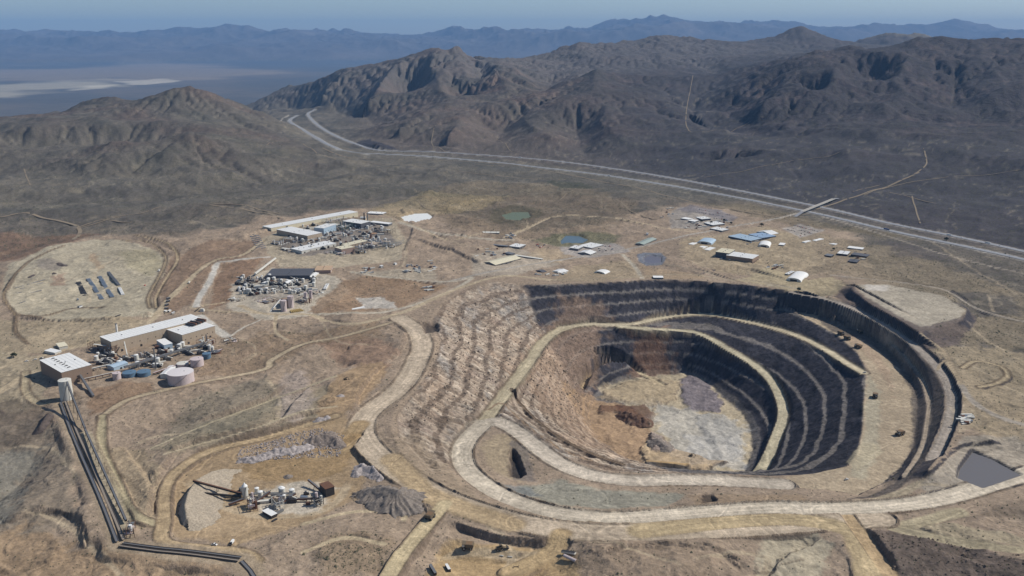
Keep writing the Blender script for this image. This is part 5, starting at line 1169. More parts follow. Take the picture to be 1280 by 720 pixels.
# ------------------------------------------------------------------ highway
def ribbon(name, P, wd, mat, dz, off=0.0, parent=None, dash=None):
    P = np.array(P)[:, :2]; d = np.gradient(P, axis=0); d /= np.linalg.norm(d, axis=1)[:, None]+1e-9; nrm = np.stack([-d[:, 1], d[:, 0]], 1)
    # resample
    seg = np.r_[0, np.cumsum(np.hypot(*(P[1:]-P[:-1]).T))]; n = int(seg[-1]/14); t = np.linspace(0, seg[-1], n)
    X = np.interp(t, seg, P[:, 0]); Y = np.interp(t, seg, P[:, 1]); NX = np.interp(t, seg, nrm[:, 0]); NY = np.interp(t, seg, nrm[:, 1])
    zc = np.maximum.reduce([sample(H, X+NX*(off+k), Y+NY*(off+k)) for k in (-wd/2, 0, wd/2)]); zc = np.convolve(np.pad(zc, 2, 'edge'), np.ones(5)/5, 'valid')
    zc = zc+dz; v = []; f = []
    for i in range(n):
        for s_ in (-1, 1): v.append((X[i]+NX[i]*(off+s_*wd/2), Y[i]+NY[i]*(off+s_*wd/2), zc[i]))
    for i in range(n-1):
        if dash and (i % 2): continue
        f.append((2*i, 2*i+1, 2*i+3, 2*i+2))
    me = bpy.data.meshes.new(name); me.from_pydata(v, [], f); me.materials.append(mat); o = bpy.data.objects.new(name, me); COL.objects.link(o); o['kind'] = 'structure'; return o
for PP, sgn in ((PA, 1), (PB, -1)):
    ribbon('highway', PP, 21, ASPH, 1.3); ribbon('lane_marking', PP, .5, PAINTW, 1.34, 8.4); ribbon('lane_marking', PP, .5, PAINTW, 1.34, -8.4); ribbon('lane_marking', PP, .4, PAINTW, 1.34, 0.9, dash=True)
TRK = M('dirt_track_surface', (132, 118, 98), .95, 0, .3)
for P_, w_ in FAR_TRACKS: ribbon('dirt_track', P_, max(5, w_*.9), TRK, .8)
# overpass
def overpass():
    a = hit(1003, 267); b = hit(1042, 251); t = thing('highway_overpass', 'concrete bridge carrying the side road over the highway beyond the big blue roofed shed', 'bridge', (a[0], a[1], a[2]))
    q = Vector((b[0]-a[0], b[1]-a[1], b[2]-a[2])); d = q.normalized(); s_ = Vector((-d.y, d.x, 0))
    p0 = -d*70; p1 = q+d*70; lo = Vector((0, 0, .2)); hi = Vector((0, 0, 7.5)); m0 = hi-d*0; m1 = q+hi
    MB().bar(m0, m1, 12, 1.3).build('deck', CONC, t)
    MB().bar(p0+lo, m0, 12, 1.0).build('ramp', ASPH, t); MB().bar(m1, p1+lo, 12, 1.0).build('ramp', ASPH, t)
    for k in (-1, 1): MB().bar(m0+s_*6*k+Vector((0, 0, 1.1)), m1+s_*6*k+Vector((0, 0, 1.1)), .5, 1.0).build('parapet', OFFW, t)
    for f_ in (.25, .5, .75):
        c = m0.lerp(m1, f_); MB().bar(c-s_*4, c-s_*4-Vector((0, 0, 9)), 1.2).build('pier', CONC, t); MB().bar(c+s_*4, c+s_*4-Vector((0, 0, 9)), 1.2).build('pier', CONC, t)
overpass()
# ------------------------------------------------------------------ water
def water(key, name, label_rgb, zup, rough=.15):
    P, z = PONDS[key]; c = P[:, :2].mean(0); v = [((x-c[0])*1.05+c[0], (y-c[1])*1.05+c[1], z+zup) for x, y, _ in P]
    me = bpy.data.meshes.new(name); me.from_pydata(v, [], [tuple(range(len(v)))]); m = M(name+'_surface', label_rgb, rough, 0, .1); me.materials.append(m); o = bpy.data.objects.new(name, me); COL.objects.link(o); o['kind'] = 'structure'
water('green', 'green_pond', (98, 106, 82), -.9, .5); water('blue', 'pond_water', (84, 98, 102), -.9, .2); water('round', 'lined_pond_water', (100, 94, 98), -.9, .3)
water('white', 'white_lined_basin', (214, 214, 208), -1.4, .7); water('lilac', 'evaporation_pond', (100, 98, 100), -1.2, .9)
# ------------------------------------------------------------------ the mill
building('mill_building', 'long mill hall with pale roof and tan walls, largest building at the left', [(129, 419.5), (242, 392), (250, 399), (134.5, 428.2)], 24, TANW, WHITE, 'flat', doors=5, wins=12)
building('mill_wing', 'square pale roofed wing joined to the right end of the long mill hall', [(212, 409), (247.7, 398.3), (266, 408.3), (220.2, 420)], 21, TANW, WHITE, 'flat', doors=3, wins=6)
c0_, L_, Wd_, rz_, zb_, H_ = roofquad([(234, 403), (252, 397), (256, 400.5), (239, 407.5)], 25)
t = thing('rooftop_ducts', 'row of brown dust ducts and fans on the roof of the square mill wing', 'roof ducts', (c0_[0], c0_[1], zb_+H_-3), rz_)
for k in range(6):
    MB().box(-L_/2+L_*k/6, -L_/2+L_*(k+.6)/6, -Wd_/2, Wd_/2, 0, 3+(k % 3)).build('duct', RUST if k % 2 else DK, t)
building('switch_house', 'small white box shaped house standing in the shadow between mill hall and wing', [(198, 424.3), (208.7, 422.3), (212.5, 429.5), (202.6, 432)], 10, BLUEW, WHITE, 'flat', doors=1)
building('pump_house', 'pale blue gable roofed house between the pipe rack and the blue tanks', [(136, 455), (153, 449.6), (158, 452.6), (139.5, 459.5)], 10, BLUEW, BLUEW, 'gable', doors=1)
building('low_shed', 'low white lean-to leaning on the big pinkish tank', [(200, 467), (212, 456), (220, 457), (210, 467.5)], 7, OFFW, WHITE, 'gable')
building('crusher_house', 'white roofed crusher house with a row of dark roof vents beside the tall silo', [(58.3, 447.5), (94.2, 439.2), (105.8, 457.5), (67.5, 468.3)], 24, BRN, WHITE, 'flat', doors=3, wins=3)
c0_, L_, Wd_, rz_, zb_, H_ = roofquad([(58.3, 447.5), (94.2, 439.2), (105.8, 457.5), (67.5, 468.3)], 24)
par = [o for o in COL.objects if o.name == 'crusher_house'][0]
for k in range(7): MB().box(-L_*.18, -L_*.08, Wd_*(.38-.12*k)-.6, Wd_*(.38-.12*k)+.9, H_, H_+1.2).build('roof_vent', DK, par)
tank('ore_silo', 'tall grey ore silo in front of the white roofed crusher house', 84, 499, 10.5, 36, OFFW, OFFW, 'silo', cone=.12)
tank('storage_tank', 'largest pinkish white tank, by the bend of the dirt road below the mill', 226.6, 476.8, 23, 19, PINK, M('pale_tank_top', (208, 200, 196), .6, 0, .1), cone=.06)
tank('thickener_tank', 'low open white tank right behind the largest tank', 228.6, 458, 11, 7, PINK, OFFW, cone=.1)
tank('process_tank', 'medium pinkish tank right of the largest tank', 246.6, 456, 12, 13, PINK)
tank('water_tank', 'small blue tank at the right end of the tank row', 258.6, 447, 8, 9, BLUET)
tank('settling_tank', 'low rust brown tank, last of the row by the pipe rack', 270, 441.5, 9, 4, RUST, GRY, low=True)
tank('day_tank', 'small pinkish tank left of the two blue tanks', 146.3, 473.5, 7.3, 12, PINK)
tank('blue_tank', 'wide blue tank next to the small pinkish tank', 162, 470, 12, 8, BLUET)
tank('blue_tank', 'wide blue tank, right one of the pair below the pipe racks', 180, 469, 12, 8, BLUET)
col_stack('exhaust_stack', 'tall thin grey stack rising from the pipe rack in front of the white box house', 195, 461, 1.4, 40, GRY)
col_stack('exhaust_stack', 'white stack standing behind the long mill hall', 146.5, 417, 2.4, 21, WHITE)
conveyor('inclined_duct', 'thin pale duct sloping down the front wall of the mill hall', (157, 440), (160, 449), 21, 3, 2, 2, OFFW, OFFW, 'duct', 0)
conveyor('pipe_bridge', 'grey covered conveyor running along the front of the mill', (156, 464), (256, 434), 8, 9, 5, 3, GRY, GRY, 'conveyor', 10)
conveyor('pipe_rack', 'lower pipe rack behind the row of tanks', (192, 469), (278, 439), 4, 4, 4, 1.6, RUST, PINK, 'pipe rack', 9)
conveyor('pipe_rack', 'pale pipe rack joining the crusher house to the pale blue pump house', (104, 468), (138, 460), 7, 7, 4, 1.8, GRY, OFFW, 'pipe rack', 4)
conveyor('pipe_rack', 'lower brown pipe rack between the crusher house and the small pinkish tank', (106, 477), (142, 469), 5, 5, 3, 1.6, RUST, OFFW, 'pipe rack', 4)
conveyor('feed_conveyor', 'grey gallery sloping down from the crusher house to the dirt bank', (97, 471), (117, 497), 14, 3, 4, 3, GRY, GRY, 'conveyor', 2)
conveyor('stacking_conveyor', 'dark tube conveyor climbing from the long hauling line to the top of the silo', (87.5, 503), (107, 540), 37, 6, 3.0, 2.8, DK, GRY, 'conveyor', 4)
frame('process_unit', 'rusty steel frame with vessels at the left end wall of the mill hall', [(123, 424), (131, 421), (135, 436), (126, 440)], 16, 3, 3, mat=RUST, eq=7)
frame('process_unit', 'steel frame packed with pipes in front of the middle of the mill hall', [(155, 444), (178, 438), (180, 443), (158, 449)], 8, 2, 5, mat=GRY, eq=10)
frame('process_unit', 'low steel frame with pipes between the pump house and the white box house', [(180, 442), (194, 438), (198, 444), (184, 449)], 8, 2, 3, mat=DK, eq=7)
frame('process_unit', 'brown steel frame in front of the square mill wing', [(248, 424), (262, 419.5), (266, 424), (252, 429)], 12, 2, 3, mat=RUST, eq=6)
frame('process_unit', 'dark pipe frame at the far right end of the pipe bridge', [(278, 424), (292, 420), (296, 424), (282, 428)], 6, 1, 4, mat=DK, eq=6)
building('site_office', 'small white roofed office left of the crusher house', [(61, 436), (69, 433.5), (71, 440), (63, 443)], 5, OFFW, WHITE, 'flat')
building('site_office', 'pale roofed shed with a grey pad behind the crusher house', [(71, 429), (81, 427), (84, 432), (73, 434)], 5, OFFW, CREAM, 'flat')
# overland conveyors along the left
def overland(name, label, pts, wd, off, h=1.6, belt=GRY, rail=M('worn_rail_steel', (92, 84, 78), .8, .1, .3)):
    P = smooth_line(pxl(pts), 3) if len(pts) > 4 else pxl(pts); t = None
    d = np.gradient(P[:, :2], axis=0); d /= np.linalg.norm(d, axis=1)[:, None]; n = np.stack([-d[:, 1], d[:, 0]], 1); Q = P.copy(); Q[:, :2] += n*off
    seg = np.r_[0, np.cumsum(np.hypot(*(Q[1:, :2]-Q[:-1, :2]).T))]; m = max(2, int(seg[-1]/9)); s_ = np.linspace(0, seg[-1], m)
    X = np.interp(s_, seg, Q[:, 0]); Y = np.interp(s_, seg, Q[:, 1]); Z = sample(H, X, Y); Z = np.convolve(np.pad(Z, 3, 'edge'), np.ones(7)/7, 'valid')
    t = thing(name, label, 'conveyor', (X[0], Y[0], Z[0])); b = MB(); r = MB(); lg = []
    for i in range(m-1):
        p = Vector((X[i]-X[0], Y[i]-Y[0], Z[i]-Z[0]+h)); q = Vector((X[i+1]-X[0], Y[i+1]-Y[0], Z[i+1]-Z[0]+h)); b.bar(p, q, wd, .3)
        e = (q-p).normalized(); sd_ = Vector((-e.y, e.x, 0))*wd*.55
        r.bar(p+sd_+Vector((0, 0, .3)), q+sd_+Vector((0, 0, .3)), .5, .9); r.bar(p-sd_+Vector((0, 0, .3)), q-sd_+Vector((0, 0, .3)), .5, .9)
        if i % 2 == 0: MB().bar(p-sd_, p-sd_-Vector((0, 0, h+.5)), .4).bar(p+sd_, p+sd_-Vector((0, 0, h+.5)), .4).bar(p-sd_*1.1-Vector((0,0,.3)), p+sd_*1.1-Vector((0,0,.3)), .5).build('support', rail, t)
    b.build('belt', belt, t); r.build('side_rail', rail, t); return t
L1 = [(80, 503), (94, 540), (112, 580), (131, 625), (152, 677)]
overland('overland_conveyor', 'outer of the two parallel ground conveyors running down from the crusher house', L1, 3.4, -5.0)
overland('overland_conveyor', 'inner of the two parallel ground conveyors running down from the crusher house', L1, 3.4, 2.5, belt=M('dusty_belt', (138, 128, 116), .9, 0, .2))
L2 = [(152, 682), (200, 688), (250, 693), (300, 700)]
overland('overland_conveyor', 'ground conveyor heading right from the transfer house, far lane', L2, 3.2, 3.0); overland('overland_conveyor', 'ground conveyor heading right from the transfer house, near lane', L2, 3.2, -3.5, belt=M('dusty_belt', (138, 128, 116), .9, 0, .2))
L3 = [(302, 702), (315, 716), (330, 745)]
overland('overland_conveyor', 'short last leg of ground conveyor leaving the bottom of the picture', L3, 4.0, 0.0)
conveyor('tube_conveyor', 'long dark tube conveyor beside the two ground conveyors', (107, 541), (158, 655), 6, 5, 3.0, 2.6, DK, GRY, 'conveyor', 14)
frame('transfer_house', 'rusty transfer tower where the tube conveyor meets the ground conveyors', [(157, 652), (167, 651), (169, 661), (159, 663)], 11, 2, 2, mat=RUST, eq=6, cat='transfer tower')
heap('dirt_bank', 'long brown dirt bank below the small pinkish tank and the blue tanks', [(128, 492, 6), (150, 483, 7), (178, 478, 6)], .42, DIRTM, 'dirt bank')
heap('dirt_hill', 'dark triangular dirt slope left of the conveyors', [(50, 532, 9), (60, 516, 12)], .9, DARKR, 'dirt bank')
# ------------------------------------------------------------------ separation plant
building('product_warehouse', 'long narrow white roofed warehouse along the back of the separation plant', [(330.5, 282), (439, 262.5), (445, 265.2), (336.5, 285.5)], 11, CREAM, WHITE, 'flat', doors=8)
building('leach_building', 'broad bright white flat roofed hall at the left of the separation plant', [(354.2, 285.1), (372.2, 281.4), (394.1, 292.6), (375.6, 296.4)], 16, TANW, WHITE, 'flat', doors=2)
building('blue_hall', 'pale blue walled hall with a white roof in the middle of the separation plant', [(396, 283), (411, 278.3), (417, 281.3), (401, 286.5)], 20, BLUEW, WHITE, 'flat', doors=2, wins=4)
building('dark_hall', 'dark walled hall with a white roof near the two dark towers', [(433.9, 274.8), (446, 271.8), (457.2, 278), (445, 281)], 18, DGR, WHITE, 'flat', doors=2)
building('cracking_building', 'pinkish walled block with a pale roof at the front of the separation plant', [(420, 308.4), (436, 305.6), (441, 309), (425, 311.9)], 17, PINKD, CREAM, 'flat', doors=2)
building('reagent_building', 'long cream roof joined to the back of the pinkish walled block', [(428, 305), (453, 298.8), (458, 301.3), (434, 307)], 14, TANW, CREAM, 'flat')
building('pipe_gallery_roof', 'long low white roof with pipes on it along the front left of the separation plant', [(367.5, 309), (411, 300.6), (416, 304.3), (373, 315)], 7, OFFW, WHITE, 'flat', doors=6, vents=7)
building('cooling_shed', 'narrow white roofed shed behind the dark vessels at the right end of the plant', [(468, 275.5), (473, 274), (484, 280.5), (479, 282)], 6, GRY, WHITE, 'flat')
building('lab_building', 'white roofed low building by the gate road behind the separation plant', [(460, 264), (480, 265), (481.5, 267.5), (461, 266.5)], 5, GRY, WHITE, 'flat')
frame('filter_unit', 'tall pale green steel frame full of tanks beside the pale blue hall', [(417, 278.5), (434, 275), (438, 280), (421, 284)], 18, 3, 5, mat=GRN, eq=12)
frame('pipe_rack', 'rack of pipes and vents behind the pale blue hall', [(405, 274.5), (432, 270), (434, 272.5), (407, 277.5)], 9, 2, 6, mat=GRY, eq=10, cat='pipe rack')
frame('solvent_unit', 'blue grey steel frame with rows of vessels at the front right of the separation plant', [(455, 302), (478, 297.5), (486, 303), (462, 309.5)], 12, 2, 7, mat=STEELB, eq=16, cat='process unit')
frame('solvent_unit', 'slatted blue grey frame, farthest right of the separation plant', [(478, 300), (492, 296), (497, 303), (484, 308)], 11, 2, 6, mat=STEELB, eq=10)
frame('boiler_unit', 'ochre and dark steel frame right of the pinkish walled block', [(441, 306), (452, 304), (455, 309), (445, 311)], 17, 3, 3, mat=DK, eq=8)
frame('boiler_unit', 'tall dark frame of pipes behind the orange lined pit', [(472, 284), (481, 281.5), (487, 288), (477, 291)], 14, 3, 3, mat=DK, eq=8)
frame('pipe_unit', 'dark frame with leaning pipes at the left edge of the separation plant', [(342, 300), (352, 297), (357, 303), (346, 307)], 9, 2, 3, mat=DK, eq=7)
frame('pipe_unit', 'dark pipe frame between the leach hall and the low white roof', [(357, 296), (364, 294), (376, 301), (368, 304)], 8, 2, 4, mat=DK, eq=8)
frame('pipe_unit', 'long grey pipe frame crossing the middle of the separation plant', [(378, 298), (455, 282), (458, 285), (382, 301)], 7, 1, 14, mat=GRY, eq=22)
frame('pipe_unit', 'frame of dark pumps in front of the leach hall', [(352, 309), (366, 305), (372, 312), (358, 316)], 6, 1, 4, mat=DK, eq=8)
frame('pipe_unit', 'blue grey pumps and pipes below the pinkish walled block', [(413, 313), (427, 310), (432, 318), (418, 321)], 6, 1, 4, mat=STEELB, eq=10)
col_stack('scrubber_tower', 'dark process tower, left one of the pair behind the separation plant', 455.5, 277, 2.6, 30, DK, 'tower'); col_stack('scrubber_tower', 'dark process tower, right one of the pair behind the separation plant', 459.5, 276, 2.0, 27, GRY, 'tower')
t = thing('pressure_vessel', 'white horizontal vessel lying beside the two dark towers', 'tank', hit(454, 274), .1); MB().tube((-9, 0, 5), (9, 0, 5), 4, 16).build('vessel', WHITE, t, smooth=True); MB().box(-6, -5, -3, 3, -1, 3).build('saddle', CONC, t); MB().box(5, 6, -3, 3, -1, 3).build('saddle', CONC, t)
tank('lined_pit', 'round orange brown lined pit with a dark rim at the right of the plant', 466.5, 292.5, 13, 2, GRY, M('orange_liner', (168, 132, 100), .8, 0, .3), 'pit', low=True)
# rows of pallets on the pad left of the plant
ty = MB().box(-3, 3, -2, 2, 0, 1.4).build('pallet_stack', STEELB, None); first = True
k = 0
for i in range(9):
    for j in range(4):
        if (i, j) in ((0, 3), (8, 0), (8, 1)): continue
        px, py = 313+i*1.15+j*2.9, 294+i*2.2-j*.6
        o = ty if first else ty.copy()
        if not first: COL.objects.link(o)
        first = False; tag(o, 'grey bundle in the block of rows on the pad left of the separation plant', 'pallet', 'bundles stored left of the separation plant'); x, y, z = hit(px, py); o.location = (x, y, z); o.rotation_euler = (0, 0, .35)
# ------------------------------------------------------------------ old chemical plant below
building('flotation_hall', 'wide dark grey flat roofed hall above the old plant yard', [(334, 342.8), (341, 334.3), (393, 337), (385, 345.8)], 11, DGR, DGR, 'flat', doors=3, vents=6)
building('workshop', 'tan flat roofed building right of the dark grey roofed hall', [(393.5, 337.3), (396.5, 332), (415.5, 332.2), (413, 338)], 8, PINKD, TANR, 'flat', doors=2, dmat=WHITE)
building('white_lean_to', 'slanting white roofed shed against the right end of the dark grey hall', [(384, 344.5), (392, 339), (397, 341.5), (389, 347)], 6, OFFW, WHITE, 'gable')
conveyor('product_conveyor', 'long pale inclined gallery left of the dark grey roofed hall', (319, 346), (344.5, 324), 8, 3, 4.5, 3.5, OFFW, OFFW, 'conveyor', 4)
tank('white_silo', 'left of two small white silos at the left edge of the old plant yard', 299.2, 364, 3.2, 11, WHITE, WHITE, 'silo', cone=.3, stairs=False); tank('white_silo', 'right of two small white silos at the left edge of the old plant yard', 304.8, 364, 3.2, 11, WHITE, WHITE, 'silo', cone=.3, stairs=False)
tank('old_silo', 'left and nearer of the two tall pinkish silos by the old plant road', 355, 388.5, 6.8, 25, PINK, PINK, 'silo'); tank('old_silo', 'right and farther of the two tall pinkish silos by the old plant road', 363.6, 384, 6.8, 27, PINK, PINK, 'silo')
tank('thin_silo', 'thin pinkish silo, left of the close pair in the old plant yard', 382.3, 376.5, 4, 22, PINK, PINK, 'silo'); tank('thin_silo', 'thin pinkish silo, right of the close pair in the old plant yard', 388.6, 373, 4, 20, PINK, PINK, 'silo')
building('brown_hopper_house', 'brown peaked hopper house behind the two tall silos', [(352.5, 371.5), (359, 370), (362, 374), (355, 376)], 17, BRN, BRN, 'gable')
conveyor('chute', 'thin white chute sloping to the ground left of the two tall silos', (338, 390), (351, 382.5), 1, 16, 1.8, 1.4, WHITE, WHITE, 'chute', 0)
tank('round_thickener', 'wide shallow grey round tank right of the middle of the old plant yard', 372.5, 363, 17, 2.2, GRY, M('grey_slurry', (150, 150, 150), .5, 0, .1), low=True)
tank('round_thickener', 'smaller shallow grey round tank at the left of the old plant yard', 323, 362, 11, 2.0, GRY, M('grey_slurry', (150, 150, 150), .5, 0, .1), low=True)
for i, (px, py, s_) in enumerate([(365.6, 353, 3), (371.2, 352.6, 3)]): tank('white_tank', ['left', 'right'][i]+' one of two tiny white tanks in front of the dark grey hall', px, py, s_, 7, WHITE, WHITE, stairs=False)
building('white_shed', 'low white shed left of the two tiny white tanks', [(355, 352.5), (360, 349), (364, 350.5), (359, 354)], 6, OFFW, WHITE, 'gable')
building('white_shed', 'low white shed nearest the foot of the pale inclined gallery', [(329, 352), (333, 350), (335, 352.5), (331, 355)], 6, OFFW, WHITE, 'gable')
building('white_shed', 'small white shed right of the two thin silos', [(404.5, 360), (408, 354), (411, 355), (407.5, 361)], 4, OFFW, WHITE, 'flat')
frame('yard_process_unit', 'rusty steel frame left of the thin silos', [(374, 372), (382, 369), (385, 374), (377, 377)], 10, 2, 3, mat=RUST, eq=6); frame('yard_process_unit', 'dark steel frame at the foot of the pale inclined gallery', [(306, 347), (318, 343), (322, 348), (310, 353)], 10, 2, 3, mat=DK, eq=9)
frame('yard_process_unit', 'grey pump frame along the front of the dark grey hall', [(337, 350), (352, 347), (354, 351), (339, 354)], 5, 1, 5, mat=GRY, eq=12); frame('yard_process_unit', 'pale pipe frame between thickeners in the old plant yard', [(330, 362), (356, 358), (357, 362), (332, 366)], 4, 1, 6, mat=OFFW, eq=16)
frame('yard_process_unit', 'rust brown frame lying left of the tall silos', [(322, 374), (342, 369), (346, 375), (327, 380)], 4, 1, 4, mat=RUST, eq=6); frame('yard_process_unit', 'dark frame near the left corner of the old plant yard', [(288, 372), (297, 369), (301, 374), (292, 378)], 5, 1, 3, mat=DK, eq=6)
frame('yard_process_unit', 'pale frame of small vessels right of the round grey tank', [(388, 365), (400, 361), (403, 366), (392, 370)], 6, 2, 3, mat=OFFW, eq=9)
for k in range(7):   # ochre pipe sections lying side by side
    x, y, z = hit(364+k*2.1, 390-k*.35); o = MB().tube((-1, -9, 1.4), (1, 9, 1.4), 1.4, 8).build('pipe_section', YELR); tag(o, 'ochre pipe section in the fan laid beside the tall silos', 'pipe', 'ochre pipe sections beside the tall silos'); o.location = (x, y, z); o.rotation_euler = (0, 0, .5+k*.05)
# ------------------------------------------------------------------ middle: shops, offices
building('maintenance_shop', 'long cream roofed shop nearest the crest of the pit road', [(608, 324), (640, 317.5), (648, 321), (615.5, 331)], 9, GRY, CREAM, 'gable', doors=6)
building('paint_shop', 'small white roofed building above the long cream roofed shop', [(638.8, 306.3), (645.5, 303.6), (656, 306.2), (647, 310)], 5, GRY, WHITE, 'flat', doors=2)
building('fuel_shed', 'tiny grey shed at the far end of the long cream roofed shop', [(633, 315), (638, 314), (641, 317), (636, 318.5)], 4, GRY, GRY, 'flat')
building('container_row', 'long narrow pale row of containers, nearest one by the yard road', [(651.5, 315.6), (653.5, 315), (670.5, 326.3), (668, 327.5)], 3.5, GRY, OFFW, 'flat'); building('container_row', 'short dark row of containers left of the white roofed paint shop', [(618, 303.8), (620, 303), (632, 308.8), (630, 310)], 3.5, DK, GRY, 'flat')
building('long_trailer', 'long thin grey trailer row beside the junction behind the shops', [(603, 289.2), (624, 289.6), (624, 291), (603, 291)], 3.5, GRY, OFFW, 'flat')
building('admin_building', 'largest white flat roof of the office group by the blue pond', [(726.5, 306), (741, 302.3), (752, 306.6), (737, 310.6)], 6, GRY, WHITE, 'flat', doors=2, wins=5); building('admin_building', 'small square white roof at the left of the office group by the blue pond', [(713.5, 308.8), (720, 306), (727.5, 308.6), (721, 311.5)], 5, GRY, WHITE, 'flat', wins=2)
building('admin_building', 'front white roof of the office group, nearest the plant road', [(724, 313.5), (732, 310.5), (743.5, 314), (737, 317)], 5, GRY, WHITE, 'gable', wins=3)
building('green_roof_house', 'pale green gable roofed building right of the offices', [(796, 302.5), (812, 295.8), (819.5, 298), (803, 305.5)], 6, GRY, M('pale_green_roof', (160, 170, 160), .6, 0, .15, .5), 'gable', doors=2)
tank('small_water_tank', 'tiny white tank behind the pale green roofed building', 809, 293.5, 3.5, 6, WHITE, WHITE)
building('tarp_shed', 'white tarpaulin shed on the rim above the left pit wall', [(692, 337), (700, 334.5), (709, 337.5), (700, 341)], 5, OFFW, WHITE, 'gable'); building('tarp_shed', 'white rounded shed in the middle of the pit rim', [(745, 337.2), (752, 334.5), (761, 338.8), (754, 341.5)], 5, OFFW, WHITE, 'arch')
building('explosives_store', 'small white roofed store with a dark front standing on the pit rim', [(816.5, 344.5), (828, 344.8), (829.5, 347), (816.5, 347)], 4, DGR, WHITE, 'flat')
building('scale_house', 'dark pitched shed beside the sloping concrete pad on the pit rim', [(672, 336.5), (677, 335.5), (681, 338.5), (676, 340)], 4, DK, DGR, 'gable')
# right side
building('office_block', 'white roofed office, rear one of the low complex with the car park', [(872, 271), (883, 270.3), (886, 273), (875, 274.2)], 5, DGR, WHITE, 'flat'); building('office_block', 'white roofed office with dark courts, front one of the complex with the car park', [(881, 278), (896, 276.5), (905, 279.5), (890, 281.5)], 5, GRY, WHITE, 'flat')
building('office_block', 'long thin white roof at the road side of the office complex', [(885, 285.5), (895, 284), (912, 286), (905, 288)], 4, GRY, WHITE, 'flat'); building('office_block', 'white roofed trailer, left one of the office complex', [(853.5, 272), (859, 270.8), (863.5, 273.6), (858, 275)], 4, GRY, WHITE, 'flat'); building('office_block', 'low white roof between the left trailer and the courtyard office', [(862.5, 275), (868, 273.5), (871, 276), (866, 277.6)], 4, GRY, WHITE, 'flat')
building('fabric_shed', 'pale blue round roofed shed by the plant road below the office complex', [(873, 299.5), (880, 295), (894, 299.3), (888, 304)], 7, OFFW, BLUEW, 'arch')
building('core_shed', 'wide pale blue flat roof, left half of the big shed', [(916, 293.8), (928.8, 291), (948.8, 298.6), (933, 302)], 7, DGR, BLUEW, 'flat', doors=3); building('core_shed', 'deeper blue flat roof, right half of the big shed', [(937.5, 291.9), (956, 290.4), (967, 294.8), (951, 298)], 6, DGR, M('blue_roof', (150, 170, 190), .5, .1, .1, .5), 'flat', doors=2)
building('garage', 'white gable roofed garage behind the big blue roofed shed', [(950, 287), (960, 284.8), (968.8, 290.5), (960, 292)], 6, DK, WHITE, 'gable', doors=2); building('arched_garage', 'bright white round roofed shed in front of the big blue roofed shed', [(946, 305), (951, 300.5), (963.5, 300.8), (963.5, 306.2)], 8, OFFW, WHITE, 'arch')
building('guard_house', 'small square white roofed hut right of the round roofed shed', [(973.5, 305), (976, 303), (981.5, 304), (979.5, 307)], 4, GRY, WHITE, 'flat')
building('truck_shop', 'higher left block of the long dark walled truck shop', [(896, 313.5), (904, 309.2), (917, 313), (910, 317.6)], 15, DGR, CREAM, 'flat', doors=3); building('truck_shop', 'long right block of the dark walled truck shop', [(910.5, 317.5), (919, 312.7), (946, 320.5), (938, 324.8)], 13, BRN, WHITE, 'flat', doors=6)
building('big_fabric_shed', 'big white tunnel shaped fabric shed standing alone above the pit', [(983.5, 346), (992, 338), (1012, 340), (1001, 349)], 8, OFFW, WHITE, 'arch', dmat=DK)
building('white_trailer', 'white trailer office behind the big tunnel shaped shed', [(982, 341.5), (990, 338), (992.5, 339.3), (985, 343)], 3.5, GRY, WHITE, 'flat')
building('house', 'white roofed house with a dark wall in the cluster near the highway', [(1047, 316), (1051, 312.5), (1062, 315), (1059, 318.5)], 5, DK, WHITE, 'flat'); building('house', 'dark roofed house right of the white roofed one near the highway', [(1065, 317), (1069, 314.5), (1086, 319), (1082, 321.5)], 4, DK, DGR, 'flat'); building('house', 'lowest dark roofed house of the cluster near the highway', [(1060, 326), (1064, 323), (1074, 325), (1071, 328)], 4, DK, DGR, 'flat'); building('house', 'small dark house left of the cluster near the highway', [(1031, 318.5), (1035, 316.8), (1042, 318.5), (1038, 320.5)], 4, DK, GRY, 'flat')
building('long_shed', 'long thin white roof behind the cluster near the highway', [(1060, 308.5), (1063, 306.5), (1079, 310.5), (1077, 312.5)], 4, GRY, WHITE, 'flat')
for i, (q, lb) in enumerate([([(1015, 300.3), (1025, 297.6), (1030, 298.5), (1020, 301)], 'white concrete slab beside the car park, larger one'), ([(1002, 302.2), (1010, 300.2), (1014, 301), (1007, 303)], 'small white concrete slab beside the car park'), ([(1036, 304), (1039, 302.7), (1046, 305), (1043, 306)], 'lone white slab between the car park and the houses'),
        ([(861, 304.5), (870, 301.3), (875, 302.5), (866, 306)], 'pale slab left of the pale blue round roofed shed'), ([(872.5, 309), (879, 306.8), (884, 308.5), (878, 311)], 'white slab below the pale blue round roofed shed, left one'), ([(880, 311.5), (888, 308.3), (894, 309.8), (886, 313)], 'white slab below the pale blue round roofed shed, right one'), ([(432, 387), (455, 382.7), (456, 384), (434, 388.3)], 'long white slab beside the old plant road')]):
    c0, L, Wd, rz, zb, H_ = roofquad(q, .6); t = MB().box(-L/2, L/2, -Wd/2, Wd/2, -.6, max(H_, .5)).build('concrete_slab', WHITE); tag(t, lb, 'slab'); t.location = (c0[0], c0[1], zb); t.rotation_euler = (0, 0, rz)
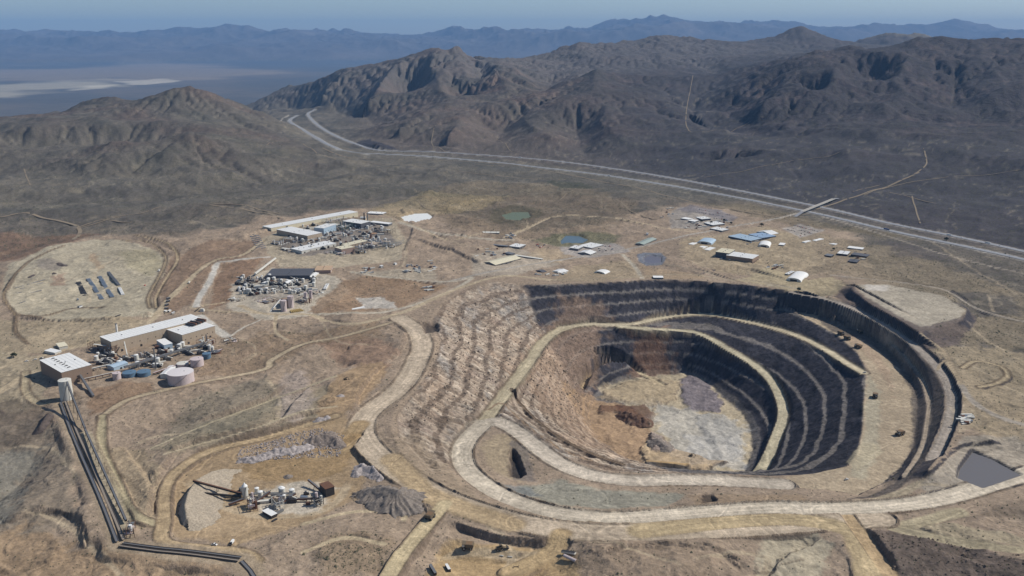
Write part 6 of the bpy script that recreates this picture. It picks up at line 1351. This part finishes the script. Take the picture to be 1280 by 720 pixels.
# ------------------------------------------------------------------ crushing plant in the basin
conveyor('radial_stacker_and_shadow', 'long thin stacking conveyor reaching over the crescent stockpile', (243, 614), (302, 622), 16, 6, 3.0, 2.2, DK, RUST, 'conveyor', 1, leg=DK); conveyor('radial_stacker_and_shadow', 'added dark bar for the shadow of the long stacker at the crescent stockpile', (254, 622), (302, 625), 7, 5, 3.0, 2.0, DK, DK, 'conveyor', 2)  # second, lower bar added where the boom's shadow lies
for (nm, lb, a, b, za, zb) in [('crusher_conveyor', 'conveyor between the white tower and the middle screen', (318, 630), (338, 622), 2, 9), ('crusher_conveyor', 'conveyor between the middle screen and the right crusher', (349, 632), (370, 624), 2, 9), ('crusher_conveyor', 'level conveyor in front of the right crusher', (371, 627), (396, 627), 4, 5), ('crusher_conveyor', 'short conveyor leaning towards the feed hopper', (386, 607), (402, 616), 9, 3), ('crusher_conveyor', 'pale conveyor behind the two screens', (318, 620), (368, 622), 4, 6), ('crusher_conveyor', 'dark short conveyor left of the white tower', (286, 633), (304, 629), 3, 6)]:
    conveyor(nm, lb, a, b, za, zb, 3.2, 2.2, RUST if 'pale' not in lb else OFFW, GRY, 'conveyor', 1)
tank('screen_tower', 'white cone topped tower in the middle of the crushing plant', 307, 623, 4, 19, OFFW, WHITE, 'tower', cone=1.2)
frame('screen_unit', 'rusty screen unit beside the white tower', [(309, 620), (318, 619), (321, 627), (311, 630)], 13, 3, 2, mat=RUST, eq=5, cat='crusher'); frame('screen_unit', 'pale screen unit in the middle of the crushing plant', [(341, 620), (350, 618.5), (353, 626), (343, 630)], 13, 3, 2, mat=OFFW, eq=5, cat='crusher'); frame('screen_unit', 'dark crusher unit at the right of the long conveyors', [(391, 618), (399, 616.5), (403, 623), (393, 627)], 11, 3, 2, mat=DK, eq=5, cat='crusher')
building('primary_crusher', 'dark boxy primary crusher at the right end of the plant', [(401, 604), (411, 601), (417, 608), (405, 612)], 13, DK, RUST, 'flat', doors=1); frame('feed_hopper', 'feed hopper frame on the near side of the primary crusher', [(408, 610), (415, 608.5), (417, 613), (410, 615)], 6, 1, 2, mat=RUST, eq=2, cat='hopper')
building('generator_house', 'white roofed generator container in front of the crushing plant', [(331, 637), (338, 633.5), (343, 643), (336, 646)], 5, DK, WHITE, 'flat', doors=1); put(trailer_box('service_trailer', 'grey service trailer right of the generator container', 'trailer', 12, 3, 3, GRY), 350, 641, 355, 638); put(trailer_box('service_trailer', 'dark flat trailer below the generator container', 'trailer', 9, 2.6, 1.6, DK), 343, 651, 348, 648)
heap('crescent_stockpile', 'crescent shaped grey stockpile under the long stacking conveyor', [(292, 586, 4), (264, 589, 10), (246, 599, 14), (235, 615, 16), (231, 631, 15), (233, 647, 9)], .33, SAND, slope2=1.25, rough=.3, gully=.8)
heap('gravel_cone', 'small grey gravel cone on the bare ground behind the crushing plant', [(360, 593, 4)], .55, GRAVEL, rough=.3)
heap('dump_slope', 'big grey ribbed gravel heap left of the parked haul truck', [(455, 612, 8), (478, 608, 12), (498, 612, 12), (512, 622, 8)], .42, GRAVEL, rough=.7, gully=3.0)
heap('rock_heap', 'grey rubble heap right above the ribbed gravel heap', [(446, 590, 5), (452, 580, 6), (466, 584, 5), (476, 596, 4)], .5, RUBBLE, rough=1.6)
heap('rubble_bank', 'long pale rubble bank along the top of the basin, left part', [(302, 573, 4), (318, 570, 6), (336, 565, 6)], .5, RUBBLE, rough=1.8); heap('rubble_bank', 'long pale rubble bank along the top of the basin, middle part', [(342, 562, 6), (362, 560, 7), (384, 555, 6)], .5, RUBBLE, rough=1.8); heap('rubble_bank', 'darker rubble bank at the right end above the basin', [(392, 545, 6), (412, 541, 7), (424, 552, 6)], .5, heap_mat('brown_rubble', (124, 112, 102), .8, .2), rough=1.8)
heap('rubble_mound', 'rubble mound on the ochre flat beside the haul road', [(425, 493, 5)], .55, RUBBLE, rough=1.2); heap('rubble_mound', 'pale rubble mound below the ochre flat', [(398, 522, 4), (408, 520, 4)], .5, RUBBLE, rough=1.5)
heap('ore_heap', 'brown ore heap on the pit floor', [(782, 514, 5), (795, 518, 7), (806, 522, 5)], .6, heap_mat('brown_ore', (104, 80, 64), .6, .12), rough=1.6); heap('ore_heap', 'grey ore heap in the middle of the pit floor', [(822, 548, 5), (832, 556, 6)], .5, GRAVEL, rough=1.2)
RB = heap_mat('loose_rock', (150, 140, 130), .5)
boulders('loose_rocks', 'loose rocks strewn over the worn west wall of the pit', [(560, 385), (640, 360), (680, 400), (640, 470), (590, 520), (520, 540), (490, 510), (540, 450)], 1500, .6, 1.8, M('wall_stone', (128, 114, 98), .9, 0, .2), 3)
boulders('loose_rocks', 'loose rocks along the rubble banks above the basin', [(295, 580), (300, 560), (400, 535), (430, 545), (425, 570), (340, 575)], 1600, .5, 1.6, RUBBLE, 4)
boulders('loose_rocks', 'broken rock below the junction of the pit ramps', [(690, 420), (740, 415), (735, 480), (720, 530), (690, 530), (650, 495)], 900, .6, 1.8, MATS['wall_stone'], 5)
boulders('loose_rocks', 'dark loose rocks on the slope at the lower right corner', [(1085, 662), (1180, 676), (1290, 700), (1290, 735), (1130, 735)], 260, .5, 1.6, M('brown_stone', (112, 98, 84), .9, 0, .2), 6)
# ------------------------------------------------------------------ laydown yard
def pipes(label, a, b, n, r, mat, seg=5, gap=.8):
    xa, ya, za = hit(*a); xb, yb, zb = hit(*b); L = math.hypot(xb-xa, yb-ya); rz = math.atan2(yb-ya, xb-xa); t = thing('pipe_stack', label, 'pipe stack', ((xa+xb)/2, (ya+yb)/2, (za+zb)/2), rz)
    for s_ in range(seg):
        x0 = -L/2+L*s_/seg+.6; x1 = -L/2+L*(s_+1)/seg-.6; j = random.uniform(-.7, .7)
        for k in range(n):
            y = (k-(n-1)/2)*(2*r+.15)+j; MB().tube((x0, y, r), (x1, y, r), r, 8).build('pipe', mat, t)
    return t
for lb, a, b, n, r, mt, sg in [('shortest and darkest row of pipes in the laydown yard', (97.5, 353.5), (107, 369.5), 5, 1.1, DK, 3), ('grey row of pipes just right of the shortest dark row', (110.5, 348.5), (127.5, 374.5), 5, .9, STEELB, 6), ('grey row of pipes, third from the left, bent in the middle', (124.5, 345.5), (140.5, 372), 5, .9, STEELB, 6), ('rightmost long row of pipes with a rusty far end', (135.5, 340), (149, 357), 4, .9, GRY, 4), ('short bright white row of pipes at the near end of the rightmost row', (149.5, 360), (154, 369), 3, 1.2, WHITE, 1)]: pipes(lb, a, b, n, r, mt, sg)
for i, (a, b) in enumerate([((19, 360.5), (30, 357)), ((25, 361.5), (54, 353.5)), ((16, 367.5), (28, 366)), ((30, 367.5), (53, 363.5)), ((34, 356), (56, 349.5)), ((24, 379.5), (32, 376.5))]): pipes(['short', 'long', 'nearest short', 'nearest long', 'farthest long', 'lone'][i]+' thin pipe line laid flat at the left of the laydown yard', a, b, 2, .6, GRY, 3)
put(trailer_box('storage_container', 'grey container in the yard below the dark row of pipes, upper one', 'container', 12, 3, 2.8, STEELB), 97.5, 375, 100, 379); put(trailer_box('storage_container', 'white container with a dark end in the yard, lower one', 'container', 9, 6, 3, WHITE, GRY), 100, 384, 104, 383)
heap('scrap_heap', 'dark scrap heap in the middle of the laydown yard', [(72, 328.5, 2), (80, 331, 2.2)], .3, DARKR, rough=1.2); heap('scrap_heap', 'dark round heap at the left of the laydown yard', [(37, 345.5, 2), (42, 343, 2)], .35, DARKR, rough=.9); heap('scrap_heap', 'small dark heap beside the reddish patch of the yard', [(67, 340.5, 2.6)], .5, DARKR, rough=.5)
put(semi('white truck with trailer on the bermed track right of the laydown yard', WHITE, WHITE), 199, 339, 203, 332); put(semi('white truck parked beside the road above the mill', WHITE, OFFW), 236.5, 354, 241, 347); put(trailer_box('red_trailer', 'small red trailer at the edge of the laydown yard', 'trailer', 7, 3, 1.6, REDP), 181, 357, 185, 354); put(trailer_box('flatbed_trailer', 'long dark flatbed alone on the ground behind the mill', 'trailer', 20, 2.6, 1.4, DK), 147.5, 395, 154, 392.5)
for i, (px, py) in enumerate([(210, 377.5), (208.5, 382), (208, 386.5), (210.5, 374)]): put(trailer_box('stored_module', 'dark steel module in the short row behind the square mill wing, '+['second from the top', 'third from the top', 'nearest one', 'farthest one'][i], 'module', 9, 5, 4, DK, GRY), px, py, px+4, py-1.5)
for i, (px, py) in enumerate([(207, 390), (212, 389.5), (217, 392)]): put(trailer_box('white_module', 'pale module beside the back wall of the mill, '+['left one', 'middle one', 'right one'][i], 'module', 7, 5, 3.5, OFFW, WHITE), px, py, px+4, py-2)
t = thing('gate_structure', 'white hopper and dark rail where the pale channel meets the mill', 'hopper', hit(253, 389), 0); MB().box(-5, 5, -4, 4, -1, 6, 1.5).build('hopper', OFFW, t); MB().bar((-14, -8, 2), (-12, 22, 2), 1.0, 3).build('rail', DK, t)
# ------------------------------------------------------------------ trucks and cars
ht = haul_truck('haul truck at the road fork in the foreground'); put(ht, 538, 648, 546, 640); ht.scale = (1.4,)*3
pit = [(1051, 418.5, 1056, 421, 'haul truck, highest on the left of the four on the upper haul bench'), (1058.8, 424.5, 1064, 427, 'haul truck second from the left of the four on the upper haul bench'), (1075, 416, 1070, 413.5, 'haul truck near the dark wall of the four on the upper haul bench'), (1072.5, 435, 1066, 433, 'nearest haul truck of the four on the upper haul bench'), (1093.8, 497, 1092, 504, 'lone haul truck halfway along the wide haul bench'), (1124.5, 544, 1119, 545.5, 'haul truck trailing dust lowest on the wide haul bench'), (585, 686, 577, 686, 'dark haul truck parked in the foreground bay, left of the loader')]
for px, py, qx, qy, lb in pit: q = dup(ht, (0, 0, 0), 0, lb, sc=1.4); put(q, px, py, qx, qy)
ld = loader('wheel loader parked in the foreground bay right of the dark truck'); put(ld, 626, 687, 634, 686); ld.scale = (1.5,)*3
ex_ = excavator('small excavator working on the pit floor edge'); put(ex_, 864, 570, 868, 570); q = dup(ex_, (0, 0, 0), 0, 'excavator beside the ridge of dark rock in the ochre flat'); put(q, 432, 475, 440, 476)
pk = car('white pickup where the upper ramp joins the wide haul bench', WHITE); pk.scale = (1.3,)*3; put(pk, 1080.8, 466, 1086, 465.5)
for px, py, qx, qy, lb in [(452, 341.5, 455, 342, 'white pickup on the road fork below the separation plant'), (1058, 600, 1062, 599, 'white pickup parked by the berm at the near end of the haul bench'), (268, 681.5, 272, 682, 'small white pickup beside the ground conveyor in the foreground'), (33, 452, 38, 451, 'pickup farthest left behind the crusher house'), (44, 450, 48, 449, 'pickup second from the left behind the crusher house'), (52, 448, 56, 447, 'pickup nearest the small office left of the crusher house'), (978, 497, 982, 498, 'pickup on the lower ramp of the pit')][:6]: q = dup(pk, (0, 0, 0), 0, lb, sc=1.4); put(q, px, py, qx, qy)
tk = semi('white tank truck parked by the ground conveyor in the foreground', DK, WHITE, L=9); put(tk, 290, 680, 284, 686)
# parked cars
cars = [car('x', m_, 'car') for m_ in (WHITE, SILV, BLUEV, DK, REDP)]; used_c = [False]*5
def park(px, py, lb, grp, rz):
    k = random.randrange(5); x, y, z = hit(px, py)
    if not used_c[k]: o = cars[k]; used_c[k] = True; o.location = (x, y, z); o.rotation_euler = (0, 0, rz); o['label'] = lb; o['group'] = grp
    else: dup(cars[k], (x, y, z), rz, lb, grp, sc=1.35)
for (r0, r1, n) in [((988, 284.5), (1014, 291.5), 14), ((985, 287), (1008, 294), 12), ((993, 281.8), (1022, 289.5), 15), ((996, 293), (1003, 296), 4)]:
    for k in range(n):
        if random.random() < .75: f_ = k/(n-1); park(r0[0]+(r1[0]-r0[0])*f_, r0[1]+(r1[1]-r0[1])*f_, 'small car parked in rows in the fenced lot by the overpass', 'cars parked in the lot by the overpass', 1.2)
for (r0, r1, n) in [((868, 264.5), (908, 271.5), 18), ((872, 261.5), (914, 269.5), 18), ((893, 273), (908, 275), 6)]:
    for k in range(n):
        if random.random() < .7: f_ = k/(n-1); park(r0[0]+(r1[0]-r0[0])*f_, r0[1]+(r1[1]-r0[1])*f_, 'car parked behind the low office complex', 'cars parked behind the office complex', 1.3)
for k in range(12): park(748+random.random()*18, 307+random.random()*7, 'car parked beside the white roofed offices', 'cars parked beside the offices', 1.0)
for k in range(10): park(671+random.random()*10, 305+random.random()*5, 'vehicle parked in the yard right of the paint shop', 'vehicles in the paint shop yard', 1.0)
for k, c in enumerate(cars):
    if not used_c[k]: c.location = hit(760+k*2, 312); c['label'] = 'car parked beside the white roofed offices'; c['group'] = 'cars parked beside the offices'
# highway traffic
def on_hw(o, P, px, rev=False, off=0.0):
    a = np.array([math.atan2(p[0], p[1]) for p in P[:, :2]]); th = math.atan2((px-640)/FPX, cp+(360-270)/FPX*sp); o_ = np.argsort(a)
    x, y = np.interp(th, a[o_], P[o_, 0]), np.interp(th, a[o_], P[o_, 1]); x2, y2 = np.interp(th+.003, a[o_], P[o_, 0]), np.interp(th+.003, a[o_], P[o_, 1])
    rz = math.atan2(y2-y, x2-x); x -= math.sin(rz)*off; y += math.cos(rz)*off; o.location = (x, y, gz(x, y)+.7); o.rotation_euler = (0, 0, rz+(math.pi if rev else 0))
sm = semi('dark blue semi truck on the highway right of the overpass', BLUEV, BLUEV); sm.scale = (1.2,)*3; on_hw(sm, PB, 1110)
sw = semi('white semi truck on the highway above the office complex', WHITE, WHITE); on_hw(sw, PA, 896, True)
for px, P_, rv, lb in [(1240, PA, True, 'white semi truck near the right end of the highway'), (760, PB, False, 'white semi truck on the highway above the scrub bowl'), (1190, PA, True, 'white semi truck on the highway, between the dark blue truck and the picture edge'), (650, PA, True, 'white semi truck small on the distant highway')]: q = dup(sw, (0, 0, 0), 0, lb); on_hw(q, P_, px, rv)
hc = car('x', SILV, 'car'); hc['label'] = 'small car driving on the highway'; hc['group'] = 'cars on the highway'; on_hw(hc, PB, 1080)
for k, px in enumerate((1030, 1160, 1175, 1205, 1222, 1255, 1270, 980, 940, 850, 815, 700, 610, 1140, 1060, 560)):
    q = dup(hc, (0, 0, 0), 0); on_hw(q, PA if k % 2 else PB, px, bool(k % 2), random.uniform(-3, 3))
# foreground bay
put(trailer_box('trailer_shed', 'long shade roofed trailer in the foreground bay, right one of the pair', 'trailer', 17, 3.2, 4, DK, WHITE), 560, 712, 565, 722); put(trailer_box('trailer_shed', 'long dark trailer at the bottom edge, left one of the pair', 'trailer', 17, 3.2, 4, DK, GRY), 541, 714, 547, 724)
pipes('pale large pipe lying in front of the cluttered trailer in the foreground', (704, 698.5), (720, 701), 1, 2.0, PINK, 1); put(trailer_box('flat_trailer', 'cluttered flat trailer beside the large pale pipe', 'trailer', 20, 4, 2.4, OFFW, DK), 711, 691.5, 720, 693)
for i, (a, b) in enumerate([((624, 694), (630, 695.5)), ((634, 696), (641, 696.5))]): pipes(['left', 'right'][i]+' thin pale pipe on the ground below the wheel loader', a, b, 2, .4, OFFW, 1)
t = thing('steel_stand', 'small steel stand lying on the foreground bay floor', 'stand', hit(645, 709)); MB().bar((-3, 0, 1), (3, 0, 1), .6).bar((-3, -2, 0), (-3, 2, 1.6), .4).bar((3, -2, 0), (3, 2, 1.6), .4).build('frame', DK, t)
put(trailer_box('container_office', 'small white box behind the road fork yard', 'container', 7, 6, 5, WHITE), 494, 331, 498, 330); put(trailer_box('container_office', 'white square tent roofed box in the yard below the separation plant', 'container', 8, 8, 6, OFFW, WHITE), 477, 334.5, 481, 333.8)
# yard clutter: flatbeds and boxes
cl = trailer_box('yard_trailer', 'x', 'trailer', 12, 2.8, 2.2, OFFW); cl2 = trailer_box('yard_container', 'x', 'container', 6, 2.6, 2.6, STEELB); cl3 = trailer_box('yard_module', 'x', 'module', 5, 4, 3, RUST)
cl4 = thing('yard_tank', 'x', 'tank', (0, 0, 0)); MB().cyl(0, 0, -.5, 6.5, 2.4, n=12).build('shell', OFFW, cl4, smooth=True); MB().cyl(0, 0, 6.5, 7.2, 2.4, .4, n=12).build('roof', WHITE, cl4)
cl5 = thing('equipment_block', 'x', 'equipment', (0, 0, 0)); MB().box(-3.5, 3.5, -2.2, 2.2, -.5, 3.2).build('housing', DK, cl5); MB().box(-2, .5, -1.2, 1.2, 3.2, 5.6).build('hood', GRY, cl5); MB().tube((.5, 0, 4.4), (6, 0, 1.5), .5, 8).build('pipe', OFFW, cl5)
fu = [0]*5
def clutter(cx, cy, rx, ry, n, lb, grp, rot=.4, dense=False):
    for _ in range(n):
        k = random.choice((0, 1, 2, 3, 3, 4, 4, 4) if dense else (0, 0, 1, 1, 2)); px, py = cx+random.uniform(-rx, rx), cy+random.uniform(-ry, ry); x, y, z = hit(px, py); src = (cl, cl2, cl3, cl4, cl5)[k]; rz = rot+random.uniform(-.5, .5)
        nm = ('flat pale trailer ', 'small grey container ', 'low rusty module ', 'small off-white tank ', 'dark block of equipment ')[k]
        if not fu[k]: fu[k] = 1; src.location = (x, y, z); src.rotation_euler = (0, 0, rz); src['label'] = nm+lb; src['group'] = grp
        else: dup(src, (x, y, z), rz, nm+lb, grp, sc=random.uniform(1.0, 1.9) if dense else random.uniform(.9, 1.3))
clutter(460, 338, 7, 3.5, 12, 'stored at the road fork below the separation plant', 'stored gear at the road fork'); clutter(515, 336, 10, 5, 22, 'stored beside the bare pale patch', 'stored gear beside the bare patch', -.4); clutter(541, 334, 4, 8, 8, 'stored at the right edge of the bare patch', 'stored gear along the fence'); clutter(537, 362, 6, 3, 8, 'stored inside the loop of the haul road', 'stored gear inside the road loop')
clutter(345, 358, 48, 11, 140, 'in the old plant yard', 'clutter of the old plant yard', dense=True); clutter(418, 297, 66, 15, 190, 'between the units of the separation plant', 'clutter inside the separation plant', .3, dense=True); clutter(612, 316, 18, 5, 16, 'in the yard of the cream roofed shop', 'stored gear around the shops'); clutter(640, 296, 8, 4, 14, 'in the yard behind the paint shop', 'stored gear behind the paint shop')
clutter(885, 281, 30, 5, 30, 'between the low offices with the car park', 'gear around the office complex', .3)
clutter(915, 322, 14, 3, 16, 'along the dark walled truck shop', 'gear along the truck shop wall'); clutter(967, 334, 12, 3, 14, 'in the scrap line above the tunnel shed', 'scrap line above the fabric shed', .3); clutter(690, 342, 22, 3, 10, 'on the pit rim', 'gear on the pit rim'); clutter(835, 266, 8, 6, 8, 'left of the office complex', 'gear left of the office complex'); clutter(1070, 322, 14, 5, 10, 'among the houses near the highway', 'clutter around the houses'); clutter(165, 452, 45, 7, 50, 'along the mill pipe racks', 'clutter along the mill pipe racks', .3, dense=True); clutter(232, 439, 36, 5, 30, 'below the square mill wing', 'clutter below the mill wing', .3, dense=True); clutter(940, 304, 8, 3, 6, 'beside the blue roofed shed', 'gear beside the blue roofed shed')
clutter(350, 624, 48, 8, 20, 'around the crushing plant', 'gear around the crushing plant', dense=True); clutter(1208, 525, 8, 6, 24, 'beside the road east of the pit', 'rows of stored gear beside the road east of the pit', .2)
print('objects', time.time()-T0)
# ------------------------------------------------------------------ plants
def blob_mesh(name, r, mat, seed, n=26):
    rd_ = random.Random(seed); v = []; f = []
    for _ in range(n):
        a = rd_.uniform(0, 6.28); e = rd_.uniform(0, 1.45); d = r*rd_.uniform(.5, 1); c = Vector((d*math.cos(a)*math.cos(e), d*math.sin(a)*math.cos(e), r*.25+d*math.sin(e)*.8)); s_ = r*rd_.uniform(.22, .42)
        k = len(v); q = [Vector((rd_.uniform(-1, 1), rd_.uniform(-1, 1), rd_.uniform(-1, 1))).normalized()*s_ for _ in range(3)]
        v += [tuple(c+w_) for w_ in q]; f.append((k, k+1, k+2))
    return v, f
def tree(px, py, h, label, seed, group=None):
    x, y, z = hit(px, py); t = thing('desert_tree', label, 'tree', (x, y, z), 0, group); MB().cyl(0, 0, -.5, h*.5, h*.06, h*.03, n=7).bar((0, 0, h*.3), (h*.25, 0, h*.6), h*.04).bar((0, 0, h*.3), (-h*.2, h*.1, h*.6), h*.04).build('trunk', BARK, t)
    v, f = blob_mesh('crown', h*.55, LEAF, seed, 160); me = bpy.data.meshes.new('crown'); me.from_pydata([(a, b, c+h*.3) for a, b, c in v], [], f); me.materials.append(LEAF); o = bpy.data.objects.new('crown', me); COL.objects.link(o); o.parent = t
tree(17.5, 447, 11, 'dark tree standing alone left of the crusher house', 1); tree(998.4, 364, 10, 'dark tree in front of the big tunnel shaped shed', 2); tree(952, 283, 12, 'dark tree behind the white garage near the overpass', 3); tree(905, 277, 10, 'tree at the right of the office complex', 4); tree(914, 280, 8, 'small tree between the office complex and the road', 5); tree(1042, 313, 9, 'tree left of the white roofed house near the highway', 6); tree(1183, 301, 12, 'dark tree beside the highway at the right', 7)
tree(877, 278, 8, 'tree in the office courtyard, left one', 8); tree(889, 279, 8, 'tree in the office courtyard, right one', 9)
def shrubs():
    """low desert scrub, far too many to count: one mesh of small leafy tufts"""
    r_ = np.random.RandomState(5); N = 90000; th = r_.uniform(-.62, .62, N*4); rr_ = np.exp(r_.uniform(math.log(800), math.log(5200), N*4)); x = rr_*np.sin(th); y = rr_*np.cos(th)
    vg = sample(VEG, x, y); cl_ = fbm(x, y, 160, 3, .6, off=95); keep = (r_.uniform(0, 1, N*4) < vg**1.4*(.3+1.6*np.clip(cl_+.1, 0, 1))); x, y, rr_ = x[keep][:N], y[keep][:N], rr_[keep][:N]; n = len(x); z = sample(H, x, y)
    print('shrubs', n)
    s_ = r_.uniform(.4, 1.15, n)*(1+rr_/5000)*np.where(r_.uniform(0, 1, n) < .06, 1.8, 1); V = np.zeros((n, 5, 3), np.float32); a0 = r_.uniform(0, 6.28, n)
    for k in range(4):
        a = a0+k*1.57; q = s_*r_.uniform(.7, 1.2, n); V[:, k] = np.stack([x+np.cos(a)*q, y+np.sin(a)*q, z+s_*r_.uniform(-.3, .3, n)], 1)
    V[:, 4] = np.stack([x+s_*r_.uniform(-.3, .3, n), y+s_*r_.uniform(-.3, .3, n), z+s_*r_.uniform(.8, 1.4, n)], 1)
    b = (np.arange(n)*5)[:, None, None]; F = np.array([[0, 1, 4], [1, 2, 4], [2, 3, 4], [3, 0, 4]])[None]+b; F = F.reshape(-1, 3)
    me = bpy.data.meshes.new('desert_scrub'); me.vertices.add(n*5); me.vertices.foreach_set('co', V.ravel()); me.loops.add(F.size); me.loops.foreach_set('vertex_index', F.ravel().astype(np.int32)); me.polygons.add(len(F)); me.polygons.foreach_set('loop_start', np.arange(0, F.size, 3, dtype=np.int32)); me.update(); me.validate()
    m, nn, b_ = mk('scrub'); b_.inputs['Base Color'].default_value = (.085, .08, .05, 1); me.materials.append(m); o = bpy.data.objects.new('desert_scrub', me); COL.objects.link(o); o['kind'] = 'stuff'; o['label'] = 'low dark desert scrub dotted over the bare hills and flats'
shrubs()
tot = sum(len(o.data.loop_triangles) if False else sum(1 for _ in ()) for o in [])
print('done', time.time()-T0, 'objects', len(COL.objects))
